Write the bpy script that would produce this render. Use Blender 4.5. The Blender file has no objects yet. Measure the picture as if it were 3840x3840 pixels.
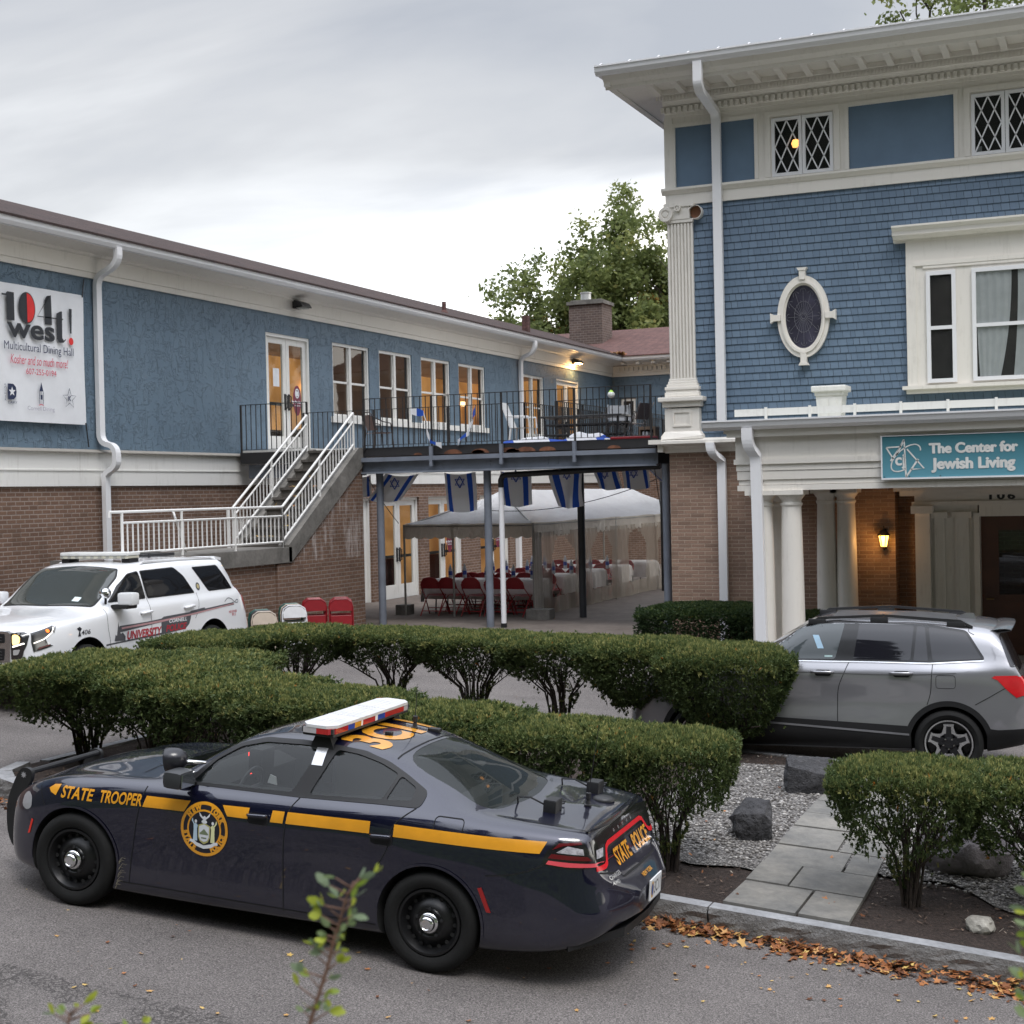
import bpy, bmesh, math, random
import numpy as np
from mathutils import Vector, Matrix
from mathutils.bvhtree import BVHTree
R_ = math.radians
SC = bpy.context.scene
COL = SC.collection
# ------------------------------------------------------------------ camera
cd = bpy.data.cameras.new("camera")
cam = bpy.data.objects.new("camera", cd); COL.objects.link(cam)
cd.sensor_width = 36; cd.sensor_fit = 'HORIZONTAL'; cd.lens = 52.13
cd.clip_start = .05; cd.clip_end = 2000
right = Vector((0.9183, 0.3953, -0.0219)); fwd = Vector((-0.3956, 0.9183, -0.0128))
right.normalize(); fwd = (fwd - right*fwd.dot(right)).normalized(); up = right.cross(fwd)
cam.matrix_world = Matrix(((right.x, up.x, -fwd.x, 0), (right.y, up.y, -fwd.y, 0), (right.z, up.z, -fwd.z, 3.3), (0, 0, 0, 1)))
cd.dof.use_dof = True; cd.dof.focus_distance = 12.5; cd.dof.aperture_fstop = 9.0
SC.camera = cam
# ------------------------------------------------------------------ sky and sun
w = bpy.data.worlds.new("World"); SC.world = w; w.use_nodes = True
nt = w.node_tree; nt.nodes.clear()
def N(t, **k):
    n = nt.nodes.new(t)
    for a, b in k.items(): setattr(n, a, b)
    return n
def L(a, b): nt.links.new(a, b)
def math_(op, a, b=None, c=None):
    n = N('ShaderNodeMath', operation=op)
    for i, v in enumerate((a, b, c)):
        if v is None: continue
        if isinstance(v, (int, float)): n.inputs[i].default_value = v
        else: L(v, n.inputs[i])
    return n.outputs[0]
tc = N('ShaderNodeTexCoord'); sep = N('ShaderNodeSeparateXYZ'); L(tc.outputs['Generated'], sep.inputs[0])
zz = math_('ADD', math_('MAXIMUM', sep.outputs[2], 0.0), .22)
cmb = N('ShaderNodeCombineXYZ'); L(math_('DIVIDE', sep.outputs[0], zz), cmb.inputs[0]); L(math_('DIVIDE', sep.outputs[1], zz), cmb.inputs[1])
mp = N('ShaderNodeMapping'); mp.inputs['Rotation'].default_value = (0, 0, R_(-35)); mp.inputs['Scale'].default_value = (.55, 1.25, 1); mp.inputs['Location'].default_value = (3.1, 1.75, 0)
L(cmb.outputs[0], mp.inputs[0])
no = N('ShaderNodeTexNoise'); no.inputs['Scale'].default_value = 1.5; no.inputs['Detail'].default_value = 6; no.inputs['Roughness'].default_value = .52; no.inputs['Distortion'].default_value = .35
L(mp.outputs[0], no.inputs[0])
# brighter low toward the north east, greyer toward the north west
br = math_('ADD', math_('MULTIPLY', math_('SUBTRACT', .25, sep.outputs[2]), 2.7), math_('MULTIPLY', math_('ADD', sep.outputs[0], .38), .55))
val = math_('ADD', math_('MULTIPLY_ADD', no.outputs[0], 1.45, -.225), br)
ramp = N('ShaderNodeValToRGB'); e = ramp.color_ramp
e.elements[0].position = .24; e.elements[0].color = (.36, .375, .405, 1)
e.elements[1].position = .92; e.elements[1].color = (.80, .765, .70, 1)
m_ = e.elements.new(.50); m_.color = (.49, .495, .505, 1)
m2 = e.elements.new(.68); m2.color = (.62, .625, .63, 1)
L(val, ramp.inputs[0])
# the sky overhead and behind the viewer is brighter
fac = N('ShaderNodeMapRange'); fac.inputs[1].default_value = .55; fac.inputs[2].default_value = -.25; fac.inputs[3].default_value = 1.0; fac.inputs[4].default_value = 1.5
L(sep.outputs[1], fac.inputs[0])
glow = N('ShaderNodeMapRange'); glow.inputs[1].default_value = .22; glow.inputs[2].default_value = .09; glow.inputs[3].default_value = 1.0; glow.inputs[4].default_value = 2.7; L(sep.outputs[2], glow.inputs[0])
gx = N('ShaderNodeMapRange'); gx.inputs[1].default_value = -.62; gx.inputs[2].default_value = -.36; L(sep.outputs[0], gx.inputs[0])
glo = math_('ADD', math_('MULTIPLY', math_('SUBTRACT', glow.outputs[0], 1.0), gx.outputs[0]), 1.0)
zen = N('ShaderNodeMapRange'); zen.inputs[1].default_value = .40; zen.inputs[2].default_value = .85; zen.inputs[3].default_value = 1.0; zen.inputs[4].default_value = 3.2; L(sep.outputs[2], zen.inputs[0])
sky = N('ShaderNodeTexSky', sky_type='NISHITA'); sky.sun_disc = False; sky.sun_elevation = R_(60); sky.sun_rotation = R_(138)
mix = N('ShaderNodeMixRGB'); mix.inputs[0].default_value = .012; L(ramp.outputs[0], mix.inputs[1]); L(sky.outputs[0], mix.inputs[2])
# dark band of ground below the horizon
gm = N('ShaderNodeMapRange'); gm.inputs[1].default_value = -.02; gm.inputs[2].default_value = .02; L(sep.outputs[2], gm.inputs[0])
mg = N('ShaderNodeMixRGB'); mg.inputs[1].default_value = (.12, .12, .11, 1); L(gm.outputs[0], mg.inputs[0]); L(mix.outputs[0], mg.inputs[2])
# the wooded bank behind the viewer hides the low sky there
tr_ = N('ShaderNodeMapRange'); tr_.inputs[1].default_value = .44; tr_.inputs[2].default_value = .60; L(math_('ADD', sep.outputs[2], math_('MULTIPLY', math_('SUBTRACT', no.outputs[0], .5), .35)), tr_.inputs[0])
bk = N('ShaderNodeMapRange'); bk.inputs[1].default_value = -.12; bk.inputs[2].default_value = .12; L(sep.outputs[1], bk.inputs[0])
keep = math_('MAXIMUM', tr_.outputs[0], bk.outputs[0])
mw = N('ShaderNodeMixRGB'); mw.inputs[1].default_value = (.045, .05, .04, 1); L(keep, mw.inputs[0]); L(mg.outputs[0], mw.inputs[2])
bg = N('ShaderNodeBackground'); L(mw.outputs[0], bg.inputs[0]); L(math_('MULTIPLY', math_('MULTIPLY', fac.outputs[0], glo), zen.outputs[0]), bg.inputs[1])
out = N('ShaderNodeOutputWorld'); L(bg.outputs[0], out.inputs[0])
sd = bpy.data.lights.new("sun", 'SUN'); sd.energy = 1.15; sd.angle = R_(20); sd.color = (1, .965, .92)
sun = bpy.data.objects.new("sun", sd); COL.objects.link(sun)
sun.rotation_euler = Vector((.42, -.46, 1.1)).to_track_quat('Z', 'Y').to_euler(); sun.location = (-5, -5, 20)
vs = SC.view_settings; vs.view_transform = 'Standard'; vs.look = 'None'; vs.gamma = 1; vs.exposure = 0.48
SC.cycles.use_denoising = True
SC.cycles.max_bounces = 8; SC.cycles.diffuse_bounces = 3; SC.cycles.transparent_max_bounces = 12; SC.cycles.caustics_reflective = False; SC.cycles.caustics_refractive = False
SC.cycles.sample_clamp_indirect = 6

# ------------------------------------------------------------------ materials
class G:
    """small node graph helper"""
    def __init__(s, name):
        s.m = bpy.data.materials.new(name); s.m.use_nodes = True; s.t = s.m.node_tree
        s.b = s.t.nodes['Principled BSDF']; s.o = s.t.nodes['Material Output']
    def n(s, t, ins=None, **k):
        x = s.t.nodes.new(t)
        for a, b in k.items(): setattr(x, a, b)
        for a, b in (ins or {}).items(): s.set(x, a, b)
        return x
    def set(s, x, a, v):
        i = x.inputs[a]
        if hasattr(v, 'is_output'): s.t.links.new(v, i)
        elif hasattr(v, 'outputs'): s.t.links.new(v.outputs[0], i)
        else:
            if hasattr(i.default_value, '__len__') and len(i.default_value) == 4 and len(v) == 3: v = (*v, 1)
            i.default_value = v
    def p(s, **k):
        for a, b in k.items(): s.set(s.b, a.replace('_', ' '), b)
        return s
    def ma(s, op, a, b=0.0, c=0.0, clamp=False):
        x = s.n('ShaderNodeMath', {0: a, 1: b, 2: c}, operation=op); x.use_clamp = clamp
        return x.outputs[0]
    def obj(s): return s.n('ShaderNodeTexCoord').outputs['Object']
    def noise(s, v, sc, det=4, rough=.55, dist=0):
        return s.n('ShaderNodeTexNoise', {'Vector': v, 'Scale': sc, 'Detail': det, 'Roughness': rough, 'Distortion': dist}).outputs[0]
    def ramp(s, f, stops):
        x = s.n('ShaderNodeValToRGB', {0: f}); e = x.color_ramp
        while len(e.elements) < len(stops): e.elements.new(.5)
        for i, (p, c) in enumerate(stops):
            e.elements[i].position = p; e.elements[i].color = (*c, 1) if len(c) == 3 else c
        return x.outputs[0]
    def mix(s, f, a, b, mode='MIX'):
        return s.n('ShaderNodeMixRGB', {0: f, 1: a, 2: b}, blend_type=mode).outputs[0]
    def bump(s, h, d, st=1.0):
        x = s.n('ShaderNodeBump', {'Height': h, 'Distance': d, 'Strength': st}); s.set(s.b, 'Normal', x.outputs[0]); return x
    def mapv(s, v, scale=(1, 1, 1), rot=(0, 0, 0), loc=(0, 0, 0)):
        return s.n('ShaderNodeMapping', {'Vector': v, 'Scale': scale, 'Rotation': rot, 'Location': loc}).outputs[0]
    def uv(s):
        """wall coordinates: along the wall and height"""
        q = s.n('ShaderNodeSeparateXYZ', {0: s.obj()})
        u = s.ma('ADD', q.outputs[0], q.outputs[1])
        return u, q.outputs[2], s.n('ShaderNodeCombineXYZ', {0: u, 1: q.outputs[2]}).outputs[0]

MT = {}
def plain(name, c, rough=.5, metal=0.0, var=.10, vs_=6.0, coat=0.0, bump=0.0, spec=.5):
    if name in MT: return MT[name]
    g = G(name); v = g.obj(); n = g.noise(v, vs_, 5)
    lo = tuple(x*(1-var) for x in c); hi = tuple(min(1, x*(1+var)) for x in c)
    g.p(Base_Color=g.ramp(n, [(.3, lo), (.7, hi)]), Roughness=rough, Metallic=metal)
    g.b.inputs['Specular IOR Level'].default_value = spec
    if coat: g.b.inputs['Coat Weight'].default_value = coat; g.b.inputs['Coat Roughness'].default_value = .04
    if bump: g.bump(g.noise(v, vs_*8, 4), bump)
    MT[name] = g.m; return g.m
def emis(name, c, st):
    if name in MT: return MT[name]
    g = G(name); g.p(Base_Color=c, Emission_Color=c, Emission_Strength=st); MT[name] = g.m; return g.m

def white_paint(name, c=(.74, .72, .68), dirt=.5, rough=.45):
    g = G(name); v = g.obj()
    n = g.noise(v, 3.0, 6, .65); n2 = g.noise(g.mapv(v, (14, 14, 1.2)), 1.5, 4)
    d = g.ma('MULTIPLY', g.ma('MULTIPLY', n, n2), dirt*2.2)
    g.p(Base_Color=g.mix(g.ma('SUBTRACT', d, .28*dirt*2.2, clamp=True), c, (.36, .33, .28)), Roughness=rough)
    g.bump(g.noise(v, 60, 3), .002, .4)
    MT[name] = g.m; return g.m
TRIM = white_paint('cream trim paint', (.77, .735, .68), .6)
WHITE = white_paint('white metal paint', (.80, .80, .82), .22, .35)
OLDWHITE = white_paint('old white paint', (.78, .77, .74), .7)

def brick(name, c1, c2, cm, bw, rh, ms, stain=0.0):
    g = G(name); u, z, uv = g.uv()
    jit = g.n('ShaderNodeTexNoise', {'Vector': uv, 'Scale': 5.0, 'Detail': 2})
    vv = g.n('ShaderNodeVectorMath', {0: uv, 1: g.n('ShaderNodeVectorMath', {0: jit.outputs[1], 1: (.006, .006, 0)}, operation='MULTIPLY').outputs[0]}, operation='ADD').outputs[0]
    b = g.n('ShaderNodeTexBrick', {'Vector': vv, 'Color1': c1, 'Color2': c2, 'Mortar': cm, 'Scale': 1.0, 'Mortar Size': ms, 'Mortar Smooth': .25, 'Bias': -.1, 'Brick Width': bw, 'Row Height': rh})
    n = g.noise(uv, 40, 5, .7); n2 = g.noise(uv, .9, 5, .6)
    col = g.mix(.55, b.outputs[0], g.ramp(n, [(.25, (.35, .35, .35)), (.75, (1, 1, 1))]), 'MULTIPLY')
    col = g.mix(.5, col, g.ramp(n2, [(.3, (.62, .60, .58)), (.7, (1.0, 1.0, 1.0))]), 'MULTIPLY')
    # odd bricks
    w = g.n('ShaderNodeTexWhiteNoise', {'Vector': g.n('ShaderNodeVectorMath', {0: g.n('ShaderNodeVectorMath', {0: uv, 1: (1/bw, 1/rh, 1)}, operation='MULTIPLY').outputs[0]}, operation='FLOOR').outputs[0]}, noise_dimensions='2D')
    col = g.mix(g.ma('MULTIPLY', g.ma('GREATER_THAN', w.outputs[0], .86), .45), col, tuple(x*.45 for x in c1))
    if stain:
        s = g.noise(g.mapv(uv, (3.2, .55, 1)), 1.6, 6, .7)
        msk = g.ma('MULTIPLY', g.ma('SUBTRACT', s, .50, clamp=True), stain*4, clamp=True)
        q = g.ma('MULTIPLY', msk, g.ma('GREATER_THAN', z, 1.4))
        col = g.mix(q, col, (.62, .58, .56))
    g.p(Base_Color=col, Roughness=.85)
    h = g.ma('ADD', g.ma('MULTIPLY', b.outputs[1], -1.0), g.ma('MULTIPLY', n, .35))
    g.bump(h, .008, .8); MT[name] = g.m; return g.m
BRICK_A = brick('brown brick', (.250, .146, .098), (.200, .114, .078), (.40, .315, .27), .215, .0755, .011)
BRICK_S = brick('stained brown brick', (.250, .146, .098), (.200, .114, .078), (.34, .27, .23), .215, .0755, .011, .9)
BRICK_B = brick('tan brick', (.40, .262, .192), (.30, .190, .142), (.50, .39, .31), .25, .068, .008)
BRICK_C = brick('chimney brick', (.20, .14, .12), (.15, .11, .10), (.30, .25, .22), .22, .09, .012)

def stucco():
    g = G('blue stucco'); u, z, uv = g.uv(); v = g.obj()
    n = g.noise(uv, 1.2, 5); n3 = g.noise(uv, 35, 3)
    col = g.ramp(n, [(.3, (.118, .178, .240)), (.7, (.138, .202, .266))])
    a = g.noise(g.mapv(uv, (9, 3.0, 1), (0, 0, R_(32))), 1.0, 3, .5, 1.2)
    b = g.noise(g.mapv(uv, (3.2, 10, 1), (0, 0, R_(-25))), 1.0, 3, .5, 1.5)
    ridge = g.ma('MAXIMUM', g.ma('SUBTRACT', .045, g.ma('ABSOLUTE', g.ma('SUBTRACT', a, .60))), g.ma('SUBTRACT', .035, g.ma('ABSOLUTE', g.ma('SUBTRACT', b, .62))))
    ridge = g.ma('MAXIMUM', ridge, 0.0)
    g.p(Base_Color=col, Roughness=.6)
    g.bump(g.ma('ADD', g.ma('MULTIPLY', ridge, 14), g.ma('MULTIPLY', n3, .25)), .018, 1.0); MT['stucco'] = g.m; return g.m
STUCCO = stucco()
BLUEPANEL = plain('blue panel paint', (.122, .188, .272), .6, var=.08, vs_=2.0, bump=.002)

def shingle():
    g = G('blue wood shingles'); u, z, uv = g.uv()
    row = g.ma('FLOOR', g.ma('DIVIDE', z, .13))
    uu = g.ma('ADD', g.ma('DIVIDE', u, .125), g.ma('MULTIPLY', row, 37.37))
    vo = g.n('ShaderNodeTexVoronoi', {'W': uu, 'Scale': 1.0, 'Randomness': .9}, voronoi_dimensions='1D', feature='DISTANCE_TO_EDGE')
    vc = g.n('ShaderNodeTexVoronoi', {'W': uu, 'Scale': 1.0, 'Randomness': .9}, voronoi_dimensions='1D', feature='F1')
    wn = g.n('ShaderNodeTexWhiteNoise', {'W': vc.outputs['W']}, noise_dimensions='1D')
    gapw = g.ma('ADD', .008, g.ma('MULTIPLY', wn.outputs[0], .032))
    gap = g.ma('LESS_THAN', vo.outputs[0], gapw)
    fine = g.noise(g.mapv(uv, (70, 3, 1)), 1.0, 3)
    col = g.mix(wn.outputs[0], (.112, .170, .244), (.142, .208, .290))
    col = g.mix(.35, col, g.ramp(fine, [(.3, (.7, .7, .7)), (.7, (1, 1, 1))]), 'MULTIPLY')
    n2 = g.noise(uv, .8, 4); col = g.mix(.35, col, g.ramp(n2, [(.3, (.75, .75, .78)), (.7, (1, 1, 1))]), 'MULTIPLY')
    col = g.mix(gap, col, (.018, .03, .05))
    g.p(Base_Color=col, Roughness=.62)
    g.bump(g.ma('ADD', g.ma('MULTIPLY', gap, -1.0), g.ma('MULTIPLY', wn.outputs[0], .5)), .008, .8)
    MT['shingle'] = g.m; return g.m
SHINGLE = shingle()

def roofmat(name, c1, c2):
    g = G(name); v = g.obj(); q = g.n('ShaderNodeSeparateXYZ', {0: v})
    b = g.n('ShaderNodeTexBrick', {'Vector': g.n('ShaderNodeCombineXYZ', {0: g.ma('ADD', q.outputs[0], q.outputs[1]), 1: g.ma('MULTIPLY', q.outputs[2], 3.0)}).outputs[0], 'Color1': c1, 'Color2': c2, 'Mortar': tuple(x*.4 for x in c1), 'Scale': 1.0, 'Mortar Size': .012, 'Brick Width': .33, 'Row Height': .14})
    n = g.noise(g.mapv(v, (1, 1, 3)), 6, 5, .75); n2 = g.noise(v, 40, 3)
    col = g.mix(.75, b.outputs[0], g.ramp(n, [(.3, (.45, .42, .42)), (.7, (1.15, 1.1, 1.1))]), 'MULTIPLY')
    col = g.mix(.5, col, g.ramp(n2, [(.3, (.6, .6, .6)), (.7, (1.1, 1.1, 1.1))]), 'MULTIPLY')
    g.p(Base_Color=col, Roughness=.95); g.bump(g.ma('ADD', n2, b.outputs[0]), .02, .8); MT[name] = g.m; return g.m
ROOF = roofmat('brown roof shingles', (.085, .054, .048), (.050, .034, .032))
ROOF2 = roofmat('red brown roof shingles', (.185, .100, .088), (.14, .076, .070))

def asphalt(name, base, cracks):
    g = G(name); v = g.obj()
    n = g.noise(v, 75, 4, .85); n2 = g.noise(v, .7, 5, .6); n4 = g.noise(v, 160, 2, .8)
    col = g.ramp(n, [(.34, tuple(x*.28 for x in base)), (.50, base), (.68, tuple(x*2.3 for x in base))])
    col = g.mix(.55, col, g.ramp(n4, [(.36, (.42, .42, .42)), (.62, (1.5, 1.47, 1.43))]), 'MULTIPLY')
    col = g.mix(.7, col, g.ramp(n2, [(.3, (.72, .71, .72)), (.7, (1.12, 1.1, 1.1))]), 'MULTIPLY')
    # oil and tyre patches
    n5 = g.noise(g.mapv(v, (.35, 1.6, 1)), 1.0, 3, .5); col = g.mix(.45, col, g.ramp(n5, [(.35, (.7, .7, .7)), (.6, (1.08, 1.08, 1.08))]), 'MULTIPLY')
    h = g.ma('MULTIPLY', n, 1.0)
    if cracks:
        wv = g.n('ShaderNodeVectorMath', {0: v, 1: g.n('ShaderNodeVectorMath', {0: g.n('ShaderNodeTexNoise', {'Vector': v, 'Scale': 5.0, 'Detail': 4}).outputs[1], 1: (.35, .35, 0)}, operation='MULTIPLY').outputs[0]}, operation='ADD').outputs[0]
        vo = g.n('ShaderNodeTexVoronoi', {'Vector': wv, 'Scale': 6.5}, feature='DISTANCE_TO_EDGE').outputs[0]
        vo2 = g.n('ShaderNodeTexVoronoi', {'Vector': wv, 'Scale': 15.0}, feature='DISTANCE_TO_EDGE').outputs[0]
        q = g.n('ShaderNodeSeparateXYZ', {0: v})
        # alligator cracking in the wheel track in the near left part of the road
        mk = g.noise(v, .55, 3)
        zone = g.ma('MULTIPLY', g.ma('SUBTRACT', 8.2, q.outputs[1], clamp=True), g.ma('ADD', g.ma('SUBTRACT', -3.9, q.outputs[0], clamp=True), .10))
        zone = g.ma('MULTIPLY', zone, g.ma('GREATER_THAN', mk, .38))
        c1 = g.ma('MULTIPLY', g.ma('LESS_THAN', vo, .035), g.ma('GREATER_THAN', mk, .42))
        c2 = g.ma('MULTIPLY', g.ma('LESS_THAN', vo2, .075), g.ma('GREATER_THAN', zone, .2))
        c1 = g.ma('MULTIPLY', c1, g.ma('GREATER_THAN', g.ma('MULTIPLY', zone, mk), .16))
        cr = g.ma('MULTIPLY', g.ma('MAXIMUM', g.ma('MULTIPLY', c1, .5), g.ma('MULTIPLY', c2, .6)), g.ma('GREATER_THAN', n4, .42))
        col = g.mix(cr, col, tuple(x*.22 for x in base)); h = g.ma('SUBTRACT', h, g.ma('MULTIPLY', cr, 1.6))
    g.p(Base_Color=col, Roughness=.88); g.b.inputs['Specular IOR Level'].default_value = .3
    g.bump(h, .012, .8); MT[name] = g.m; return g.m
ASPHALT = asphalt('road asphalt', (.150, .139, .134), True)

def soil():
    g = G('mulch soil'); v = g.obj(); n = g.noise(v, 38, 6, .75); n2 = g.noise(v, 1.3, 4)
    col = g.ramp(n, [(.3, (.016, .011, .009)), (.55, (.060, .040, .032)), (.78, (.20, .15, .12))])
    col = g.mix(.5, col, g.ramp(n2, [(.3, (.6, .6, .6)), (.7, (1.1, 1.1, 1.1))]), 'MULTIPLY')
    g.p(Base_Color=col, Roughness=.95); g.bump(n, .05, 1.0); return g.m
SOIL = soil()
def gravelbed():
    g = G('gravel bed'); v = g.obj()
    vo = g.n('ShaderNodeTexVoronoi', {'Vector': v, 'Scale': 42.0}); d = vo.outputs[0]
    col = g.mix(.85, g.ramp(g.n('ShaderNodeSeparateXYZ', {0: vo.outputs[1]}).outputs[0], [(0, (.07, .064, .06)), (.5, (.19, .176, .166)), (1, (.40, .38, .36))]), g.ramp(d, [(.3, (1, 1, 1)), (.75, (.15, .15, .15))]), 'MULTIPLY')
    g.p(Base_Color=col, Roughness=.9); g.bump(g.ma('MULTIPLY', d, -1.0), .02, 1.0); return g.m
GRAVELM = gravelbed()
def stonemat(name, c1, c2, sc=7, b=.02):
    g = G(name); v = g.obj(); n = g.noise(v, sc, 8, .7); n2 = g.noise(v, sc*7, 4, .7)
    col = g.mix(.4, g.ramp(n, [(.3, c1), (.7, c2)]), g.ramp(n2, [(.3, (.5, .5, .5)), (.7, (1.2, 1.2, 1.2))]), 'MULTIPLY')
    g.p(Base_Color=col, Roughness=.85); g.bump(g.ma('ADD', n, g.ma('MULTIPLY', n2, .4)), b, 1.0); MT[name] = g.m; return g.m
GRANITE = stonemat('kerb granite', (.20, .203, .21), (.34, .343, .355), 3.5, .006)
GRANITEF = stonemat('split granite', (.13, .125, .12), (.26, .255, .25), 5, .05)
ROCK = stonemat('dark rock', (.022, .022, .025), (.085, .083, .088), 4.0, .06)
ROCKP = stonemat('pale rock', (.06, .055, .055), (.40, .36, .38), 1.8, .04)
ROCKS = stonemat('grey stone', (.15, .14, .12), (.45, .43, .38), 4, .02)
CONC = stonemat('old concrete', (.10, .095, .085), (.25, .235, .215), 2.2, .012)
STEPC = stonemat('shaded step concrete', (.05, .044, .038), (.15, .135, .12), 3.0, .012)  # darker, browner concrete copy; the steps' shade is put into its colour
FLAG = stonemat('bluestone', (.11, .11, .108), (.255, .24, .212), 1.6, .012)
PAVE = stonemat('courtyard paving', (.105, .085, .073), (.185, .155, .135), 1.5, .006)
TRUNK = stonemat('bark', (.030, .022, .018), (.085, .062, .048), 9, .02)
STEM = stonemat('yew stems', (.022, .016, .012), (.075, .055, .042), 18, .01)

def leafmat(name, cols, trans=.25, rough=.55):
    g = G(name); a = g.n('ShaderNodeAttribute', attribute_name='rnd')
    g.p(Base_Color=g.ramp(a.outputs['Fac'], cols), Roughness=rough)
    g.b.inputs['Specular IOR Level'].default_value = .3
    tr = g.n('ShaderNodeBsdfTranslucent', {0: g.ramp(a.outputs['Fac'], [(p, tuple(x*1.3 for x in c)) for p, c in cols])})
    mx = g.n('ShaderNodeMixShader', {0: trans}); g.t.links.new(g.b.outputs[0], mx.inputs[1]); g.t.links.new(tr.outputs[0], mx.inputs[2])
    g.t.links.new(mx.outputs[0], g.o.inputs[0]); MT[name] = g.m; return g.m
YEW = leafmat('yew needles', [(0, (.034, .064, .022)), (.36, (.105, .138, .046)), (.68, (.235, .245, .082)), (.965, (.42, .385, .15)), (.985, (.45, .17, .03))])
YEWD = leafmat('dark yew needles', [(0, (.016, .034, .013)), (.5, (.042, .072, .022)), (.97, (.12, .15, .045)), (1, (.40, .18, .04))])
OAK = leafmat('oak leaves', [(0, (.085, .115, .042)), (.5, (.20, .235, .082)), (.86, (.33, .32, .11)), (.96, (.36, .22, .06)), (1, (.44, .19, .04))], .48)
SHOOT = leafmat('young shoot leaves', [(0, (.17, .22, .15)), (.5, (.24, .32, .05)), (1, (.42, .45, .06))], .35)
FALLEN = leafmat('fallen leaves', [(0, (.115, .045, .020)), (.45, (.30, .115, .045)), (.8, (.46, .20, .075)), (.93, (.55, .34, .12)), (1, (.62, .45, .14))], .12)

def glass(name, dark=(.02, .022, .025), clear=.0, rough=.02, ior=1.5):
    g = G(name); g.b.inputs['IOR'].default_value = ior
    g.p(Base_Color=dark, Roughness=rough); g.b.inputs['Specular IOR Level'].default_value = .7
    v = g.obj(); g.bump(g.noise(v, 1.6, 2), .01, .12)
    if clear:
        tr = g.n('ShaderNodeBsdfTransparent', {0: (.92, .95, .93, 1)}); mx = g.n('ShaderNodeMixShader', {0: clear})
        g.t.links.new(g.b.outputs[0], mx.inputs[1]); g.t.links.new(tr.outputs[0], mx.inputs[2]); g.t.links.new(mx.outputs[0], g.o.inputs[0])
    MT[name] = g.m; return g.m
GLASS = glass('window glass', (.012, .013, .015), .80)
DGLASS = glass('dark window glass', (.010, .011, .013), .38)
CLEARGL = glass('clear car glass', (.010, .013, .013), .56, ior=1.6)
BLACK = plain('black metal', (.016, .016, .018), .45)
RUBBER = plain('tyre rubber', (.011, .011, .011), .75, bump=.003, vs_=20, spec=.25)
DARK = plain('dark void', (.008, .008, .008), .9)
PLASTIC = plain('black plastic trim', (.012, .012, .013), .5, spec=.35)
CHROME = plain('chrome', (.75, .75, .76), .12, 1.0, .03)
STEELB = plain('grey blue steel paint', (.175, .195, .235), .5, var=.18, vs_=2.5)
RUST = plain('rust', (.16, .065, .035), .9, var=.5)
REDP = plain('red enamel', (.235, .010, .016), .35, var=.12)
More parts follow.
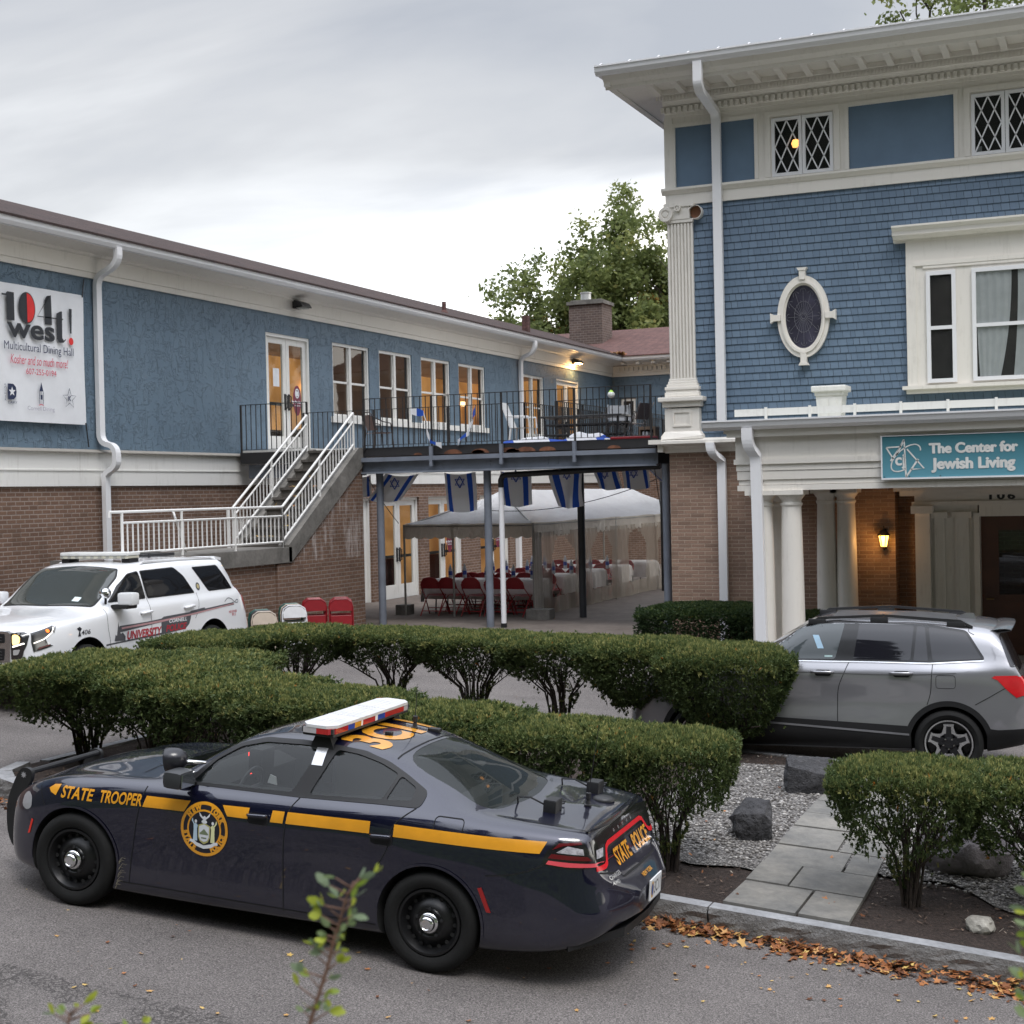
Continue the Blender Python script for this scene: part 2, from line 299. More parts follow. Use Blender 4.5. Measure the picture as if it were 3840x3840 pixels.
# ------------------------------------------------------------------ mesh helpers
class MB:
    """collects shapes into one mesh"""
    def __init__(s): s.v = []; s.f = []; s.mi = []; s.mats = []; s.cur = 0; s.vn = None
    def mat(s, m):
        if m not in s.mats: s.mats.append(m)
        s.cur = s.mats.index(m); return s
    def add(s, vs_, fs):
        o = len(s.v); s.v += [tuple(p) for p in vs_]
        for f in fs: s.f.append(tuple(i+o for i in f)); s.mi.append(s.cur)
        return s
    def box(s, x0, x1, y0, y1, z0, z1, M=None):
        p = [(x, y, z) for z in (z0, z1) for y in (y0, y1) for x in (x0, x1)]
        if M is not None: p = [M @ Vector(q) for q in p]
        return s.add(p, [(0, 2, 3, 1), (4, 5, 7, 6), (0, 1, 5, 4), (2, 6, 7, 3), (0, 4, 6, 2), (1, 3, 7, 5)])
    def bbox(s, x0, x1, y0, y1, z0, z1, b, M=None):
        """box with bevelled edges"""
        bm = bmesh.new(); bmesh.ops.create_cube(bm, size=1)
        for v in bm.verts: v.co = ((x0+x1)/2+v.co.x*(x1-x0), (y0+y1)/2+v.co.y*(y1-y0), (z0+z1)/2+v.co.z*(z1-z0))
        bmesh.ops.bevel(bm, geom=bm.edges[:], offset=b, segments=2, affect='EDGES', profile=.6)
        return s.frombm(bm, M)
    def frombm(s, bm, M=None):
        bm.verts.ensure_lookup_table(); bm.verts.index_update()
        vs_ = [(M @ v.co) if M is not None else v.co.copy() for v in bm.verts]
        s.add(vs_, [[v.index for v in f.verts] for f in bm.faces]); bm.free(); return s
    def poly(s, pts, n, d):
        """polygon prism: pts closed 3-D polygon, thickness d along n"""
        n = Vector(n).normalized()*d; a = [Vector(p) for p in pts]; k = len(a)
        return s.add(a+[p+n for p in a], [tuple(range(k))[::-1], tuple(range(k, 2*k))]+[(i, (i+1) % k, (i+1) % k+k, i+k) for i in range(k)])
    def quad(s, a, b, c, d): return s.add([a, b, c, d], [(0, 1, 2, 3)])
    def tube(s, pts, r, n=8, cap=True):
        pts = [Vector(p) for p in pts]; k = len(pts); rr = r if hasattr(r, '__len__') else [r]*k
        vs_ = []; prev = None
        for i, p in enumerate(pts):
            t = (pts[min(i+1, k-1)]-pts[max(i-1, 0)])
            if t.length < 1e-9: t = Vector((0, 0, 1))
            t.normalize()
            if prev is None: a = t.orthogonal().normalized()
            else:
                a = prev-t*prev.dot(t)
                a = a.normalized() if a.length > 1e-6 else t.orthogonal().normalized()
            prev = a; b = t.cross(a)
            for j in range(n):
                th = 2*math.pi*(j+.5)/n; vs_.append(p+(a*math.cos(th)+b*math.sin(th))*rr[i])
        fs = [(i*n+j, i*n+(j+1) % n, (i+1)*n+(j+1) % n, (i+1)*n+j) for i in range(k-1) for j in range(n)]
        if cap: fs += [tuple(range(n))[::-1], tuple(range((k-1)*n, k*n))]
        return s.add(vs_, fs)
    def rectpath(s, pts, w, h, side):
        """rectangular section swept along pts; side = direction of width w"""
        pts = [Vector(p) for p in pts]; k = len(pts); sd_ = Vector(side).normalized(); vs_ = []
        for i, p in enumerate(pts):
            t0 = (p-pts[i-1]).normalized() if i else None; t1 = (pts[i+1]-p).normalized() if i < k-1 else None
            n0 = t0.cross(sd_).normalized() if t0 else None; n1 = t1.cross(sd_).normalized() if t1 else None
            if n0 and n1:
                n = (n0+n1).normalized(); n = n/max(.4, n.dot(n0))
            else: n = n0 or n1
            for a, b in ((-1, -1), (1, -1), (1, 1), (-1, 1)): vs_.append(p+sd_*a*w/2+n*b*h/2)
        fs = [(i*4+j, i*4+(j+1) % 4, i*4+4+(j+1) % 4, i*4+4+j) for i in range(k-1) for j in range(4)]
        return s.add(vs_, fs+[(3, 2, 1, 0), (4*k-4, 4*k-3, 4*k-2, 4*k-1)])
    def lathe(s, prof, c=(0, 0, 0), ax='Z', n=24, a0=0, a1=2*math.pi):
        """prof = [(r, h)] revolved round an axis"""
        k = len(prof); vs_ = []
        full = abs(a1-a0-2*math.pi) < 1e-6; m = n if full else n+1
        for j in range(m):
            th = a0+(a1-a0)*j/n; cs, sn = math.cos(th), math.sin(th)
            for r, h in prof:
                p = {'Z': (r*cs, r*sn, h), 'Y': (r*cs, h, r*sn), 'X': (h, r*cs, r*sn)}[ax]
                vs_.append((p[0]+c[0], p[1]+c[1], p[2]+c[2]))
        fs = []
        for j in range(n if full else n):
            j2 = (j+1) % m
            for i in range(k-1): fs.append((j*k+i, j2*k+i, j2*k+i+1, j*k+i+1))
        return s.add(vs_, fs)
    def grid(s, fn, nu, nv):
        vs_ = [fn(i/nu, j/nv) for j in range(nv+1) for i in range(nu+1)]
        return s.add(vs_, [(j*(nu+1)+i, j*(nu+1)+i+1, (j+1)*(nu+1)+i+1, (j+1)*(nu+1)+i) for j in range(nv) for i in range(nu)])
    def build(s, name, m=None, parent=None, smooth=False, world=False, angle=None):
        me = bpy.data.meshes.new(name)
        v = s.v
        if world and parent is not None:
            o = parent.location; v = [(p[0]-o.x, p[1]-o.y, p[2]-o.z) for p in v]
        me.from_pydata(v, [], s.f)
        ms = s.mats if s.mats else [m]
        for x in ms: me.materials.append(x)
        if len(ms) > 1: me.polygons.foreach_set('material_index', s.mi)
        if s.vn is None:
            bm = bmesh.new(); bm.from_mesh(me); bmesh.ops.recalc_face_normals(bm, faces=bm.faces[:]); bm.to_mesh(me); bm.free()
        if smooth or angle:
            me.polygons.foreach_set('use_smooth', [True]*len(me.polygons))
            if angle: me.set_sharp_from_angle(angle=R_(angle))
        me.update()
        if s.vn is not None and len(s.vn) == len(s.v): me.normals_split_custom_set_from_vertices(s.vn)
        return link(name, me, parent)
    def each(s, name, m=None, parent=None, **k):
        """one object for every separate piece"""
        par = list(range(len(s.v)))
        def fd(i):
            while par[i] != i: par[i] = par[par[i]]; i = par[i]
            return i
        for f in s.f:
            for i in f[1:]: par[fd(i)] = fd(f[0])
        out = {}
        for f, mi in zip(s.f, s.mi): out.setdefault(fd(f[0]), []).append((f, mi))
        for fs in out.values():
            q = MB(); ix = {}
            for f, mi in fs:
                for i in f: ix.setdefault(i, len(ix))
            q.v = [s.v[i] for i in ix]; q.f = [tuple(ix[i] for i in f) for f, _ in fs]; q.mi = [0]*len(fs); q.mats = [s.mats[fs[0][1]]] if s.mats else []
            q.build(name, m, parent, **k)
def link(name, me, parent=None):
    o = bpy.data.objects.new(name, me); COL.objects.link(o)
    if parent is not None: o.parent = parent
    return o
def tag(o, label=None, cat=None, group=None, kind=None):
    if label: o['label'] = label
    if cat: o['category'] = cat
    if group: o['group'] = group
    if kind: o['kind'] = kind
    return o
def thing(name, label, cat, loc=(0, 0, 0), rz=0, group=None):
    o = bpy.data.objects.new(name, None); COL.objects.link(o); o.empty_display_size = .2
    o.location = loc; o.rotation_euler = (0, 0, rz); return tag(o, label, cat, group)
KIDS = {}
def copy_tree(o, parent=None):
    c = o.copy(); COL.objects.link(c)
    if parent is not None: c.parent = parent
    for ch in list(o.children): copy_tree(ch, c)
    return c
def struct(name, mb, m, **k):
    return tag(mb.build(name, m, **k), kind='structure')
def np_obj(name, v, f, m, rnd=None, parent=None, smooth=False):
    """fast mesh from arrays; rnd = one value per face for the leaf colour"""
    v = np.asarray(v, np.float32); f = np.asarray(f, np.int32); k = f.shape[1]
    me = bpy.data.meshes.new(name); me.vertices.add(len(v)); me.vertices.foreach_set('co', v.ravel())
    me.loops.add(f.size); me.loops.foreach_set('vertex_index', f.ravel())
    me.polygons.add(len(f)); me.polygons.foreach_set('loop_start', np.arange(0, f.size, k, dtype=np.int32))
    if rnd is not None:
        a = me.attributes.new('rnd', 'FLOAT', 'FACE'); a.data.foreach_set('value', np.asarray(rnd, np.float32))
    me.materials.append(m)
    if smooth: me.polygons.foreach_set('use_smooth', np.ones(len(f), bool))
    me.update(calc_edges=True); me.validate()
    return link(name, me, parent)
# ------------------------------------------------------------------ writing
def text2d(s, size=1.0, bold=0.0, shear=0.0, align='CENTER', sx=1.0, sp=1.0):
    """flat lettering: (points 2-D, faces)"""
    c = bpy.data.curves.new('lettering', 'FONT'); c.body = s; c.size = size; c.align_x = align; c.align_y = 'CENTER'
    c.offset = bold; c.shear = shear; c.resolution_u = 4; c.space_character = sp
    o = bpy.data.objects.new('lettering', c); COL.objects.link(o)
    bpy.context.view_layer.update()
    me = bpy.data.meshes.new_from_object(o.evaluated_get(bpy.context.evaluated_depsgraph_get()))
    v = [(p.co.x*sx, p.co.y) for p in me.vertices]; f = [tuple(p.vertices) for p in me.polygons]
    bpy.data.objects.remove(o); bpy.data.curves.remove(c); bpy.data.meshes.remove(me)
    return v, f
def fit(vf, x0, x1, y0, y1):
    """scales lettering into a box"""
    X = [p[0] for p in vf[0]]; Y = [p[1] for p in vf[0]]; a, b, c, d = min(X), max(X), min(Y), max(Y)
    return [(x0+(x-a)/(b-a)*(x1-x0), y0+(y-c)/(d-c)*(y1-y0)) for x, y in vf[0]], vf[1]
def flat(mb, vf, o, u, vv, rot=0):
    """puts 2-D lettering on a plane: origin o, axes u and vv"""
    o, u, vv = Vector(o), Vector(u), Vector(vv); cs, sn = math.cos(rot), math.sin(rot)
    mb.add([o+u*(x*cs-y*sn)+vv*(x*sn+y*cs) for x, y in vf[0]], vf[1]); return mb
def bold(mb, vf, o, u, vv, w):
    """heavy lettering: shifted copies, each a hair in front of the last"""
    n_ = Vector(u).cross(Vector(vv))
    for k, (a, b) in enumerate(((-1, 0), (1, 0), (0, .6), (0, -.6))): flat(mb, vf, Vector(o)+Vector(u)*a*w+Vector(vv)*b*w+n_*(.0006*k), u, vv)
    return mb
def star(c, r, r2, n=5, a=math.pi/2):
    return [(c[0]+(r if i % 2 == 0 else r2)*math.cos(a+i*math.pi/n), c[1]+(r if i % 2 == 0 else r2)*math.sin(a+i*math.pi/n)) for i in range(2*n)]
def ring2(c, rx, ry, wd, n=48, a0=0, a1=2*math.pi):
    v = []; f = []
    for i in range(n+1):
        a = a0+(a1-a0)*i/n
        v += [(c[0]+rx*math.cos(a), c[1]+ry*math.sin(a)), (c[0]+(rx-wd)*math.cos(a), c[1]+(ry-wd)*math.sin(a))]
    return v, [(2*i, 2*i+1, 2*i+3, 2*i+2) for i in range(n)]
def disc2(c, rx, ry, n=40): return [(c[0]+rx*math.cos(2*math.pi*i/n), c[1]+ry*math.sin(2*math.pi*i/n)) for i in range(n)], [tuple(range(n))]
def stroke2(pts, wd):
    v = []; k = len(pts)
    for i in range(k):
        a = Vector(pts[max(i-1, 0)]); b = Vector(pts[min(i+1, k-1)]); t = (b-a).normalized(); n = Vector((-t.y, t.x))*wd/2; p = Vector(pts[i])
        v += [tuple(p+n), tuple(p-n)]
    return v, [(2*i, 2*i+1, 2*i+3, 2*i+2) for i in range(k-1)]
def poly2(pts): return list(pts), [tuple(range(len(pts)))]
# ------------------------------------------------------------------ ground heights
def ss(t): t = min(1, max(0, t)); return t*t*(3-2*t)
def gz(x, y):
    zr = -.114-.084*(min(6, max(-14, x))+4.77)
    zd = min(.6, max(-.12, -.05*(x+3.5))); zc = .7-.4*ss((x+9)/4)
    z = zr+(zd-zr)*ss((y-10.5)/5)
    return z+(zc-z)*ss((y-20)/7)
def walls(mb, axis, c, u0, u1, v0, v1, holes, depth):
    """wall in the plane axis=c with rectangular openings and reveals; the wall thickness runs to c+depth"""
    us = sorted({u0, u1, *[h[0] for h in holes], *[h[1] for h in holes]}); vs_ = sorted({v0, v1, *[h[2] for h in holes], *[h[3] for h in holes]})
    def P(u, v, d=0): return (c+d, u, v) if axis == 'x' else (u, c+d, v)
    for i in range(len(us)-1):
        for j in range(len(vs_)-1):
            um, vm = (us[i]+us[i+1])/2, (vs_[j]+vs_[j+1])/2
            if any(h[0] < um < h[1] and h[2] < vm < h[3] for h in holes): continue
            mb.quad(P(us[i], vs_[j]), P(us[i+1], vs_[j]), P(us[i+1], vs_[j+1]), P(us[i], vs_[j+1]))
    for a, b, p, q in holes:
        for e in (((a, p), (b, p)), ((b, p), (b, q)), ((b, q), (a, q)), ((a, q), (a, p))):
            mb.quad(P(*e[0]), P(*e[1]), P(*e[1], depth), P(*e[0], depth))
    return mb
# ------------------------------------------------------------------ ground, kerbs, island
rng = np.random.default_rng(7); random.seed(7)
xs_ = [-600, -250, -120, -70]+list(np.arange(-45, 24.01, .75))+[40, 90, 250, 600]
ys_ = [-300, -100, -40, -15, -6]+list(np.arange(0, 32.01, .5))+[36, 42, 60, 100, 250, 600]
mb = MB(); nx = len(xs_)
mb.add([(x, y, gz(x, y)) for y in ys_ for x in xs_], [(j*nx+i, j*nx+i+1, (j+1)*nx+i+1, (j+1)*nx+i) for j in range(len(ys_)-1) for i in range(nx-1)])
struct('road', mb, ASPHALT, smooth=True)
mb = MB()
for i in range(30):
    for j in range(50):
        x0, x1 = -17.5+i*.45, -17.5+(i+1)*.45; y0, y1 = 25.4+j*.5, 25.4+(j+1)*.5
        mb.quad((x0, y0, gz(x0, y0)+.006), (x1, y0, gz(x1, y0)+.006), (x1, y1, gz(x1, y1)+.006), (x0, y1, gz(x0, y1)+.006))
struct('courtyard', mb, PAVE)
def isl_front(x): return 11.52+max(0, -10.2-x)**2*1.1
def isl_back(x): return 17.2+1.5*ss((-4.6-x)/4.2)-max(0, -9.8-x)**2*1.6
def gi(x, y): return gz(x, y)+.125+.05*ss((12.6-y)/1.0)
mb = MB()
def isl(u, v):
    x = -11.0+25*u; a, b = isl_front(x), isl_back(x); y = a+(b-a)*v
    return (x, y, gi(x, y)+.015*math.sin(x*3.1+y*2.3)*math.sin(v*math.pi))
struct('island', mb.grid(isl, 100, 26), SOIL, smooth=True)
def kerbrun(mb, pts, wd, h):
    for (x0, y0), (x1, y1) in zip(pts[:-1], pts[1:]):
        t = Vector((x1-x0, y1-y0, 0)).normalized(); n = Vector((-t.y, t.x, 0))
        a = Vector((x0, y0, 0))+t*.006; b = Vector((x1, y1, 0))-t*.006
        za, zb = gz(x0, y0), gz(x1, y1)
        q = [a, b, b+n*wd, a+n*wd]; zq = [za, zb, zb, za]
        top = [(p.x, p.y, z+h) for p, z in zip(q, zq)]; bot = [(p.x, p.y, z-.2) for p, z in zip(q, zq)]
        mb.mat(GRANITE).add(top, [(0, 1, 2, 3)])
        # rough front face, bulging a little
        m = max(2, int((b-a).length/.12)); rows = 5; vs_ = []
        for j in range(rows+1):
            for i in range(m+1):
                f = i/m; p = a.lerp(b, f); z = za+(zb-za)*f
                bul = 0 if j == rows else .012+.012*math.sin(i*1.7+j*2.1+x0*5)*math.cos(i*.6+x0)
                vs_.append((p.x-n.x*bul, p.y-n.y*bul, z+(h-.0)*j/rows-.04*(1-j/rows)))
        mb.mat(GRANITEF).add(vs_, [(j*(m+1)+i, j*(m+1)+i+1, (j+1)*(m+1)+i+1, (j+1)*(m+1)+i) for j in range(rows) for i in range(m)])
        mb.mat(GRANITEF).add([top[1], top[2], bot[2], bot[1], top[0], top[3], bot[3], bot[0], ], [(0, 1, 2, 3), (4, 5, 6, 7), (1, 5, 6, 2)])
mb = MB()
fx = [-10.2, -8.4, -5.9, -3.28, -.85, 1.5, 4, 6.5, 9, 12, 15]
kerbrun(mb, [(-10.98, 12.2), (-10.85, 11.75), (-10.6, 11.52)]+[(x, 11.38) for x in fx], .15, .195)
struct('kerb', mb, None)
mb = MB()
bx = [14, 10, 6, 3, 0, -2, -4, -5.2, -6.4, -7.6, -8.6, -9.6, -10.2, -10.6, -10.95]
kerbrun(mb, [(x, isl_back(x)+.02) for x in bx]+[(-11.05, 15.4), (-11.05, 13.8), (-11.03, 12.6)], .13, .14)
struct('kerb_back', mb, None)
# gravel bed round the path
mb = MB()
def gb(u, v):
    x = -4.6+8.5*u; lo = 12.75+.25*math.sin(x*2.3)+.1*math.sin(x*7); hi = 16.55+.2*math.sin(x*1.9+1)
    y = lo+(hi-lo)*v; return (x, y, gi(x, y)+.02)
tag(mb.grid(gb, 60, 40).build('gravel_bed', GRAVELM, smooth=True), kind='structure')
ico = bmesh.new(); bmesh.ops.create_icosphere(ico, subdivisions=1, radius=1); iv = np.array([v.co for v in ico.verts]); itf = np.array([[v.index for v in f.verts] for f in ico.faces]); ico.free()
PEB = leafmat('pebbles', [(0, (.06, .054, .05)), (.5, (.18, .168, .157)), (.85, (.36, .34, .32)), (1, (.52, .50, .48))], 0.0, .8)
def pebbles(n, fn, r0, r1, name, z0=0.0):
    V = []; F = []; K = []
    for i in range(n):
        x, y = fn()
        r = random.uniform(r0, r1); s = np.array([r*random.uniform(.8, 1.4), r*random.uniform(.7, 1.1), r*random.uniform(.5, .8)])
        p = iv*s*(1+.25*rng.standard_normal((len(iv), 1))*.5); a = random.random()*6.28; c, q = math.cos(a), math.sin(a)
        p = np.stack([p[:, 0]*c-p[:, 1]*q, p[:, 0]*q+p[:, 1]*c, p[:, 2]], 1)+np.array([x, y, gi(x, y)+.02+r*.3+z0])
        F.append(itf+len(V)*len(iv)); V.append(p); K += [random.random()]*len(itf)
    return tag(np_obj(name, np.concatenate(V), np.concatenate(F), PEB, K), 'loose grey and pale gravel stones spread on the island round the flagstone path', 'gravel', kind='stuff')
def gpt():
    while True:
        x = random.uniform(-4.5, 1.2); y = 12.8+abs(random.gauss(0, 1))*1.3 if random.random() < .45 else random.uniform(12.9, 16.4)
        if y < 16.5 and not (-3.24+.02*(y-11.8) < x < -2.2): return x, y
pebbles(6500, gpt, .008, .020, 'gravel')
# bark chips and twigs on the soil
V = []; F = []; K = []
for i in range(8000):
    x = random.uniform(-10.8, 2.2); y = random.choice((random.uniform(11.78, 12.9), random.uniform(16.2, 17.2), random.uniform(11.8, 17)))
    if y > isl_back(x)-.05 or (-3.25 < x < -2.15): continue
    l, wd = random.uniform(.006, .026), random.uniform(.003, .007); a = random.random()*6.28; t = Vector((math.cos(a), math.sin(a), random.uniform(-.3, .5)))*l; n = Vector((-math.sin(a), math.cos(a), random.uniform(-.3, .3)))*wd
    c = Vector((x, y, gi(x, y)+.018)); k = len(V); V += [c-t-n, c+t-n, c+t+n, c-t+n]; F.append((k, k+1, k+2, k+3)); K.append(random.random())
CHIP = leafmat('bark chips', [(0, (.02, .014, .011)), (.6, (.075, .05, .038)), (.92, (.17, .12, .09)), (1, (.42, .38, .32))], 0, .9)
tag(np_obj('mulch', [tuple(v) for v in V], F, CHIP, K), 'brown bark chips and crumbs over the island soil', 'mulch', kind='stuff')
# flagstone path
mb = MB(); rows = [(11.55, 12.22, [.0, .58, 1.0]), (12.24, 12.80, [0, .36, 1.0]), (12.82, 13.32, [0, .70, 1.0]), (13.34, 13.72, [0, .56, 1.0]), (13.74, 13.92, [0, 1.0]), (13.94, 14.40, [0, .62, 1.0]), (14.42, 14.90, [0, 1.0]), (14.92, 15.42, [0, 1.0]), (15.44, 16.0, [0, .45, 1]), (16.02, 16.6, [0, 1]), (16.62, 17.15, [0, .6, 1])]
for y0, y1, us in rows:
    for a, b in zip(us[:-1], us[1:]):
        g_ = .022 if random.random() < .6 else .012
        def X(u, y): return -3.20+.02*(y-11.8)+u*1.0-.03*(y-11.8)*u
        pts = [(X(a, y0)+g_*(a > 0), y0), (X(b, y0)-.004, y0), (X(b, y1)-.004, y1), (X(a, y1)+g_*(a > 0), y1)]
        dz = random.uniform(.03, .042)
        mb.poly([(x, y, gi(x, y)+dz) for x, y in pts], (0, 0, -1), .06)
struct('path', mb, FLAG)
# fallen leaves along the kerb and on the road
def leaves(spots):
    V = []; F = []; K = []
    for x, y, z, s, tilt, kk in spots:
        n = 10; a0 = random.random()*6.28; el = random.uniform(.55, 1.0); rr = [s*(random.uniform(.75, 1.1) if i % 2 == 0 else random.uniform(.38, .55)) for i in range(n)]
        tx, ty = random.gauss(0, tilt), random.gauss(0, tilt); cu = random.uniform(.2, 1.4)/max(s, .01)*.35; o = len(V)
        V.append((x, y, z))
        ca, sa = math.cos(a0), math.sin(a0)
        for i in range(n):
            th = 2*math.pi*i/n; lx, ly = rr[i]*math.cos(th), rr[i]*math.sin(th)*el; h = cu*lx*lx*.5+lx*tx+ly*ty
            V.append((x+lx*ca-ly*sa, y+lx*sa+ly*ca, z+max(-.01, h) if tilt < .3 else z+h))
        k = min(1, max(0, kk))
        for i in range(n): F.append((o, o+1+i, o+1+(i+1) % n)); K.append(k)
    return V, F, K
spots = []
for i in range(2500):
    x = random.uniform(-4.6, 2.6); d = abs(random.gauss(0, .085+.045*ss((x+4)/4)))
    if d > .38 or random.random() < .35*math.sin(x*4.1+1)**2: continue
    y = 11.36-d; z = gz(x, y)+.010+max(0, .07-d*.35)*random.random()
    spots.append((x, y, z, random.uniform(.016, .050), .32, random.random()**1.1))
for i in range(300):
    x = random.uniform(-11.8, -9.2); d = abs(random.gauss(0, .12)); y = 11.34-d+max(0, -10.4-x)*.1
    spots.append((x, y, gz(x, y)+.012+max(0, .06-d*.3)*random.random(), random.uniform(.02, .05), .4, random.random()))
for i in range(330):
    x = random.uniform(-8.5, 1.5); y = random.uniform(6.4, 11.1) if random.random() < .55 else random.uniform(10.3, 11.1)
    spots.append((x, y, gz(x, y)+.010, random.uniform(.008, .036), .15, random.choice((random.random(), random.random(), .9, .97))))
for i in range(200):
    x = random.uniform(-10.5, 1.5); y = random.uniform(11.7, 17)
    if y < isl_back(x)-.2: spots.append((x, y, gi(x, y)+.03, random.uniform(.015, .04), .3, random.random()))
V, F, K = leaves(spots)
tag(np_obj('fallen_leaves', V, F, FALLEN, K), 'dry orange brown leaves drifted along the granite kerb and scattered on the asphalt', 'fallen leaves', kind='stuff')
# rocks
from mathutils import noise as mnoise
def rock(name, c, size, rz, seed, m, label, box=False, sub=4, rough=.16):
    bm = bmesh.new(); r_ = random.Random(seed*13)
    if box:
        for k in range(22): p = Vector((r_.uniform(-1, 1), r_.uniform(-1, 1), r_.uniform(-1, 1))); p /= max(abs(c_) for c_ in p); bm.verts.new((p.x*r_.uniform(.8, 1.05), p.y*r_.uniform(.8, 1.05), p.z*r_.uniform(.8, 1.0)))
        h_ = bmesh.ops.convex_hull(bm, input=bm.verts[:]); bmesh.ops.delete(bm, geom=[v for v in bm.verts if not v.link_faces], context='VERTS'); bmesh.ops.triangulate(bm, faces=bm.faces[:])
        for k in range(4): bmesh.ops.subdivide_edges(bm, edges=[e for e in bm.edges if e.calc_length() > .14], cuts=1); bmesh.ops.triangulate(bm, faces=[f for f in bm.faces if len(f.verts) > 3])
    else: bmesh.ops.create_icosphere(bm, subdivisions=sub, radius=1)
    for v in bm.verts:
        p = v.co.copy(); q = p*1.3+Vector((seed*7.3, seed*3.1, seed)); k = .5 if box else 1
        p = p*(1+mnoise.fractal(q*(2.2 if box else 1), 1.0, 2.0, 5)*rough*k+mnoise.noise(q*.7)*rough*k); v.co = (p.x*size[0], p.y*size[1], p.z*size[2])
    mb = MB(); mb.frombm(bm); o = mb.build(name, m, angle=24); o.location = c; o.rotation_euler = (random.uniform(-.06, .06), random.uniform(-.08, .08), rz)
    return tag(o, label, 'rock')
rock('boulder', (-3.28, 15.3, gi(-3.3, 15.3)+.17), (.27, .20, .215), .12, 1, ROCK, 'dark angular boulder on gravel near the far end of the flagstone path', True)
rock('boulder', (-3.46, 13.5, gi(-3.5, 13.5)+.17), (.19, .19, .22), .35, 2, ROCK, 'dark split boulder beside the left edge of the flagstone path behind the front hedge end', True)
rock('boulder', (-1.52, 13.45, gi(-1.5, 13.4)+.16), (.42, .32, .28), .2, 3, ROCKP, 'pale topped rounded boulder behind the stems of the right hand shrubs')
rock('boulder', (-.55, 13.9, gi(-.5, 13.9)+.10), (.42, .3, .26), .9, 6, ROCKP, 'pale boulder mostly hidden behind the stems at the right edge')
rock('stone', (-1.27, 11.98, gi(-1.27, 12)+.04), (.115, .085, .075), .3, 4, ROCKS, 'small pale broken stone lying on the mulch close to the kerb', sub=3, rough=.3)
# ------------------------------------------------------------------ dining hall (left) with rear wing
XA = -17.5
hall = thing('dining_hall', 'long hall with blue stucco above brown brick and a brown shingle roof', 'building', (XA, 30, .7))
def pt(name, mb, m, parent=hall, **k): return mb.build(name, m, parent, world=True, **k)
DOOR = (27.38, 29.2, 4.32, 6.9)
WINS = [(30.22, 32.0, 5.18, 6.92), (32.5, 34.28, 5.18, 6.92), (34.8, 36.55, 5.18, 6.92), (37.1, 38.87, 5.18, 6.92), (41.6, 43.36, 5.05, 6.92)]
DOOR2 = (44.46, 46.48, 4.32, 6.97)
LOW = [(32.42, 34.48, .7, 3.25), (35.0, 37.1, .7, 3.25), (38.25, 40.35, .7, 3.25), (30.2, 31.9, .7, 3.25)]
mb = walls(MB(), 'x', XA, 8, 49.86, 4.2, 7.5, [DOOR, DOOR2]+WINS, -.22); pt('stucco_wall', mb, STUCCO)
mb = walls(MB(), 'x', XA+.03, 8, 49.86, -.3, 3.6, LOW, -.25); pt('brick_wall', mb, BRICK_A)
mb = MB(); mb.box(XA-.1, XA+.075, 8, 49.8, 3.59, 4.19); mb.box(XA-.1, XA+.09, 8, 49.8, 3.86, 3.885); pt('band_course', mb, OLDWHITE)
mb = MB(); mb.poly([(XA, 8, 4.25), (XA+.14, 8, 4.20), (XA+.14, 8, 4.185), (XA, 8, 4.185)], (0, 1, 0), 41.8); pt('ledge_flashing', mb, plain('grey flashing', (.30, .28, .25), .6))
prof = [(0, 7.33), (.05, 7.33), (.05, 7.43), (.075, 7.44), (.075, 7.70), (.13, 7.72), (.15, 7.76), (.46, 7.82), (.50, 7.82), (.50, 7.99), (0, 7.99)]
mb = MB().poly([(XA+a, 8, z) for a, z in prof], (0, 1, 0), 41.75); pt('cornice', mb, TRIM)
mb = MB().poly([(XA+a, 8, z) for a, z in [(.50, 7.83), (.565, 7.84), (.60, 7.90), (.61, 7.985), (.625, 7.985), (.625, 8.0), (.585, 8.0), (.575, 7.92), (.50, 7.92)]], (0, 1, 0), 41.27); pt('gutter', mb, WHITE)
# rear wing wall and cornice
YW = 49.86
mb = walls(MB(), 'y', YW, XA, -6.5, 4.2, 7.6, [(-17.2, -16.62, 5.62, 6.56)], .2); pt('rear_wing_wall', mb, STUCCO)
mb = MB().box(XA, -6.5, YW-.03, YW+.3, -.2, 4.2); pt('rear_wing_base', mb, BRICK_A)
mb = MB().poly([(XA+.6, YW-a, z) for a, z in prof], (1, 0, 0), 10.4); mb.poly([(XA, YW-a, z) for a, z in [(0, 7.33), (.05, 7.33), (.05, 7.43), (.075, 7.44), (.075, 7.70), (0, 7.7)]], (1, 0, 0), .6)
mb.poly([(XA, YW-.5, 7.82), (XA+.5, YW-.5, 7.82), (XA+.6, YW, 7.72), (XA, YW, 7.72)], (0, 0, 1), .1); pt('rear_wing_cornice', mb, TRIM)
mb = MB()
for i in range(60): mb.box(XA+.25+i*.17, XA+.34+i*.17, YW-.16, YW-.08, 7.52, 7.64)
for i in range(18): mb.box(XA+.5+i*.56, XA+.62+i*.56, YW-.48, YW-.12, 7.72, 7.80)
pt('dentil_row', mb, TRIM)
mb = MB().poly([(XA+.5, YW-a, z) for a, z in [(.50, 7.83), (.565, 7.84), (.60, 7.90), (.61, 7.985), (.625, 7.985), (.625, 8.0), (.585, 8.0), (.575, 7.92), (.50, 7.92)]], (1, 0, 0), 10.5); pt('rear_wing_gutter', mb, WHITE)
xe, ye = XA+.6, YW-.6; xr, yr = -21.2, 53.96; zr_ = 8.02+.332*(xe-xr)
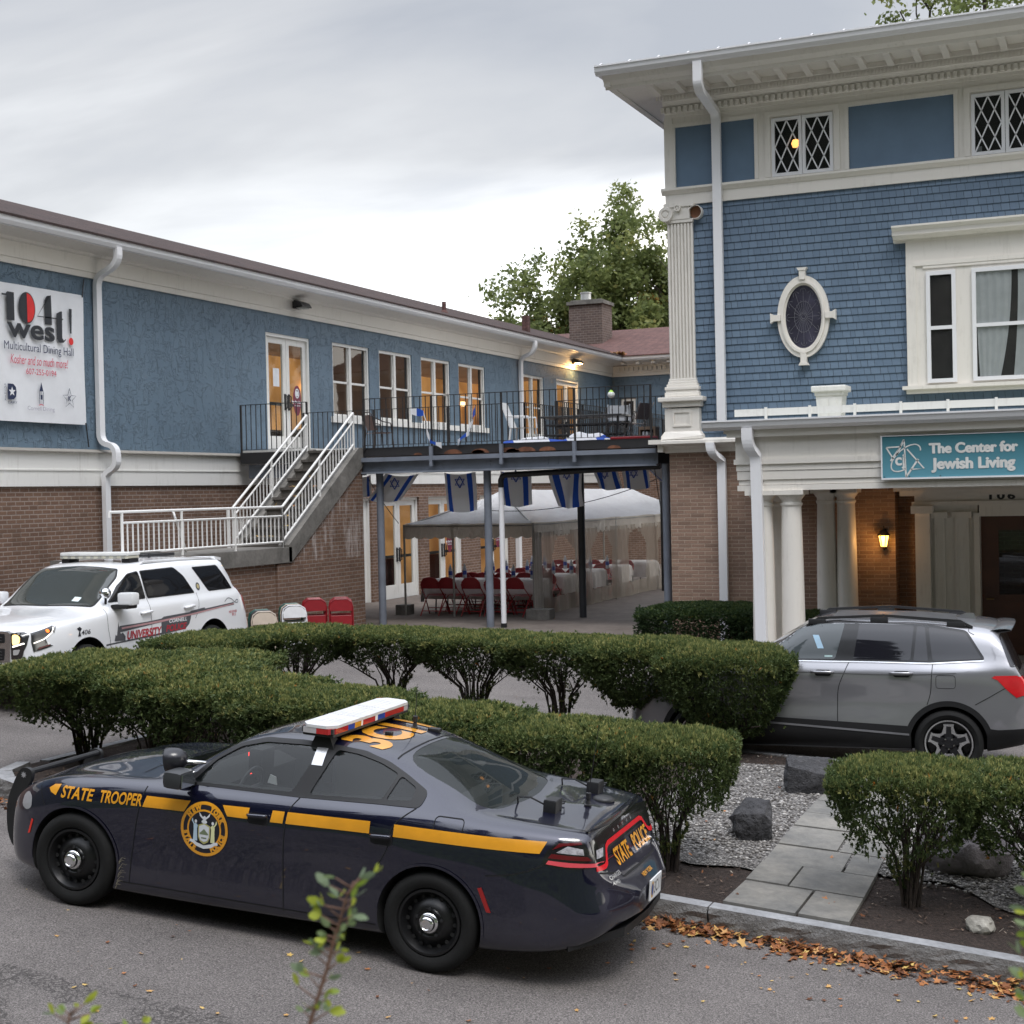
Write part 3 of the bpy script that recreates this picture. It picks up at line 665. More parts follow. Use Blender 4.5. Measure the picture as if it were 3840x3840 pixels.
mb = MB(); mb.poly([(xe+.03, 6, 8.01), (xe+.03, ye-.03, 8.01), (xr, yr, zr_), (xr, 6, zr_)], (0, 0, -1), .04); mb.poly([(xr, 6, zr_), (xr, yr, zr_), (-25.5, yr, 8.0), (-25.5, 6, 8.0)], (0, 0, -1), .04); pt('roof', mb, ROOF)
mb = MB(); mb.poly([(xe+.03, ye-.03, 8.015), (-6, ye-.03, 8.015), (-6, yr, zr_+.005), (xr, yr, zr_+.005)], (0, 0, -1), .04); mb.poly([(xr, yr, zr_), (-6, yr, zr_), (-6, 58.5, 8), (-25.5, 58.5, 8)], (0, 0, -1), .04); pt('rear_wing_roof', mb, ROOF2)
mb = MB(); mb.box(-19.75, -18.45, 51.6, 52.7, 8.0, 10.32); ch = pt('chimney', mb, BRICK_C)
mb = MB(); mb.box(-19.82, -18.38, 51.53, 52.77, 10.22, 10.34); mb.box(-19.7, -18.5, 51.65, 52.65, 10.34, 10.40); mb.build('chimney_cap', CONC, hall, world=True)
mb = MB().lathe([(.0, 10.39), (.20, 10.39), (.19, 10.66), (.21, 10.68), (.21, 10.72), (.15, 10.73), (0, 10.73)], (-19.25, 52.1, 0), n=20); pt('flue_pot', mb, plain('pale metal', (.6, .6, .6), .4, .5), smooth=False)
mb = MB(); mb.box(-18.13, -17.93, 43.2, 43.4, 8.3, 8.88); pt('vent_stack', mb, ROOF2)
mb = MB(); mb.lathe([(.06, 8.2), (.06, 8.62), (0, 8.62)], (-17.85, 37.0, 0), n=10); mb.lathe([(.14, 8.28), (.06, 8.40)], (-17.85, 37.0, 0), n=10); pt('vent_pipe', mb, ROOF2)
mb = MB(); mb.box(-14.2, -13.95, 50.4, 50.6, 8.35, 8.55); mb.box(-14.6, -14.55, 50.9, 50.95, 8.5, 8.85); pt('roof_vent', mb, plain('brown metal', (.18, .11, .09), .6))
# leaves lying in the valley
V, F, K = leaves([(random.uniform(-17.4, -16.75)-t*4.2*random.random()*.3, 49.2+t*.3*random.random()*4, 8.07+abs(random.gauss(0, .03)), random.uniform(.06, .12), .5, random.random()) for t in [random.random() for i in range(200)]])
tag(np_obj('valley_leaves', V, F, FALLEN, K), 'brown leaves caught in the roof valley above the inner corner', 'fallen leaves', kind='stuff')
# downspouts
def spout(name, pts, wd=.13, parent=hall, side=(0, 1, 0), d=.09): return MB().rectpath(pts, wd, d, side).build(name, WHITE, parent, world=True)
def arc(p0, p1, p2, n=5):
    p0, p1, p2 = Vector(p0), Vector(p1), Vector(p2); return [tuple((p0*(1-t)+p1*t)*(1-t)+(p1*(1-t)+p2*t)*t) for t in [i/n for i in range(n+1)]]
y0 = 21.72
spout('downspout', [(XA+.56, y0, 7.86)]+arc((XA+.56, y0, 7.72), (XA+.55, y0, 7.58), (XA+.40, y0, 7.50))+arc((XA+.22, y0, 7.42), (XA+.08, y0, 7.36), (XA+.08, y0, 7.18))+arc((XA+.08, y0, 4.55), (XA+.08, y0, 4.38), (XA+.22, y0, 4.34))+arc((XA+.30, y0, 4.32), (XA+.42, y0, 4.28), (XA+.42, y0, 4.12))+arc((XA+.42, y0, 4.02), (XA+.40, y0, 3.90), (XA+.26, y0, 3.86))+[(XA+.17, y0, 3.78), (XA+.17, y0, .5)], .14)
y0 = 41.35
spout('downspout', [(XA+.56, y0, 7.86)]+arc((XA+.56, y0, 7.74), (XA+.55, y0, 7.58), (XA+.40, y0, 7.48))+arc((XA+.22, y0, 7.42), (XA+.08, y0, 7.36), (XA+.08, y0, 7.18))+[(XA+.08, y0, 4.3)], .16)
# rooms behind the panes; their walls glow, emission standing in for lamplight
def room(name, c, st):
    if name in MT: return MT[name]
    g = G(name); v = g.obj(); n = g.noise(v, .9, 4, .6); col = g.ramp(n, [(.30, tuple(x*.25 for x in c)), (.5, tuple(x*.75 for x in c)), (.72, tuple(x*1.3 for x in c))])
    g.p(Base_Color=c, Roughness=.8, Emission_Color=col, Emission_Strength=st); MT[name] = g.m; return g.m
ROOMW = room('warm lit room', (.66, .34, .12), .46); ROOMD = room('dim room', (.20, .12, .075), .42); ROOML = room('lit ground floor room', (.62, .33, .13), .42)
LAMPW = emis('ceiling lamp', (1, .72, .38), 2.4)
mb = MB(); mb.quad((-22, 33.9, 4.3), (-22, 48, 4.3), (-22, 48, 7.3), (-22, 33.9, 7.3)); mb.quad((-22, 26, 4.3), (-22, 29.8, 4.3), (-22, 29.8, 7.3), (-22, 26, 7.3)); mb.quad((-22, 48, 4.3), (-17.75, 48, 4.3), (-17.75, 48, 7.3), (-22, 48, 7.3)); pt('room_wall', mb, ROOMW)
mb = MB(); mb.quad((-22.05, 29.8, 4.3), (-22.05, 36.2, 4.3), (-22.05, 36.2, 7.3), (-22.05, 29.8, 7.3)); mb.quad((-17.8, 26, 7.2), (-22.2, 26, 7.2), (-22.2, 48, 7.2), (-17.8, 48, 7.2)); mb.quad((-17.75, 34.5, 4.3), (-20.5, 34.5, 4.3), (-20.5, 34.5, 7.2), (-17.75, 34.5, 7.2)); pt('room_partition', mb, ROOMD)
mb = MB()
for y in (26.8, 28.3, 36.1, 38, 42.5, 45.5, 46.5): mb.box(-21.9, -21.8, y, y+.25, 6.35, 6.5)
pt('room_lamp', mb, LAMPW)
mb = MB()
for y in np.arange(26.3, 47, 1.15): mb.box(-21.0, -20.5, y, y+.7, 4.3, 5.0+.25*random.random())
pt('room_furniture', mb, plain('dark wood', (.05, .03, .02), .6))
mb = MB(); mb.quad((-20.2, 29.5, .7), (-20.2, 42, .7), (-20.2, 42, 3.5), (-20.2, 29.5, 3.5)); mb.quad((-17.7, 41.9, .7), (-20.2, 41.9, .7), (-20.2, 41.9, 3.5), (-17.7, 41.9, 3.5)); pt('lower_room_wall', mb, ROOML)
mb = MB()
for y in (31, 33.2, 35.6, 36.3, 39): mb.box(-19.8, -19.3, y, y+.5, .7, 1.55)
mb.box(-18.6, -18.3, 33.1, 33.5, .7, 1.7); pt('lower_room_furniture', mb, plain('maroon furniture', (.09, .025, .025), .7))
def window(mbf, mbg, y0, y1, z0, z1, x=XA-.12, sash=True, rail=.44):
    f = .07
    mbf.box(x, x+.09, y0, y0+f, z0, z1); mbf.box(x, x+.09, y1-f, y1, z0, z1); mbf.box(x, x+.09, y0+f, y1-f, z1-f, z1); mbf.box(x, x+.09, y0+f, y1-f, z0, z0+f)
    ym = (y0+y1)/2; mbf.box(x-.01, x+.085, ym-.055, ym+.055, z0+f, z1-f)
    for a, b in ((y0+f, ym-.055), (ym+.055, y1-f)):
        if sash:
            zm = z0+(z1-z0)*rail+.06
            mbf.box(x+.01, x+.05, a, b, zm-.025, zm+.025)
            for c in (a, b-.03): mbf.box(x+.01, x+.05, c, c+.03, z0+f, z1-f)
        mbg.quad((x+.02, a, z0+f), (x+.02, b, z0+f), (x+.02, b, z1-f), (x+.02, a, z1-f))
for k, W in enumerate(WINS):
    f_, g_ = MB(), MB(); window(f_, g_, *W)
    fo = f_.build('window', OLDWHITE, hall, world=True)
    go = g_.build('window_panes', GLASS if k > 1 else DGLASS, None); go.parent = fo; go.location = -Vector(hall.location)
mb = MB()
for a, b in ((30.1, 39.0), (41.5, 43.45)): mb.box(XA-.1, XA+.06, a, b, 5.04 if a < 40 else 4.92, 5.18 if a < 40 else 5.05)
pt('window_sill', mb, OLDWHITE)
STICK = plain('maroon sticker', (.18, .02, .05), .5); PAPER = plain('white paper', (.75, .77, .80), .7)
def ddoor(y0, y1, z0, z1, x, sticker, fr=.07, st=.13, bot=.34):
    D = MB(); Gm = MB(); H = MB(); S = MB()
    D.box(x-.02, x+.10, y0, y0+fr, z0, z1); D.box(x-.02, x+.10, y1-fr, y1, z0, z1); D.box(x-.02, x+.10, y0+fr, y1-fr, z1-fr, z1)
    ym = (y0+y1)/2
    for a, b in ((y0+fr+.005, ym-.006), (ym+.006, y1-fr-.005)):
        D.box(x, x+.05, a, a+st, z0, z1-fr-.005); D.box(x, x+.05, b-st, b, z0, z1-fr-.005)
        D.box(x, x+.05, a+st, b-st, z1-fr-st-.005, z1-fr-.005); D.box(x, x+.05, a+st, b-st, z0, z0+bot)
        Gm.quad((x+.025, a+st, z0+bot), (x+.025, b-st, z0+bot), (x+.025, b-st, z1-fr-st), (x+.025, a+st, z1-fr-st))
        H.box(x-.04, x+.0, a+.02, b-.02, z0+1.02, z0+1.09)
    for s in (-1, 1):
        yy = ym+s*.075; H.box(x+.052, x+.075, yy-.03, yy+.03, z0+.92, z0+1.28); H.tube([(x+.07, yy, z0+.95), (x+.12, yy, z0+.97), (x+.12, yy, z0+1.23), (x+.07, yy, z0+1.25)], .014, 6)
    d = D.build('double_door', OLDWHITE, hall, world=True)
    for q, nm, m in ((Gm, 'door_panes', GLASS), (H, 'push_bar', BLACK)):
        o = q.build(nm, m, None); o.parent = d; o.location = -Vector(hall.location)
    if sticker:
        c = (x+.032, ym+.47, z0+bot+.86 if z0 > 3 else z0+bot+1.05); u, vv = (0, 1, 0), (0, 0, 1)
        S.mat(STICK); flat(S, poly2([(.17*math.cos(a), (.30 if math.sin(a) > 0 else .38)*math.sin(a)) for a in np.linspace(0, 2*math.pi, 33)[:-1]]), c, u, vv)
        S.mat(PAPER); c2 = (c[0]+.003, c[1], c[2]); flat(S, ring2((0, .12), .09, .11, .03), c2, u, vv)
        flat(S, poly2([(-.05, .06), (.05, .06), (.05, .17), (-.05, .17)]), c2, u, vv); flat(S, text2d('by the door', .095, .003), (c2[0], c2[1], c2[2]-.07), u, vv); flat(S, text2d('ring the bell', .05, .001), (c2[0], c2[1], c2[2]-.15), u, vv)
        o = S.build('door_sticker', None, None); o.parent = d; o.location = -Vector(hall.location)
    return d
ddoor(*DOOR, XA-.12, True); ddoor(*DOOR2, XA-.12, False)
for k, l in enumerate(LOW): ddoor(*l, XA-.14, k in (1, 2))
mb = MB(); mb.quad((XA-.07, 27.75, 5.75), (XA-.07, 28.0, 5.75), (XA-.07, 28.0, 6.15), (XA-.07, 27.75, 6.15)); pt('paper_notice', mb, PAPER)
mb = MB(); mb.box(-17.15, -16.67, YW+.05, YW+.1, 5.66, 5.72); mb.box(-17.17, -17.10, YW+.02, YW+.1, 5.65, 6.53); mb.box(-16.72, -16.65, YW+.02, YW+.1, 5.65, 6.53); mb.box(-17.1, -16.72, YW+.02, YW+.1, 6.46, 6.53); mb.box(-17.1, -16.72, YW+.02, YW+.1, 5.65, 5.72); pt('rear_window_frame', mb, OLDWHITE)
mb = MB().box(-17.1, -16.72, YW+.06, YW+.08, 5.72, 6.46); pt('rear_window_pane', mb, DGLASS)
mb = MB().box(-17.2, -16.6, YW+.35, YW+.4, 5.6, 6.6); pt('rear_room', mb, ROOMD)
# drain boxes: pale standpipes between the lower doors
mb = MB().box(XA+.04, XA+.16, 40.75, 40.95, .7, 3.4); pt('wall_pipe', mb, WHITE)
# flood lights under the eaves
def flood(y, z, lit, label):
    t = thing('flood_light', label, 'wall lamp', (XA+.08, y, z))
    MB().bbox(0, .10, -.13, .13, -.06, .10, .015).build('back_box', BLACK, t)
    MB().poly([(.08, -.2, .12), (.24, -.2, .06), (.30, -.2, -.02), (.30, -.2, -.05), (.08, -.2, -.01)], (0, 1, 0), .4).build('hood', BLACK, t)
    MB().box(.12, .27, -.15, .15, -.065, -.045).build('lens', emis('lit lens', (1, .62, .22), 40) if lit else plain('frosted lens', (.4, .4, .38), .4), t)
    if lit:
        ld = bpy.data.lights.new('flood_bulb', 'POINT'); ld.energy = 16; ld.color = (1, .58, .22); ld.shadow_soft_size = .08
        lo = bpy.data.objects.new('flood_bulb', ld); COL.objects.link(lo); lo.parent = t; lo.location = (.2, 0, -.16)
flood(28.5, 7.56, False, 'unlit black flood light on the cream cornice above the upper double door')
flood(45.8, 7.56, True, 'glowing flood light under the eaves near the inner corner of the hall')
# banner
def banner():
    t = thing('banner', 'white dining hall banner with black red and navy lettering tied to the blue stucco', 'banner', (XA+.10, 19.25, 5.83))
    u, vv = (0, 1, 0), (0, 0, 1); y0, y1, z0, z1 = -.36, 2.06, -1.15, 1.15
    mb = MB(); mb.grid(lambda a, b: (.012*math.sin(a*9+b*4)*math.sin(b*3.1)+.008*math.sin(a*23), y0+(y1-y0)*a, z0+(z1-z0)*b), 40, 20)
    mb.build('cloth', plain('banner vinyl', (.80, .81, .84), .4, var=.03), t, smooth=True)
    INK = plain('black ink', (.025, .028, .035), .6); RED = plain('red ink', (.72, .03, .03), .6); NAVY = plain('navy ink', (.02, .03, .08), .6); CRIM = plain('crimson ink', (.60, .03, .08), .6); PALE = plain('faded ink', (.42, .40, .47), .6)
    P = (.034, 0, 0); P2 = (.038, 0, 0)
    K = MB().mat(INK)
    flat(K, poly2([(.08, .53), (.26, .53), (.26, 1.0), (.10, 1.0), (.06, .96), (-.03, .96), (-.03, .93), (.08, .93)]), P, u, vv)
    flat(K, disc2((.565, .775), .205, .265), P, u, vv)
    flat(K, poly2([(1.0, .95), (1.06, 1.03), (1.17, 1.05), (1.18, .54), (1.0, .54)]), P, u, vv); flat(K, stroke2([(1.12, 1.03), (.82, .66), (1.47, .665)], .022), P, u, vv)
    flat(K, poly2([(1.29, .75), (1.40, .80), (1.44, .80), (1.43, .34), (1.47, .30), (1.52, .33), (1.52, .31), (1.46, .26), (1.36, .25), (1.29, .31)]), P2, u, vv)
    flat(K, poly2([(1.62, .87), (1.70, .87), (1.68, .44), (1.64, .44)]), P, u, vv)
    flat(K, fit(text2d('wes', 1, .025), .07, 1.24, .25, .50), P2, u, vv)
    K.build('black_lettering', None, t)
    K = MB().mat(RED); flat(K, poly2([(.565, 1.02)]+[(.565+.185*math.sin(a), .775+.245*math.cos(a)) for a in np.linspace(.02, math.pi-.02, 24)]), P2, u, vv); flat(K, disc2((1.665, .30), .06, .065), P, u, vv); K.build('red_marks', None, t)
    K = MB().mat(NAVY); flat(K, fit(text2d('Multicultural Dining Hall', 1, .0), 0, 1.72, .0, .18), P, u, vv)
    K.build('navy_lettering', None, t); K = MB().mat(NAVY); flat(K, poly2([(.06, -.79), (.19, -.79), (.25, -.74), (.265, -.66), (.25, -.58), (.19, -.53), (.06, -.53)]), P, u, vv)
    K.build('dairy_mark', None, t); K = MB().mat(NAVY); flat(K, poly2([(.82, -.62), (.87, -.46), (.92, -.62)]), P, u, vv)
    for a in (.82, .92): flat(K, stroke2([(a, -.62), (a-.01, -.84)], .012), P, u, vv)
    flat(K, poly2([(.845, -.76), (.895, -.76), (.895, -.68), (.845, -.68)]), P, u, vv)
    K.build('tower_mark', None, t); K = MB().mat(NAVY); s5 = star((1.585, -.71), .18, .075); flat(K, stroke2(s5+[s5[0]], .011), P, u, vv); flat(K, text2d('K', .12, .004), (.034, 1.585, -.71), u, vv)
    for i, ch in enumerate('KOSHER'): flat(K, text2d(ch, .055), (.034, .0, -.55-.05*i), u, vv)
    flat(K, fit(text2d('DAIRY'), .06, .27, -.86, -.82), P, u, vv); K.build('star_mark', None, t)
    K = MB().mat(plain('white ink', (.8, .81, .84), .5)); flat(K, poly2(star((.155, -.66), .085, .035)), P2, u, vv); K.build('white_star', None, t)
    K = MB().mat(CRIM); flat(K, fit(text2d('Kosher and so much more!', 1, .0, .2), .14, 1.57, -.185, -.03), P, u, vv); flat(K, fit(text2d('607-255-0194', 1, .0), .51, 1.26, -.345, -.245), P, u, vv)
    flat(K, stroke2([(.80, -.86), (.86, -.84), (.92, -.86)], .014), P, u, vv); K.build('crimson_lettering', None, t)
    K = MB().mat(PALE); flat(K, fit(text2d('Cornell Dining'), .52, 1.19, -.97, -.88), P, u, vv); K.build('faded_lettering', None, t)
    K = MB()
    for y, z, a, b in ((2.02, 1.12, .14, .34), (2.03, -1.12, .15, -.42)): K.tube([(.01, y, z), (-.06, y+a, z+b)], .012, 5)
    K.build('tie_cord', BLACK, t)
    return t
banner()
# ------------------------------------------------------------------ stairs and raised deck
# staircase along the hall, rising away from the viewer
stair = thing('staircase', 'brick sided concrete outdoor staircase with white railings rising to the deck', 'staircase', (-15.2, 24.5, .7))
def sp(name, mb, m, par=None, **k): return mb.build(name, m, par or stair, world=True, **k)
XS0, XS1, YB0, YB1, ZL, ZT = -15.75, -14.5, 23.25, 26.05, 2.40, 4.24
mb = MB().poly([(XS1-.16, 22.9, .2), (XS1-.16, 26.12, .2), (XS1-.16, 26.12, 3.95), (XS1-.16, YB1, 3.92), (XS1-.16, 23.4, 2.1), (XS1-.16, 22.9, 2.1)], (1, 0, 0), .16); mb.box(XS0, XS1-.2, 22.9, 26.05, .2, 2.0); mb.box(-15.7, -14.55, 19.4, 22.9, .2, 2.12); sp('brick_side', mb, BRICK_S)
mb = MB(); mb.box(XS0-.05, XS1+.03, 18.4, 23.36, 2.12, ZL)
for x in (XS1-.2, XS0):
    mb.poly([(x, 23.36, 2.13), (x, YB1+.1, 3.93), (x, YB1+.1, 4.27), (x, YB1-.1, 4.27), (x, 23.26, 2.44), (x, 23.26, 2.13)], (1, 0, 0), .23)
sp('concrete_slab', mb, CONC)
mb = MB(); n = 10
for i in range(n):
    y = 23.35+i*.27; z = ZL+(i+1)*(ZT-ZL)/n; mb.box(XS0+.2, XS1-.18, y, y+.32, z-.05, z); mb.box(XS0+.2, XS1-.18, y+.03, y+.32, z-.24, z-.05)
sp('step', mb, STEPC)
STEP_LEAVES = leaves([(random.uniform(XS0+.25, XS1-.3), 23.4+i*.27+.1, ZL+(i+1)*(ZT-ZL)/n+.015, random.uniform(.04, .08), .3, random.choice((.95, .99, .8))) for i in range(7) for k in range(4)])
tag(np_obj('step_leaves', *STEP_LEAVES[:2], FALLEN, STEP_LEAVES[2]), 'yellow leaves lying on the outdoor concrete steps', 'fallen leaves', kind='stuff')
RW = white_paint('rust flecked white paint', (.74, .73, .71), 1.15, .5)
def pipe_rail(mb, a, b, posts, h=.74, gap=.13, bal=True, r=.024, low=.10, mid=None):
    a, b = Vector(a), Vector(b); up_ = Vector((0, 0, 1))
    mb.tube([a+up_*h, b+up_*h], r, 8)
    hm = mid or h-.17; mb.tube([a+up_*hm, b+up_*hm], r*.8, 6); mb.tube([a+up_*low, b+up_*low], r*.9, 6)
    for i in range(posts):
        p = a.lerp(b, i/(posts-1)); mb.tube([p-up_*.02, p+up_*h], r, 8)
    L_ = Vector((b.x-a.x, b.y-a.y)).length; k = int(L_/gap)
    for i in range(1, k):
        p = a.lerp(b, i/k); mb.box(p.x-.009, p.x+.009, p.y-.009, p.y+.009, p.z+low, p.z+hm)
mb = MB(); pipe_rail(mb, (XS1-.06, 18.6, ZL), (XS1-.06, 23.2, ZL), 4); mb.tube([(XS1-.06, 18.6, ZL+.74), (XS1-.06, 18.3, ZL+.74), (XS1-.06, 18.3, ZL+.66)], .024, 8); mb.tube([(XS1-.2, 20.1, ZL+.72), (XS1-.9, 21.4, ZL+.02)], .022, 8); mb.tube([(XS1-.07, 19.98, ZL+.6), (XS1-.2, 20.12, ZL+.7)], .016, 6); sp('landing_rail', mb, RW)
for x, nm in ((XS1-.06, 'stair_rail'), (XS0+.12, 'stair_rail')):
    mb = MB(); pipe_rail(mb, (x, 23.2, ZL+.02), (x, 25.9, ZT), 3, h=.72, gap=.115)
    if x < -15: mb.tube([(x, 23.05, ZL), (x, 23.05, ZL+.74)], .035, 8)
    sp(nm, mb, RW)
# deck
deck = thing('raised_deck', 'grey steel raised deck with thin black railings on round posts between the buildings', 'deck', (-11.4, 28, .7))
def dp(name, mb, m, par=None, **k): return mb.build(name, m, par or deck, world=True, **k)
mb = MB(); mb.box(-14.5, -8.35, 26.22, 28.75, 4.10, 4.22); mb.box(XA+.12, -14.5, 26.12, 28.75, 4.12, 4.24); mb.box(-12.05, -11.3, 28.75, 49.7, 4.10, 4.22); dp('deck_floor', mb, plain('deck boards', (.16, .13, .11), .8, var=.3))
mb = MB(); mb.box(-14.5, -8.35, 26.12, 26.22, 4.09, 4.26); mb.box(-17.3, -15.7, 26.0, 26.12, 4.02, 4.25); mb.box(-15.75, -14.5, 26.12, 26.3, 4.0, 4.22); dp('deck_edge', mb, plain('rusty black steel', (.02, .019, .02), .6))
mb = MB()
for i in range(9):
    x = random.uniform(-14.2, -8.6); r = random.uniform(.08, .2); mb.poly([(x+r*math.cos(t), 26.117, 4.09+r*.45*abs(math.sin(t))) for t in np.linspace(0, math.pi, 9)], (0, 1, 0), .004)
dp('rust_patch', mb, RUST)
mb = MB(); x0, x1 = -14.5, -8.32
mb.poly([(x0, 26.03, 3.98), (x0, 26.03, 4.065), (x0, 26.20, 4.065), (x0, 26.20, 3.98)], (1, 0, 0), x1-x0); mb.box(x0, x1, 26.15, 26.17, 3.78, 3.98); mb.box(x0, x1, 26.06, 26.20, 3.745, 3.78)
for x in (-14.2, -12.8, -11.6, -10.4, -9.4, -8.5):
    for dx, dz in ((-.1, .06), (.1, .06), (-.1, .12), (.1, .12)): mb.lathe([(.016, 26.15), (.014, 26.135), (0, 26.133)], (x+dx, 0, 3.8+dz), 'Y', 6)
mb.box(-17.2, -14.5, 26.16, 26.3, 3.72, 4.0); dp('edge_beam', mb, STEELB)
mb = MB()
for y in (27.2, 28.0, 28.65): mb.box(-14.4, -8.4, y-.06, y+.06, 3.78, 4.09)
for x in (-13, -10.5): mb.box(x-.05, x+.05, 26.25, 28.7, 3.86, 4.09)
mb.box(-12.0, -11.9, 28.75, 49.7, 3.95, 4.1); mb.box(-11.4, -11.3, 28.75, 49.7, 3.95, 4.1); dp('joist', mb, BLACK)
for x, y, m in ((-14.23, 26.35, STEELB), (-11.86, 26.35, STEELB), (-8.22, 26.3, STEELB), (-10.78, 28.62, plain('dark post paint', (.045, .048, .055), .5)), (-11.5, 36.5, BLACK), (-11.5, 43, BLACK)):
    dp('post', MB().lathe([(0, gz(x, y)-.1), (.075, gz(x, y)-.1), (.075, 3.78 if y < 30 else 3.98), (0, 3.78 if y < 30 else 3.98)], (x, y, 0), n=16), m, angle=40)
def thin_rail(mb, a, b, z0=4.22, h=1.02, gap=.125, posts=None, drop=.0):
    a = Vector((*a, z0)); b = Vector((*b, z0)); L_ = (b-a).length; k = max(1, round(L_/gap)); t = (b-a).normalized(); u_ = Vector((0, 0, 1))
    mb.rectpath([a+u_*h, b+u_*h], .035, .012, t.cross(u_)); mb.rectpath([a+u_*.09, b+u_*.09], .03, .01, t.cross(u_))
    for i in range(k+1):
        p = a.lerp(b, i/k); r = .007
        mb.box(p.x-r, p.x+r, p.y-r, p.y+r, p.z+.09, p.z+h)
    for i in range((posts or int(L_/1.5))+1):
        p = a.lerp(b, i/(posts or max(1, int(L_/1.5)))); mb.box(p.x-.017, p.x+.017, p.y-.017, p.y+.017, p.z-drop, p.z+h)
RAILB = plain('black railing paint', (.02, .018, .018), .55)
mb = MB(); thin_rail(mb, (-14.42, 26.1), (-8.42, 26.1), posts=4); 
dp('front_rail', mb, RAILB)
mb = MB()
for i in range(1, 4): mb.box(-14.42+1.5*i-.03, -14.42+1.5*i+.03, 26.02, 26.09, 3.86, 4.25)
dp('rail_bracket', mb, STEELB)
mb = MB(); thin_rail(mb, (-17.3, 26.06), (-15.72, 26.06), posts=1, drop=.2); dp('door_rail', mb, RAILB)
mb = MB(); thin_rail(mb, (-17.4, 28.7), (-12.03, 28.7), h=.97); thin_rail(mb, (-12.03, 28.7), (-12.03, 49.6), h=.97); thin_rail(mb, (-11.32, 28.7), (-11.32, 49.6), h=.97); thin_rail(mb, (-11.3, 28.7), (-8.4, 28.7), h=.97); dp('rear_rail', mb, RAILB)
mb = MB(); mb.box(XA+.12, -15.7, 26.14, 29.0, 4.24, 4.30); mb.box(-16.1, -14.62, 26.06, 26.16, 4.14, 4.27); dp('door_sill', mb, OLDWHITE)
# white standpipe with the black drain pipe under the deck
dr = thing('drain_pipe', 'white standpipe with a black elbow and pipe running below the deck beam', 'drain pipe', (-11.55, 26.3, gz(-11.5, 26.3)))
MB().lathe([(0, .08), (.052, .08), (.052, 2.83), (0, 2.83)], n=14).build('standpipe', WHITE, dr, angle=40)
mb = MB(); mb.lathe([(.06, 0), (.06, .09), (.058, .09)], n=14); mb.tube([(0, 0, 2.72), (0, 0, 2.86), (.03, 0, 2.93), (.1, 0, 2.96), (3.15, .25, 3.05)], .056, 10)
for x in (.3, 1.2, 2.2): mb.tube([(x, .04, 2.98), (x, .04, 3.35)], .012, 5)
mb.build('black_pipe', BLACK, dr, angle=50)
# cables
def cable(pts, label, r=.008):
    o = MB().tube(pts, r, 5).build('cable', BLACK); tag(o, label, 'cable')
def sag(a, b, s, n=12): a, b = Vector(a), Vector(b); return [a.lerp(b, i/n)-Vector((0, 0, s*4*(i/n)*(1-i/n))) for i in range(n+1)]
cable(sag((-14.6, 26.5, 3.7), (-14.9, 28.4, 2.7), .05), 'thin dark cable slanting from the deck beam down to the left tent corner')
cable(sag((-12.6, 28.0, 2.95), (-8.4, 27.4, 3.65), .25), 'thin dark cable sagging across the white tent roof')
cable(sag((-8.5, 26.5, 3.7), (-8.32, 27.0, 1.6), .1), 'thin dark cable hanging beside the right hand grey deck post')
# ------------------------------------------------------------------ things on the deck
def deck_chair():
    t = thing('patio_chair', 'brown metal patio chair with a rounded back at the left end of the deck', 'chair', (-14.55, 26.95, 4.22), R_(-70))
    m = plain('brown metal', (.085, .055, .045), .5); fr = plain('dark chair frame', (.03, .022, .02), .5)
    MB().grid(lambda a, b: ((a-.5)*.46, (b-.5)*.44, .43-.02*math.sin(a*3.14)), 8, 6).build('seat', m, t)
    MB().grid(lambda a, b: ((a-.5)*.50, .22+.08*b-.12*abs(a-.5)**2*2, .48+.36*b-.14*b*(2*(a-.5))**4), 12, 8).build('backrest', m, t)
    for sx in (-1, 1):
        f_ = MB(); f_.tube([(sx*.27, -.24, 0), (sx*.25, -.20, .42), (sx*.27, -.16, .64), (sx*.28, .05, .68), (sx*.25, .28, .80)], .013, 6); f_.tube([(sx*.26, .28, 0), (sx*.24, .20, .42), (sx*.24, .29, .85)], .013, 6); f_.build('leg_frame', fr, t)
    MB().tube([(-.24, .29, .82), (-.18, .32, .9), (.18, .32, .9), (.24, .29, .82)], .013, 6).build('back_frame', fr, t)
    t.rotation_euler.z = R_(-215); t.scale = (.92, .92, .88)
deck_chair()
def plastic_chair():
    t = thing('plastic_chair', 'white plastic garden chair with a tilted back beside the black table frame', 'chair', (-11.9, 28.3, 4.22), R_(95))
    m = plain('white plastic', (.70, .70, .70), .45)
    MB().grid(lambda a, b: ((a-.5)*.46, (b-.5)*.44, .42), 4, 4).build('seat', m, t)
    MB().poly([(-.22, .2, .42), (.22, .2, .42), (.20, .40, .95), (-.20, .40, .95)], (0, 1, .3), .03).build('backrest', m, t)
    for sx in (-1, 1):
        for sy in (-1, 1): MB().tube([(sx*.2, sy*.2, .42), (sx*.24, sy*.25, 0)], [.025, .018], 6).build('leg', m, t)
        MB().tube([(sx*.25, -.22, .42), (sx*.26, -.2, .64), (sx*.25, .28, .66)], .02, 6).build('armrest', m, t)
plastic_chair()
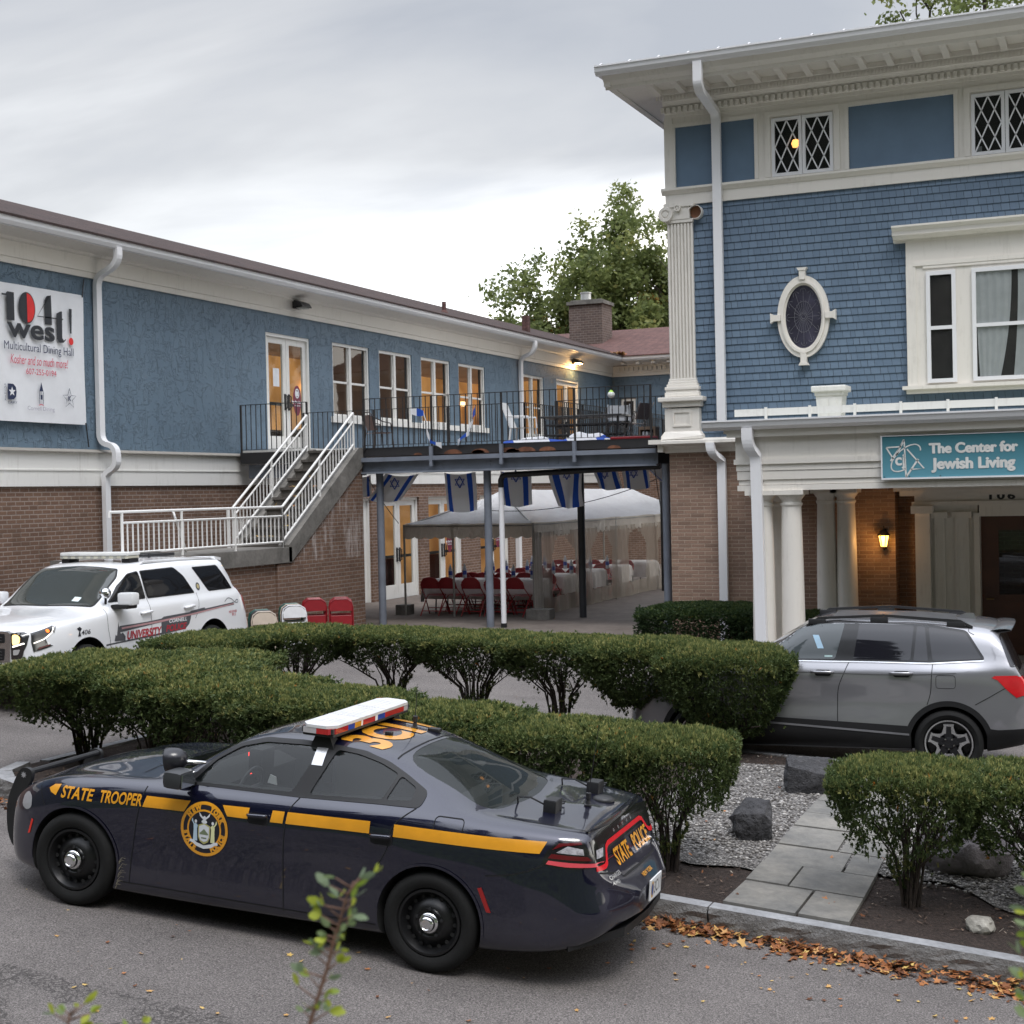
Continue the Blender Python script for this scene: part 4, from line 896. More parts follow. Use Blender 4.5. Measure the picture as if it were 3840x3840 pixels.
def tableframe():
    t = thing('table_frame', 'black metal patio table frame standing upright on the deck', 'table', (-10.4, 28.0, 4.22), R_(4)); m = BLACK
    MB().bbox(-.85, .85, -.42, .42, .56, .60, .01).build('tabletop', plain('smoked table top', (.05, .05, .05), .3), t)
    for sx in (-1, 1):
        for sy in (-1, 1): MB().tube([(sx*.76, sy*.36, .56), (sx*.72, sy*.34, 0)], .022, 6).build('leg', m, t)
    mb = MB()
    for z in (.42, .22): mb.tube([(-.74, -.35, z), (.74, -.35, z), (.74, .35, z), (-.74, .35, z), (-.74, -.35, z)], .016, 6)
    for x in (-.35, 0, .35): mb.tube([(x, -.35, .42), (x, -.35, .06)], .012, 6)
    mb.build('stretcher', m, t)
tableframe()
def crate():
    t = thing('wooden_crate', 'brown wooden crate with a slot full of jars next to the white pilaster', 'crate', (-8.95, 27.6, 4.22), R_(3)); m = plain('crate wood', (.16, .11, .075), .8, var=.3)
    mb = MB(); mb.box(-.17, .17, -.16, .16, 0, .13); mb.box(-.17, .17, -.16, .16, .25, .31); mb.box(-.17, -.13, -.16, .16, .13, .25); mb.box(.13, .17, -.16, .16, .13, .25); mb.box(-.13, .13, .1, .16, .13, .25); mb.build('box', m, t)
    for x in (-.08, -.01, .07): MB().lathe([(0, .13), (.03, .13), (.03, .2), (.02, .22), (0, .22)], (x, -.1, 0), n=10).build('jar', plain('pale jar', (.55, .56, .58), .3), t)
crate()
o = MB().bbox(-9.3, -8.5, 26.3, 26.75, 4.22, 4.31, .02).mat(REDP).build('red_mat', plain('red cloth', (.45, .015, .03), .7)); tag(o, 'folded red cloth at the deck edge next to the white pilaster', 'cloth')
def folding(name, label, x, y, rz, col, tilt=0):
    t = thing(name, label, 'chair', (x, y, 4.22), rz); m = plain('aluminium tube', (.45, .45, .46), .35, .7)
    MB().poly([(-.2, .02, .40), (.2, .02, .40), (.2, .38, .44), (-.2, .38, .44)], (0, 0, 1), .015).build('seat', col, t)
    MB().poly([(-.2, .0, .5), (.2, .0, .5), (.19, -.12, .82), (-.19, -.12, .82)], (0, 1, 0), .02).build('backrest', col, t)
    for sx in (-1, 1):
        q = MB(); q.tube([(sx*.22, .42, 0), (sx*.22, -.14, .84)], .012, 6); q.tube([(sx*.21, -.2, 0), (sx*.21, .36, .42)], .012, 6); q.build('leg_frame', m, t)
folding('folding_chair', 'grey metal folding chair with a brown back by the railing corner of the deck', -9.35, 28.4, R_(70), plain('taupe seat', (.20, .15, .13), .6))
folding('camp_stool', 'small aluminium folding stool standing left of the wooden crate', -9.9, 28.6, R_(200), plain('pale seat', (.5, .5, .5), .5))
# lantern on the rail
t = thing('hanging_lantern', 'small green and white lantern hanging on the deck railing', 'lantern', (-9.17, 26.06, 5.02))
MB().lathe([(0, 0), (.05, .015), (.07, .06), (.06, .1), (.03, .13)], n=14).build('globe', plain('white globe', (.7, .72, .7), .3), t, smooth=True)
MB().lathe([(.065, .05), (.05, .11), (.02, .15), (0, .15)], n=14).build('shade', plain('lime plastic', (.35, .62, .06), .4), t, smooth=True)
MB().tube([(0, 0, .15), (.01, 0, .22)], .005, 5).build('hook', BLACK, t)
# crumpled blue and white flags on the deck floor
def flagmat():
    g = G('blue striped flag cloth'); a = g.n('ShaderNodeUVMap'); a.uv_map = 'UVMap'
    q = g.n('ShaderNodeSeparateXYZ', {0: a.outputs[0]}); d = g.ma('ABSOLUTE', g.ma('SUBTRACT', q.outputs[0], .5))
    st = g.ma('MULTIPLY', g.ma('GREATER_THAN', d, .25), g.ma('LESS_THAN', d, .40))
    g.p(Base_Color=g.mix(st, (.86, .87, .90), (.025, .10, .52)), Roughness=.7)
    tr = g.n('ShaderNodeBsdfTranslucent', {0: g.mix(st, (.95, .95, .98), (.03, .13, .65))}); mx = g.n('ShaderNodeMixShader', {0: .42})
    g.t.links.new(g.b.outputs[0], mx.inputs[1]); g.t.links.new(tr.outputs[0], mx.inputs[2]); g.t.links.new(mx.outputs[0], g.o.inputs[0]); return g.m
FLAGM = flagmat(); BLUEINK = plain('flag blue', (.022, .085, .48), .7)
def cloth(name, fn, nu, nv, m, parent=None, smooth=True):
    mb = MB().grid(fn, nu, nv); o = mb.build(name, m, parent, smooth=smooth); me = o.data; uvl = me.uv_layers.new(name='UVMap')
    for lp in me.loops:
        i = lp.vertex_index; uvl.data[lp.index].uv = ((i % (nu+1))/nu, (i//(nu+1))/nv)
    return o
def heap(x, y, sx, sy, h, seed, label):
    o = cloth('crumpled_flag', lambda a, b: (x+(a-.5)*sx+.05*math.sin(b*9+seed), y+(b-.5)*sy, 4.235+h*max(0, (1-(2*a-1)**2))*(1-(2*b-1)**2)*(1+.4*math.sin(a*12+seed*3)*math.cos(b*9))), 26, 12, FLAGM)
    tag(o, label, 'flag')
heap(-11.0, 26.7, 1.5, .6, .13, 1, 'crumpled blue and white flag under the left end of the black table on the deck')
heap(-9.95, 26.75, 1.2, .6, .17, 2, 'crumpled blue and white flag under the right end of the black table on the deck')
def ribbon(pts, label):
    pts = [Vector(p) for p in pts]
    def fn(a, b):
        f = a*(len(pts)-1); i = min(int(f), len(pts)-2); p = pts[i].lerp(pts[i+1], f-i); return (p.x, p.y+.03*math.sin(a*20), p.z+(b-.5)*.10*(1+.5*math.sin(a*13)))
    o = cloth('draped_flag', fn, 40, 4, FLAGM); tag(o, label, 'flag')
ribbon([(-13.35, 26.05, 4.95), (-13.05, 26.05, 4.9), (-13.0, 26.05, 4.6), (-12.95, 26.05, 4.35), (-12.7, 26.05, 4.26)], 'narrow blue and white flag draped through the railing next to the brown chair')
ribbon([(-11.95, 26.05, 4.98), (-12.0, 26.05, 4.75), (-12.1, 26.05, 4.5), (-12.35, 26.05, 4.3)], 'narrow blue and white flag tied to the railing above the second grey post')
# flags hanging below the deck
def hexagram(mb, o, u, v, r):
    for k in (0, 1):
        p = [(r*math.sin(2*math.pi*i/3+k*math.pi), r*math.cos(2*math.pi*i/3+k*math.pi)) for i in (0, 1, 2, 0)]
        flat(mb, stroke2(p, r*.2), Vector(o)+Vector((0, -.003-.003*k, 0)), u, v)
        flat(mb, stroke2(p, r*.2), Vector(o)+Vector((0, .003+.003*k, 0)), u, v)
FL = [(-14.88, 26.75, .5, .42, 0, .35, 'corner of a blue and white flag at the left deck post'),
      (-13.95, 26.75, .80, .52, -.34, .9, 'blue and white star flag blown to the left, just right of the first grey post'),
      (-12.68, 26.8, .70, .76, .06, .5, 'blue and white star flag hanging straight just left of the second grey post'),
      (-11.50, 26.9, .64, .67, .04, .4, 'blue and white star flag hanging behind the white standpipe'),
      (-10.47, 27.0, .70, .72, .06, 1.9, 'folded blue and white flag hanging just left of the dark post'),
      (-9.80, 27.4, .5, .38, .10, .8, 'short blue and white flag hanging just right of the dark post'),
      (-9.12, 27.2, .56, .38, .05, .6, 'blue and white flag near the right end of the deck beam'),
      (-8.64, 27.0, .40, .28, .3, .9, 'small blue and white flag corner beside the right hand grey post')]
for i, (x, y, wd, h, lean, fold, lab) in enumerate(FL):
    t = thing('hanging_flag', lab, 'flag', (x, y, 3.74), group='blue and white flags hung under the deck')
    def fn(a, b, wd=wd, h=h, lean=lean, fold=fold, i=i):
        sq = 1-.22*fold*b*.5
        return ((a-.5)*wd*sq+lean*b+.02*math.sin(a*11+i), .10*fold*math.sin(a*5.5+b*2+i*1.3)*(.3+b*.7)-(.16*b if lean < -.2 else 0), -h*b+(.10*lean*(a-.5) if abs(lean) > .2 else 0)-.05*math.sin(a*3.14))
    cloth('flag_cloth', fn, 22, 14, FLAGM, t)
    if i in (1, 2, 3, 4, 5, 6):
        zc = .15 if i in (1, 2) else .06
        q = MB(); p0 = fn(.5, zc/h); hexagram(q, (p0[0], p0[1]-.03, p0[2]), (1, 0, 0), (0, 0, 1), .115 if i < 4 else .09); q.build('star', BLUEINK, t)
# ------------------------------------------------------------------ blue shingled house (right)
YB = 25.9; XL = -7.96; XR = 4.0
house = thing('shingled_house', 'tall blue shingled house with cream trim, bracketed eaves, oval window and columned porch', 'building', (-2, 28, .3))
def hps(name, mb, m, **k):
    n0 = len(COL.objects); mb.each(name, m, None, **k)
    for o in list(COL.objects)[n0:]: o.parent = house; o.location = -Vector(house.location)
def hp(name, mb, m, par=None, **k):
    o = mb.build(name, m, None, **k); o.parent = par or house; o.location = -Vector(house.location); return o
# shingle courses as lapped boards
mb = MB(); z = 4.30; OV = (-5.515, 6.265, .37, .62)
k = 0
while z < 8.45:
    zt = min(8.45, z+.13); mb.add([(XL+.1, YB-.018, z), (XR, YB-.018, z), (XR, YB-.002, zt), (XL+.1, YB-.002, zt), (XL+.1, YB, z), (XR, YB, z)], [(0, 1, 2, 3), (4, 5, 1, 0)]); z += .13
hp('shingle_wall', mb, SHINGLE)
mb = MB(); mb.box(XL, XR, YB+.0, YB+.35, 3.9, 10.4); mb.box(XL, XL+.25, YB+.35, YB+9, 0, 10.4); hp('wall_core', mb, SHINGLE)
mb = walls(MB(), 'y', YB-.02, XL-.05, XR, -.3, 4.0, [(-4.02, -.4, -.3, 3.30)], .5); mb.box(XL-.05, XL+.2, YB, YB+3, -.3, 4.0); hp('brick_wall', mb, BRICK_B)
# belt between brick and shingles
prof = [(0, 3.96), (.06, 3.96), (.08, 4.02), (.14, 4.08), (.30, 4.12), (.30, 4.17), (.05, 4.22), (0, 4.22)]
mb = MB().poly([(XL-.12, YB-a, z) for a, z in prof], (1, 0, 0), 1.75); mb.poly([(XL-.12, YB-a, z) for a, z in [(0, 3.99), (.05, 3.99), (.05, 4.05), (0, 4.05)]], (1, 0, 0), 3); mb.box(XL-.36, XL-.12, YB-.3, YB+.6, 4.12, 4.20); mb.box(XL-.22, XL-.12, YB-.2, YB+.6, 3.98, 4.12); hp('belt_course', mb, TRIM)
mb = MB(); mb.box(XL+1.62, XR, YB-.05, YB, 4.0, 4.26); hp('lower_trim', mb, TRIM)
# pilaster with pedestal
mb = MB(); px0, px1 = XL+.02, XL+.46
mb.box(px0-.02, px1+.02, YB-.05, YB+.4, 5.2, 8.16)
for i in range(8): x = px0+.0+i*.0615; mb.box(x, x+.034, YB-.082, YB-.05, 5.30, 8.08)
mb.box(px0-.03, px1+.03, YB-.09, YB+.4, 8.10, 8.16)
hp('pilaster_shaft', mb, TRIM)
mb = MB(); mb.box(px0-.06, px1+.06, YB-.12, YB+.4, 8.38, 8.45); mb.box(px0-.02, px1-.02, YB-.10, YB+.4, 8.16, 8.38)
for x in (px0-.02, (px0+px1)/2-.02):
    r = .135 if x < px0 else .065; zc = 8.26 if x < px0 else 8.36
    mb.lathe([(0, YB-.15), (r*.35, YB-.15), (r*.4, YB-.135), (r*.55, YB-.135), (r*.6, YB-.155), (r*.95, YB-.155), (r, YB-.13), (r, YB)], (x, 0, zc), 'Y', 24)
hp('capital', mb, TRIM, angle=40)
mb = MB(); mb.lathe([(.115, YB-.14), (.125, YB-.14), (.125, YB), (.115, YB)], (px1+.09, 0, 8.26), 'Y', 24, -1.9, 2.9); hp('broken_scroll', mb, TRIM, angle=40)
mb = MB(); mb.lathe([(0, YB-.05), (.115, YB-.05)], (px1+.09, 0, 8.26), 'Y', 20); hp('scroll_cavity', mb, plain('bare brown wood', (.19, .085, .045), .8, var=.4))
mb = MB(); mb.lathe([(.30, 5.0), (.315, 5.03), (.30, 5.06), (.285, 5.1), (.30, 5.13), (.28, 5.16), (.255, 5.19), (.25, 5.24), (.22, 5.27)], ((px0+px1)/2, YB+.05, 0), n=4, a0=R_(45), a1=R_(405)) if False else None
for a, z0, z1 in ((.10, 4.97, 5.05), (.085, 5.05, 5.09), (.10, 5.09, 5.15), (.07, 5.15, 5.20), (.05, 5.20, 5.25), (.035, 5.25, 5.30)): mb.bbox(px0-a, px1+a, YB-.05-a, YB+.4, z0, z1, .012)
hp('pilaster_base', mb, TRIM)
mb = MB(); mb.box(px0-.10, px1+.10, YB-.16, YB+.4, 4.33, 4.76); mb.bbox(px0-.20, px1+.20, YB-.26, YB+.4, 4.88, 4.96, .015); mb.bbox(px0-.14, px1+.14, YB-.2, YB+.4, 4.78, 4.88, .02); mb.poly([(px0-.16, YB-.22, 4.20), (px1+.16, YB-.22, 4.20), (px1+.16, YB-.22, 4.26), (px1+.11, YB-.17, 4.34), (px0-.11, YB-.17, 4.34), (px0-.16, YB-.22, 4.26)], (0, 1, 0), .5)
for a, b, c, d in ((px0+.05, px0+.08, 4.46, 4.68), (px1-.08, px1-.05, 4.46, 4.68), (px0+.05, px1-.05, 4.68, 4.71), (px0+.05, px1-.05, 4.43, 4.46)): mb.box(a, b, YB-.178, YB-.16, c, d)
hp('pedestal', mb, TRIM)
# trim band, upper panels
mb = MB(); mb.box(XL-.02, XR, YB-.05, YB+.02, 8.42, 8.62); mb.poly([(XL-.08, YB-a, z) for a, z in [(0, 8.62), (.06, 8.62), (.09, 8.66), (.12, 8.69), (.12, 8.73), (0, 8.75)]], (1, 0, 0), XR-XL); hp('trim_band', mb, TRIM)
PAN = [(-7.78, -6.33), (-4.68, -2.93), (.1, 1.6)]; UW = [(-6.02, -4.95), (-2.65, -1.58)]
mb = walls(MB(), 'y', YB-.035, XL-.0, XR, 8.74, 10.0, [(a, b, 8.70, 9.82) for a, b in PAN]+[(a, b, 8.73, 9.78) for a, b in UW], .03)
for a, b in PAN:
    for p, q, c, d in ((a-.07, a, 8.75, 9.89), (b, b+.07, 8.75, 9.89), (a, b, 9.82, 9.89)): mb.box(p, q, YB-.055, YB-.035, c, d)
for a, b in UW:
    for p, q, c, d in ((a-.12, a-.02, 8.75, 9.89), (b+.02, b+.12, 8.75, 9.89), (a-.02, b+.02, 9.80, 9.89)): mb.box(p, q, YB-.062, YB-.035, c, d)
mb.box(XL-.02, XL+.14, YB-.06, YB+.3, 8.74, 10.0); hp('panel_frame', mb, TRIM)
mb = MB()
for a, b in PAN: mb.quad((a-.02, YB-.008, 8.70), (b+.02, YB-.008, 8.70), (b+.02, YB-.008, 9.84), (a-.02, YB-.008, 9.84))
hps('blue_panel', mb, BLUEPANEL)
DARKROOM = plain('dark room', (.035, .03, .026), .9, var=.4, vs_=2)
for k, (a, b) in enumerate(UW):
    mb = MB(); m = (a+b)/2; f = .055
    for p, q in ((a, m-.004), (m+.004, b)):
        for x0, x1, z0, z1 in ((p, p+f, 8.75, 9.77), (q-f, q, 8.75, 9.77), (p+f, q-f, 8.75, 8.75+f), (p+f, q-f, 9.77-f, 9.77)): mb.box(x0, x1, YB-.05, YB-.012, z0, z1)
        x0, x1, z0, z1 = p+f, q-f, 8.75+f, 9.77-f; W_, H_ = x1-x0, z1-z0; nx_, nz_ = 2, 2.0
        # diamond leading
        cw, chh = W_/2, H_/2.0
        for s in (1, -1):
            for i in range(-6, 8):
                # line u*s - v = c in cell units
                c = i
                pts_ = []
                for t in np.linspace(0, 1, 121):
                    u_ = t*nx_; v_ = s*u_-c if s > 0 else -u_+c
                    if 0 <= v_ <= nz_: pts_.append((u_, v_))
                if len(pts_) < 2: continue
                (u0, v0), (u1, v1) = pts_[0], pts_[-1]
                A = Vector((x0+u0*cw, YB-.034, z0+v0*chh)); B = Vector((x0+u1*cw, YB-.034, z0+v1*chh)); d = (B-A)
                if d.length < .03: continue
                d.normalize(); n_ = Vector((-d.z, 0, d.x))*.0105
                mb.poly([A-n_, B-n_, B+n_, A+n_], (0, 1, 0), .012)
    fo = hp('lattice_window', mb, WHITE); q = MB().quad((a+.05, YB-.02, 8.8), (b-.05, YB-.02, 8.8), (b-.05, YB-.02, 9.73), (a+.05, YB-.02, 9.73)); g = hp('panes', q, DGLASS); g.parent = fo; g.location = (0, 0, 0)
    q = MB().quad((a, YB-.001, 8.74), (b, YB-.001, 8.74), (b, YB-.001, 9.79), (a, YB-.001, 9.79)); g = hp('dark_room', q, DARKROOM); g.parent = fo; g.location = (0, 0, 0)
    if k == 0:
        q = MB().lathe([(0, 9.22), (.05, 9.23), (.075, 9.30), (.05, 9.36), (0, 9.37)], ((a+b)/2-.12, YB-.009, 0), n=12); o = hp('room_lamp', q, emis('amber lamp', (1, .45, .12), 1.3)); o.parent = fo; o.location = (0, 0, 0); o.scale = (1, 1, 1)
    else:
        q = MB().box(a+.07, a+.16, YB-.018, YB-.006, 8.8, 8.9); o = hp('note', q, PAPER); o.parent = fo; o.location = (0, 0, 0)
# frieze, dentils, eaves
YG = 24.75
mb = MB(); mb.poly([(XL-.0, YB-a, z) for a, z in [(0, 10.0), (.07, 10.0), (.07, 10.06), (.10, 10.07), (.10, 10.17), (.16, 10.20), (.18, 10.24), (.22, 10.26), (.22, 10.36), (.26, 10.38), (.26, 10.46), (0, 10.46)]], (1, 0, 0), XR-XL); hp('frieze', mb, TRIM)
mb = MB(); x = XL-.04
while x < XR: mb.box(x, x+.062, YB-.165, YB-.10, 10.075, 10.165); x += .106
hp('dentil_row', mb, TRIM); mb = MB(); x = XL-.1
while x < XR: mb.box(x, x+.03, YB-.245, YB-.22, 10.285, 10.355); x += .06
hp('egg_moulding', mb, TRIM)
mb = MB(); x = XL-.10
while x < XR:
    mb.poly([(x, YB-.26, 10.36), (x, YB-.82, 10.40), (x, YB-.86, 10.43), (x, YB-.86, 10.47), (x, YB-.26, 10.47)], (1, 0, 0), .11); x += .4555
hps('eave_bracket', mb, TRIM)
mb = MB(); XS = XL-.80
mb.box(XS+.1, XR, YG+.18, YB+.3, 10.462, 10.50)
mb.poly([(XS, YG-a+.25, z) for a, z in [(.0, 10.46), (.03, 10.40), (.06, 10.40), (.08, 10.46), (.18, 10.52), (.24, 10.62), (.24, 10.70), (0, 10.70)]], (1, 0, 0), XR-XS)
mb.box(XS+.0, XS+.12, YG+.1, YB+9, 10.44, 10.7); mb.box(XS+.12, XL+.1, YB+.3, YB+9, 10.46, 10.5); hp('soffit', mb, TRIM)
mb = MB(); mb.poly([(XS-.10, YG+a, z) for a, z in [(.0, 10.60), (-.05, 10.61), (-.10, 10.66), (-.115, 10.735), (-.13, 10.74), (-.13, 10.765), (-.09, 10.765), (-.07, 10.72), (0, 10.70)]], (1, 0, 0), XR-XS+.1); mb.box(XS-.12, XS-.0, YG, YB+9, 10.64, 10.76)
x = XS
while x < XR: mb.tube([(x, YG-.12, 10.765), (x+.02, YG-.05, 10.80), (x+.02, YG+.05, 10.80)], .012, 5); x += .53
hp('gutter', mb, WHITE)
mb = MB(); zt = 10.765; sl = .306
mb.poly([(XS-.06, YG-.06, zt), (XR, YG-.06, zt), (XR, YG+6, zt+sl*6.06), (XS+6, YG+6, zt+sl*6.06)], (0, 0, -1), .05)
mb.poly([(XS-.06, YG-.06, zt), (XS+6, YG+6, zt+sl*6.06), (XS+6, YG+6.2, zt+sl*6.06), (XS-.06, YG+12, zt)], (0, 0, -1), .05); hp('roof', mb, ROOF)
# main downspout
ys = YB-.14; X0 = -6.99
spw = MB().rectpath([(X0-.02, YG-.03, 10.62), (X0-.02, YG-.03, 10.36)]+arc((X0-.02, YG-.03, 10.28), (X0-.02, YG-.02, 10.20), (X0-.02, YG+.08, 10.14))+arc((X0, ys-.09, 9.98), (X0, ys, 9.93), (X0, ys, 9.80))+[(X0, ys, 4.42)], .155, .10, (1, 0, 0)); hp('downspout', spw, WHITE)
for X0_, yo in ((-7.02, .14),):
    hp('downspout', MB().rectpath([(X0_-.15, YB-.30, 4.12)]+arc((X0_-.14, YB-.30, 4.02), (X0_-.12, YB-.30, 3.92), (X0_-.05, YB-.2, 3.86))+arc((X0_, YB-.12, 3.80), (X0_, YB-.10, 3.74), (X0_, YB-.10, 3.64))+[(X0_, YB-.10, .4)], .15, .10, (1, 0, 0)), WHITE)
# oval window
mb = MB(); cx, cz = OV[0], OV[1]
def ovring(r0, r1, y0, y1, n=64):
    vs_ = []
    for i in range(n):
        a = 2*math.pi*i/n
        for rx, rz_, y in ((r0[0], r0[1], y0), (r0[0], r0[1], y1), (r1[0], r1[1], y1), (r1[0], r1[1], y0)): vs_.append((cx+rx*math.cos(a), y, cz+rz_*math.sin(a)))
    return vs_, [(4*i+j, 4*((i+1) % n)+j, 4*((i+1) % n)+(j+1) % 4, 4*i+(j+1) % 4) for i in range(n) for j in range(4)]
mb.add(*ovring((.455, .715), (.375, .625), YB-.02, YB-.085)); mb.add(*ovring((.385, .635), (.345, .585), YB-.03, YB-.11)); mb.add(*ovring((.345, .585), (.315, .55), YB-.03, YB-.07))
for ang, l0 in ((0, .45), (90, .70), (180, .45), (270, .70)):
    a = R_(ang); d = Vector((math.cos(a), 0, math.sin(a))); s_ = Vector((-math.sin(a), 0, math.cos(a))); b = Vector((cx, YB-.02, cz))+d*(l0-.06); l = .20 if ang in (90, 270) else .17
    mb.poly([b-s_*.05, b+s_*.05, b+s_*.055+d*(l-.03), b-s_*.055+d*(l-.03)], (0, -1, 0), .11); e = b+d*(l-.04); mb.poly([e-s_*.06, e+s_*.06, e+s_*.09+d*.05, e-s_*.09+d*.05], (0, -1, 0), .12)
ow = hp('oval_window', mb, TRIM, angle=40)
LEAD = plain('leaded glass', (.045, .043, .065), .12, var=.5, vs_=3)
mb = MB(); mb.add([(cx, YB-.045, cz)]+[(cx+.325*math.cos(a), YB-.045, cz+.56*math.sin(a)) for a in np.linspace(0, 2*math.pi, 49)[:-1]], [(0, i+1, (i+1) % 48+1) for i in range(48)]); o = hp('oval_pane', mb, LEAD); o.parent = ow; o.location = (0, 0, 0)
mb = MB()
for i in range(24):
    a = 2*math.pi*i/24; r = .9 if i % 2 == 0 else .55; mb.tube([(cx+.06*math.cos(a), YB-.05, cz+.06*math.sin(a)), (cx+.31*r*math.cos(a), YB-.05, cz+.54*r*math.sin(a))], .0028, 4, cap=False)
for rr in (.06, .035, .16): mb.tube([(cx+rr*math.cos(a), YB-.05, cz+(rr if rr < .1 else rr*1.7)*math.sin(a)) for a in np.linspace(0, 2*math.pi, 25)], .0035, 4, cap=False)
for i in range(12): a = 2*math.pi*i/12; c = (cx+.25*math.cos(a), cz+.44*math.sin(a)); mb.tube([(c[0]+.05*math.cos(t), YB-.05, c[1]+.06*math.sin(t)) for t in np.linspace(a-1.6, a+1.6, 9)], .003, 4, cap=False)
o = hp('lead_tracery', mb, plain('pale lead', (.17, .17, .20), .5)); o.parent = ow; o.location = (0, 0, 0)
# big triple window with hood
mb = MB(); xw = -3.75
mb.box(xw, XR, YB-.10, YB, 4.95, 7.42)
mb.poly([(xw-.20, YB-a, z) for a, z in [(0, 7.40), (.12, 7.40), (.12, 7.44), (.18, 7.48), (.26, 7.50), (.26, 7.57), (.32, 7.63), (.32, 7.66), (0, 7.68)]], (1, 0, 0), 8)
mb.box(xw+.12, XR, YB-.13, YB-.10, 6.98, 7.05)
mb.box(xw, xw+.16, YB-.12, YB-.1, 4.95, 6.98); mb.box(xw+.28, XR, YB-.122, YB-.1, 6.93, 6.985)
mb.box(xw-.08, XR, YB-.20, YB, 4.90, 4.96); mb.box(xw-.02, XR, YB-.15, YB, 4.83, 4.90)
hp('window_surround', mb, TRIM)
mb = MB(); Gm = MB()
for a, b in ((-3.42, -2.94), (-2.68, -1.05)):
    f = .065
    for x0, x1, z0, z1 in ((a, a+f, 5.0, 6.87), (b-f, b, 5.0, 6.87), (a+f, b-f, 5.0, 5.0+f), (a+f, b-f, 6.87-f, 6.87), (a+f, b-f, 5.89, 5.95)): mb.box(x0, x1, YB-.145, YB-.1, z0, z1)
    for z0, z1 in ((5.0+f, 5.89), (5.95, 6.87-f)): Gm.quad((a+f, YB-.125, z0), (b-f, YB-.125, z0), (b-f, YB-.125, z1), (a+f, YB-.125, z1))
fo = hp('sash_window', mb, WHITE); g = hp('panes', Gm, glass('sash glass', (.03, .031, .036), .66)); g.parent = fo; g.location = (0, 0, 0)
mb = MB(); mb.quad((-3.42, YB-.1015, 5.0), (-2.94, YB-.1015, 5.0), (-2.94, YB-.1015, 6.87), (-3.42, YB-.1015, 6.87)); mb.quad((-2.68, YB-.1015, 5.0), (-1.0, YB-.1015, 5.0), (-1.0, YB-.1015, 6.87), (-2.68, YB-.1015, 6.87)); g = hp('dark_room', mb, DARKROOM); g.parent = fo; g.location = (0, 0, 0)
CURT = plain('white curtain', (.70, .71, .74), .9, var=.06)
mb = MB()
for x0, x1, dx in ((-2.62, -2.05, -.12), (-1.95, -1.1, .22)):
    mb.grid(lambda a, b, x0=x0, x1=x1, dx=dx: (x0+(x1-x0)*a+dx*(1-b)*(1-b)*(a-.2)*2, YB-.109+.006*math.sin(a*28+b), 5.07+1.74*b), 40, 8)
g = hp('curtain', mb, CURT, smooth=True); g.parent = fo; g.location = (0, 0, 0)
# porch roof with gutter and snow rail
YF = 22.62; XPL = -6.36
mb = MB(); mb.poly([(XPL+.1, YF-.3, 4.28), (XR, YF-.3, 4.28), (XR, YB, 4.50), (XPL+.1, YB, 4.40)], (0, 0, -1), .06); hp('porch_roof', mb, plain('pale roof membrane', (.42, .43, .36), .8))
mb = MB(); mb.poly([(XPL, YF-.30+a, z) for a, z in [(.06, 4.19), (0, 4.20), (-.05, 4.24), (-.07, 4.31), (-.085, 4.32), (-.085, 4.345), (-.04, 4.345), (-.02, 4.30), (.06, 4.28)]], (1, 0, 0), XR-XPL); hp('porch_gutter', mb, WHITE)
mb = MB(); mb.box(XPL+.42, XR, YF+.02, YF+.06, 4.41, 4.52)
for i in range(14):
    x = XPL+.92+i*.68; mb.box(x-.02, x+.02, YF-.005, YF+.02, 4.29, 4.54); mb.box(x-.02, x+.02, YF-.2, YF-.005, 4.29, 4.31)
hp('snow_rail', mb, OLDWHITE)
mb = MB(); mb.box(XPL+.35, XR, YF-.22, YF-.20, 4.08, 4.20); mb.box(-5.9, XR, YF-.12, YF+.22, 3.74, 4.12); mb.box(XPL+.3, XR, YF-.21, YB-.06, 4.14, 4.19)
for z0, z1, a in ((3.66, 3.74, .16), (3.56, 3.66, .13), (3.42, 3.555, .12), (3.34, 3.415, .10), (3.25, 3.335, .12)): mb.box(-5.86-a+.1, XR, YF-a, YF+.22, z0, z1); mb.box(-5.86-a+.1, -5.62, YF+.22, YB-.05, z0, z1)
mb.box(-5.86, -5.62, YF+.22, YB-.05, 3.74, 4.14); hp('entablature', mb, TRIM)
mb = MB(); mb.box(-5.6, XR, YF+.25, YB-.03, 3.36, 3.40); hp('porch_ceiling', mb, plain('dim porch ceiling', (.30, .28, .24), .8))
mb = MB(); mb.box(-5.9, XR, YF-.25, YB, -.2, .42); hp('porch_floor', mb, CONC)
def column(x, y, r=.175):
    z0, z1 = .42, 3.25; p = [(0, z0), (r*1.35, z0), (r*1.35, z0+.08), (r*1.2, z0+.12), (r*1.06, z0+.16)]
    for t in np.linspace(0, 1, 8): p.append((r*(1.03-.17*t**1.8), z0+.17+(z1-z0-.42)*t))
    p += [(r*.92, z1-.24), (r*.97, z1-.22), (r*.97, z1-.20), (r*.88, z1-.19), (r*.88, z1-.15), (r*1.05, z1-.11), (r*1.2, z1-.075), (r*1.2, z1-.07)]
    mb = MB().lathe(p, (x, y, 0), n=28); mb.box(x-r*1.28, x+r*1.28, y-r*1.28, y+r*1.28, z1-.07, z1); hp('porch_column', mb, TRIM, angle=38)
for x, y in ((-5.53, YF+.05), (-5.08, YF+.05), (-5.46, YF+.55), (-5.12, 25.52), (-4.78, 25.52)): column(x, y)
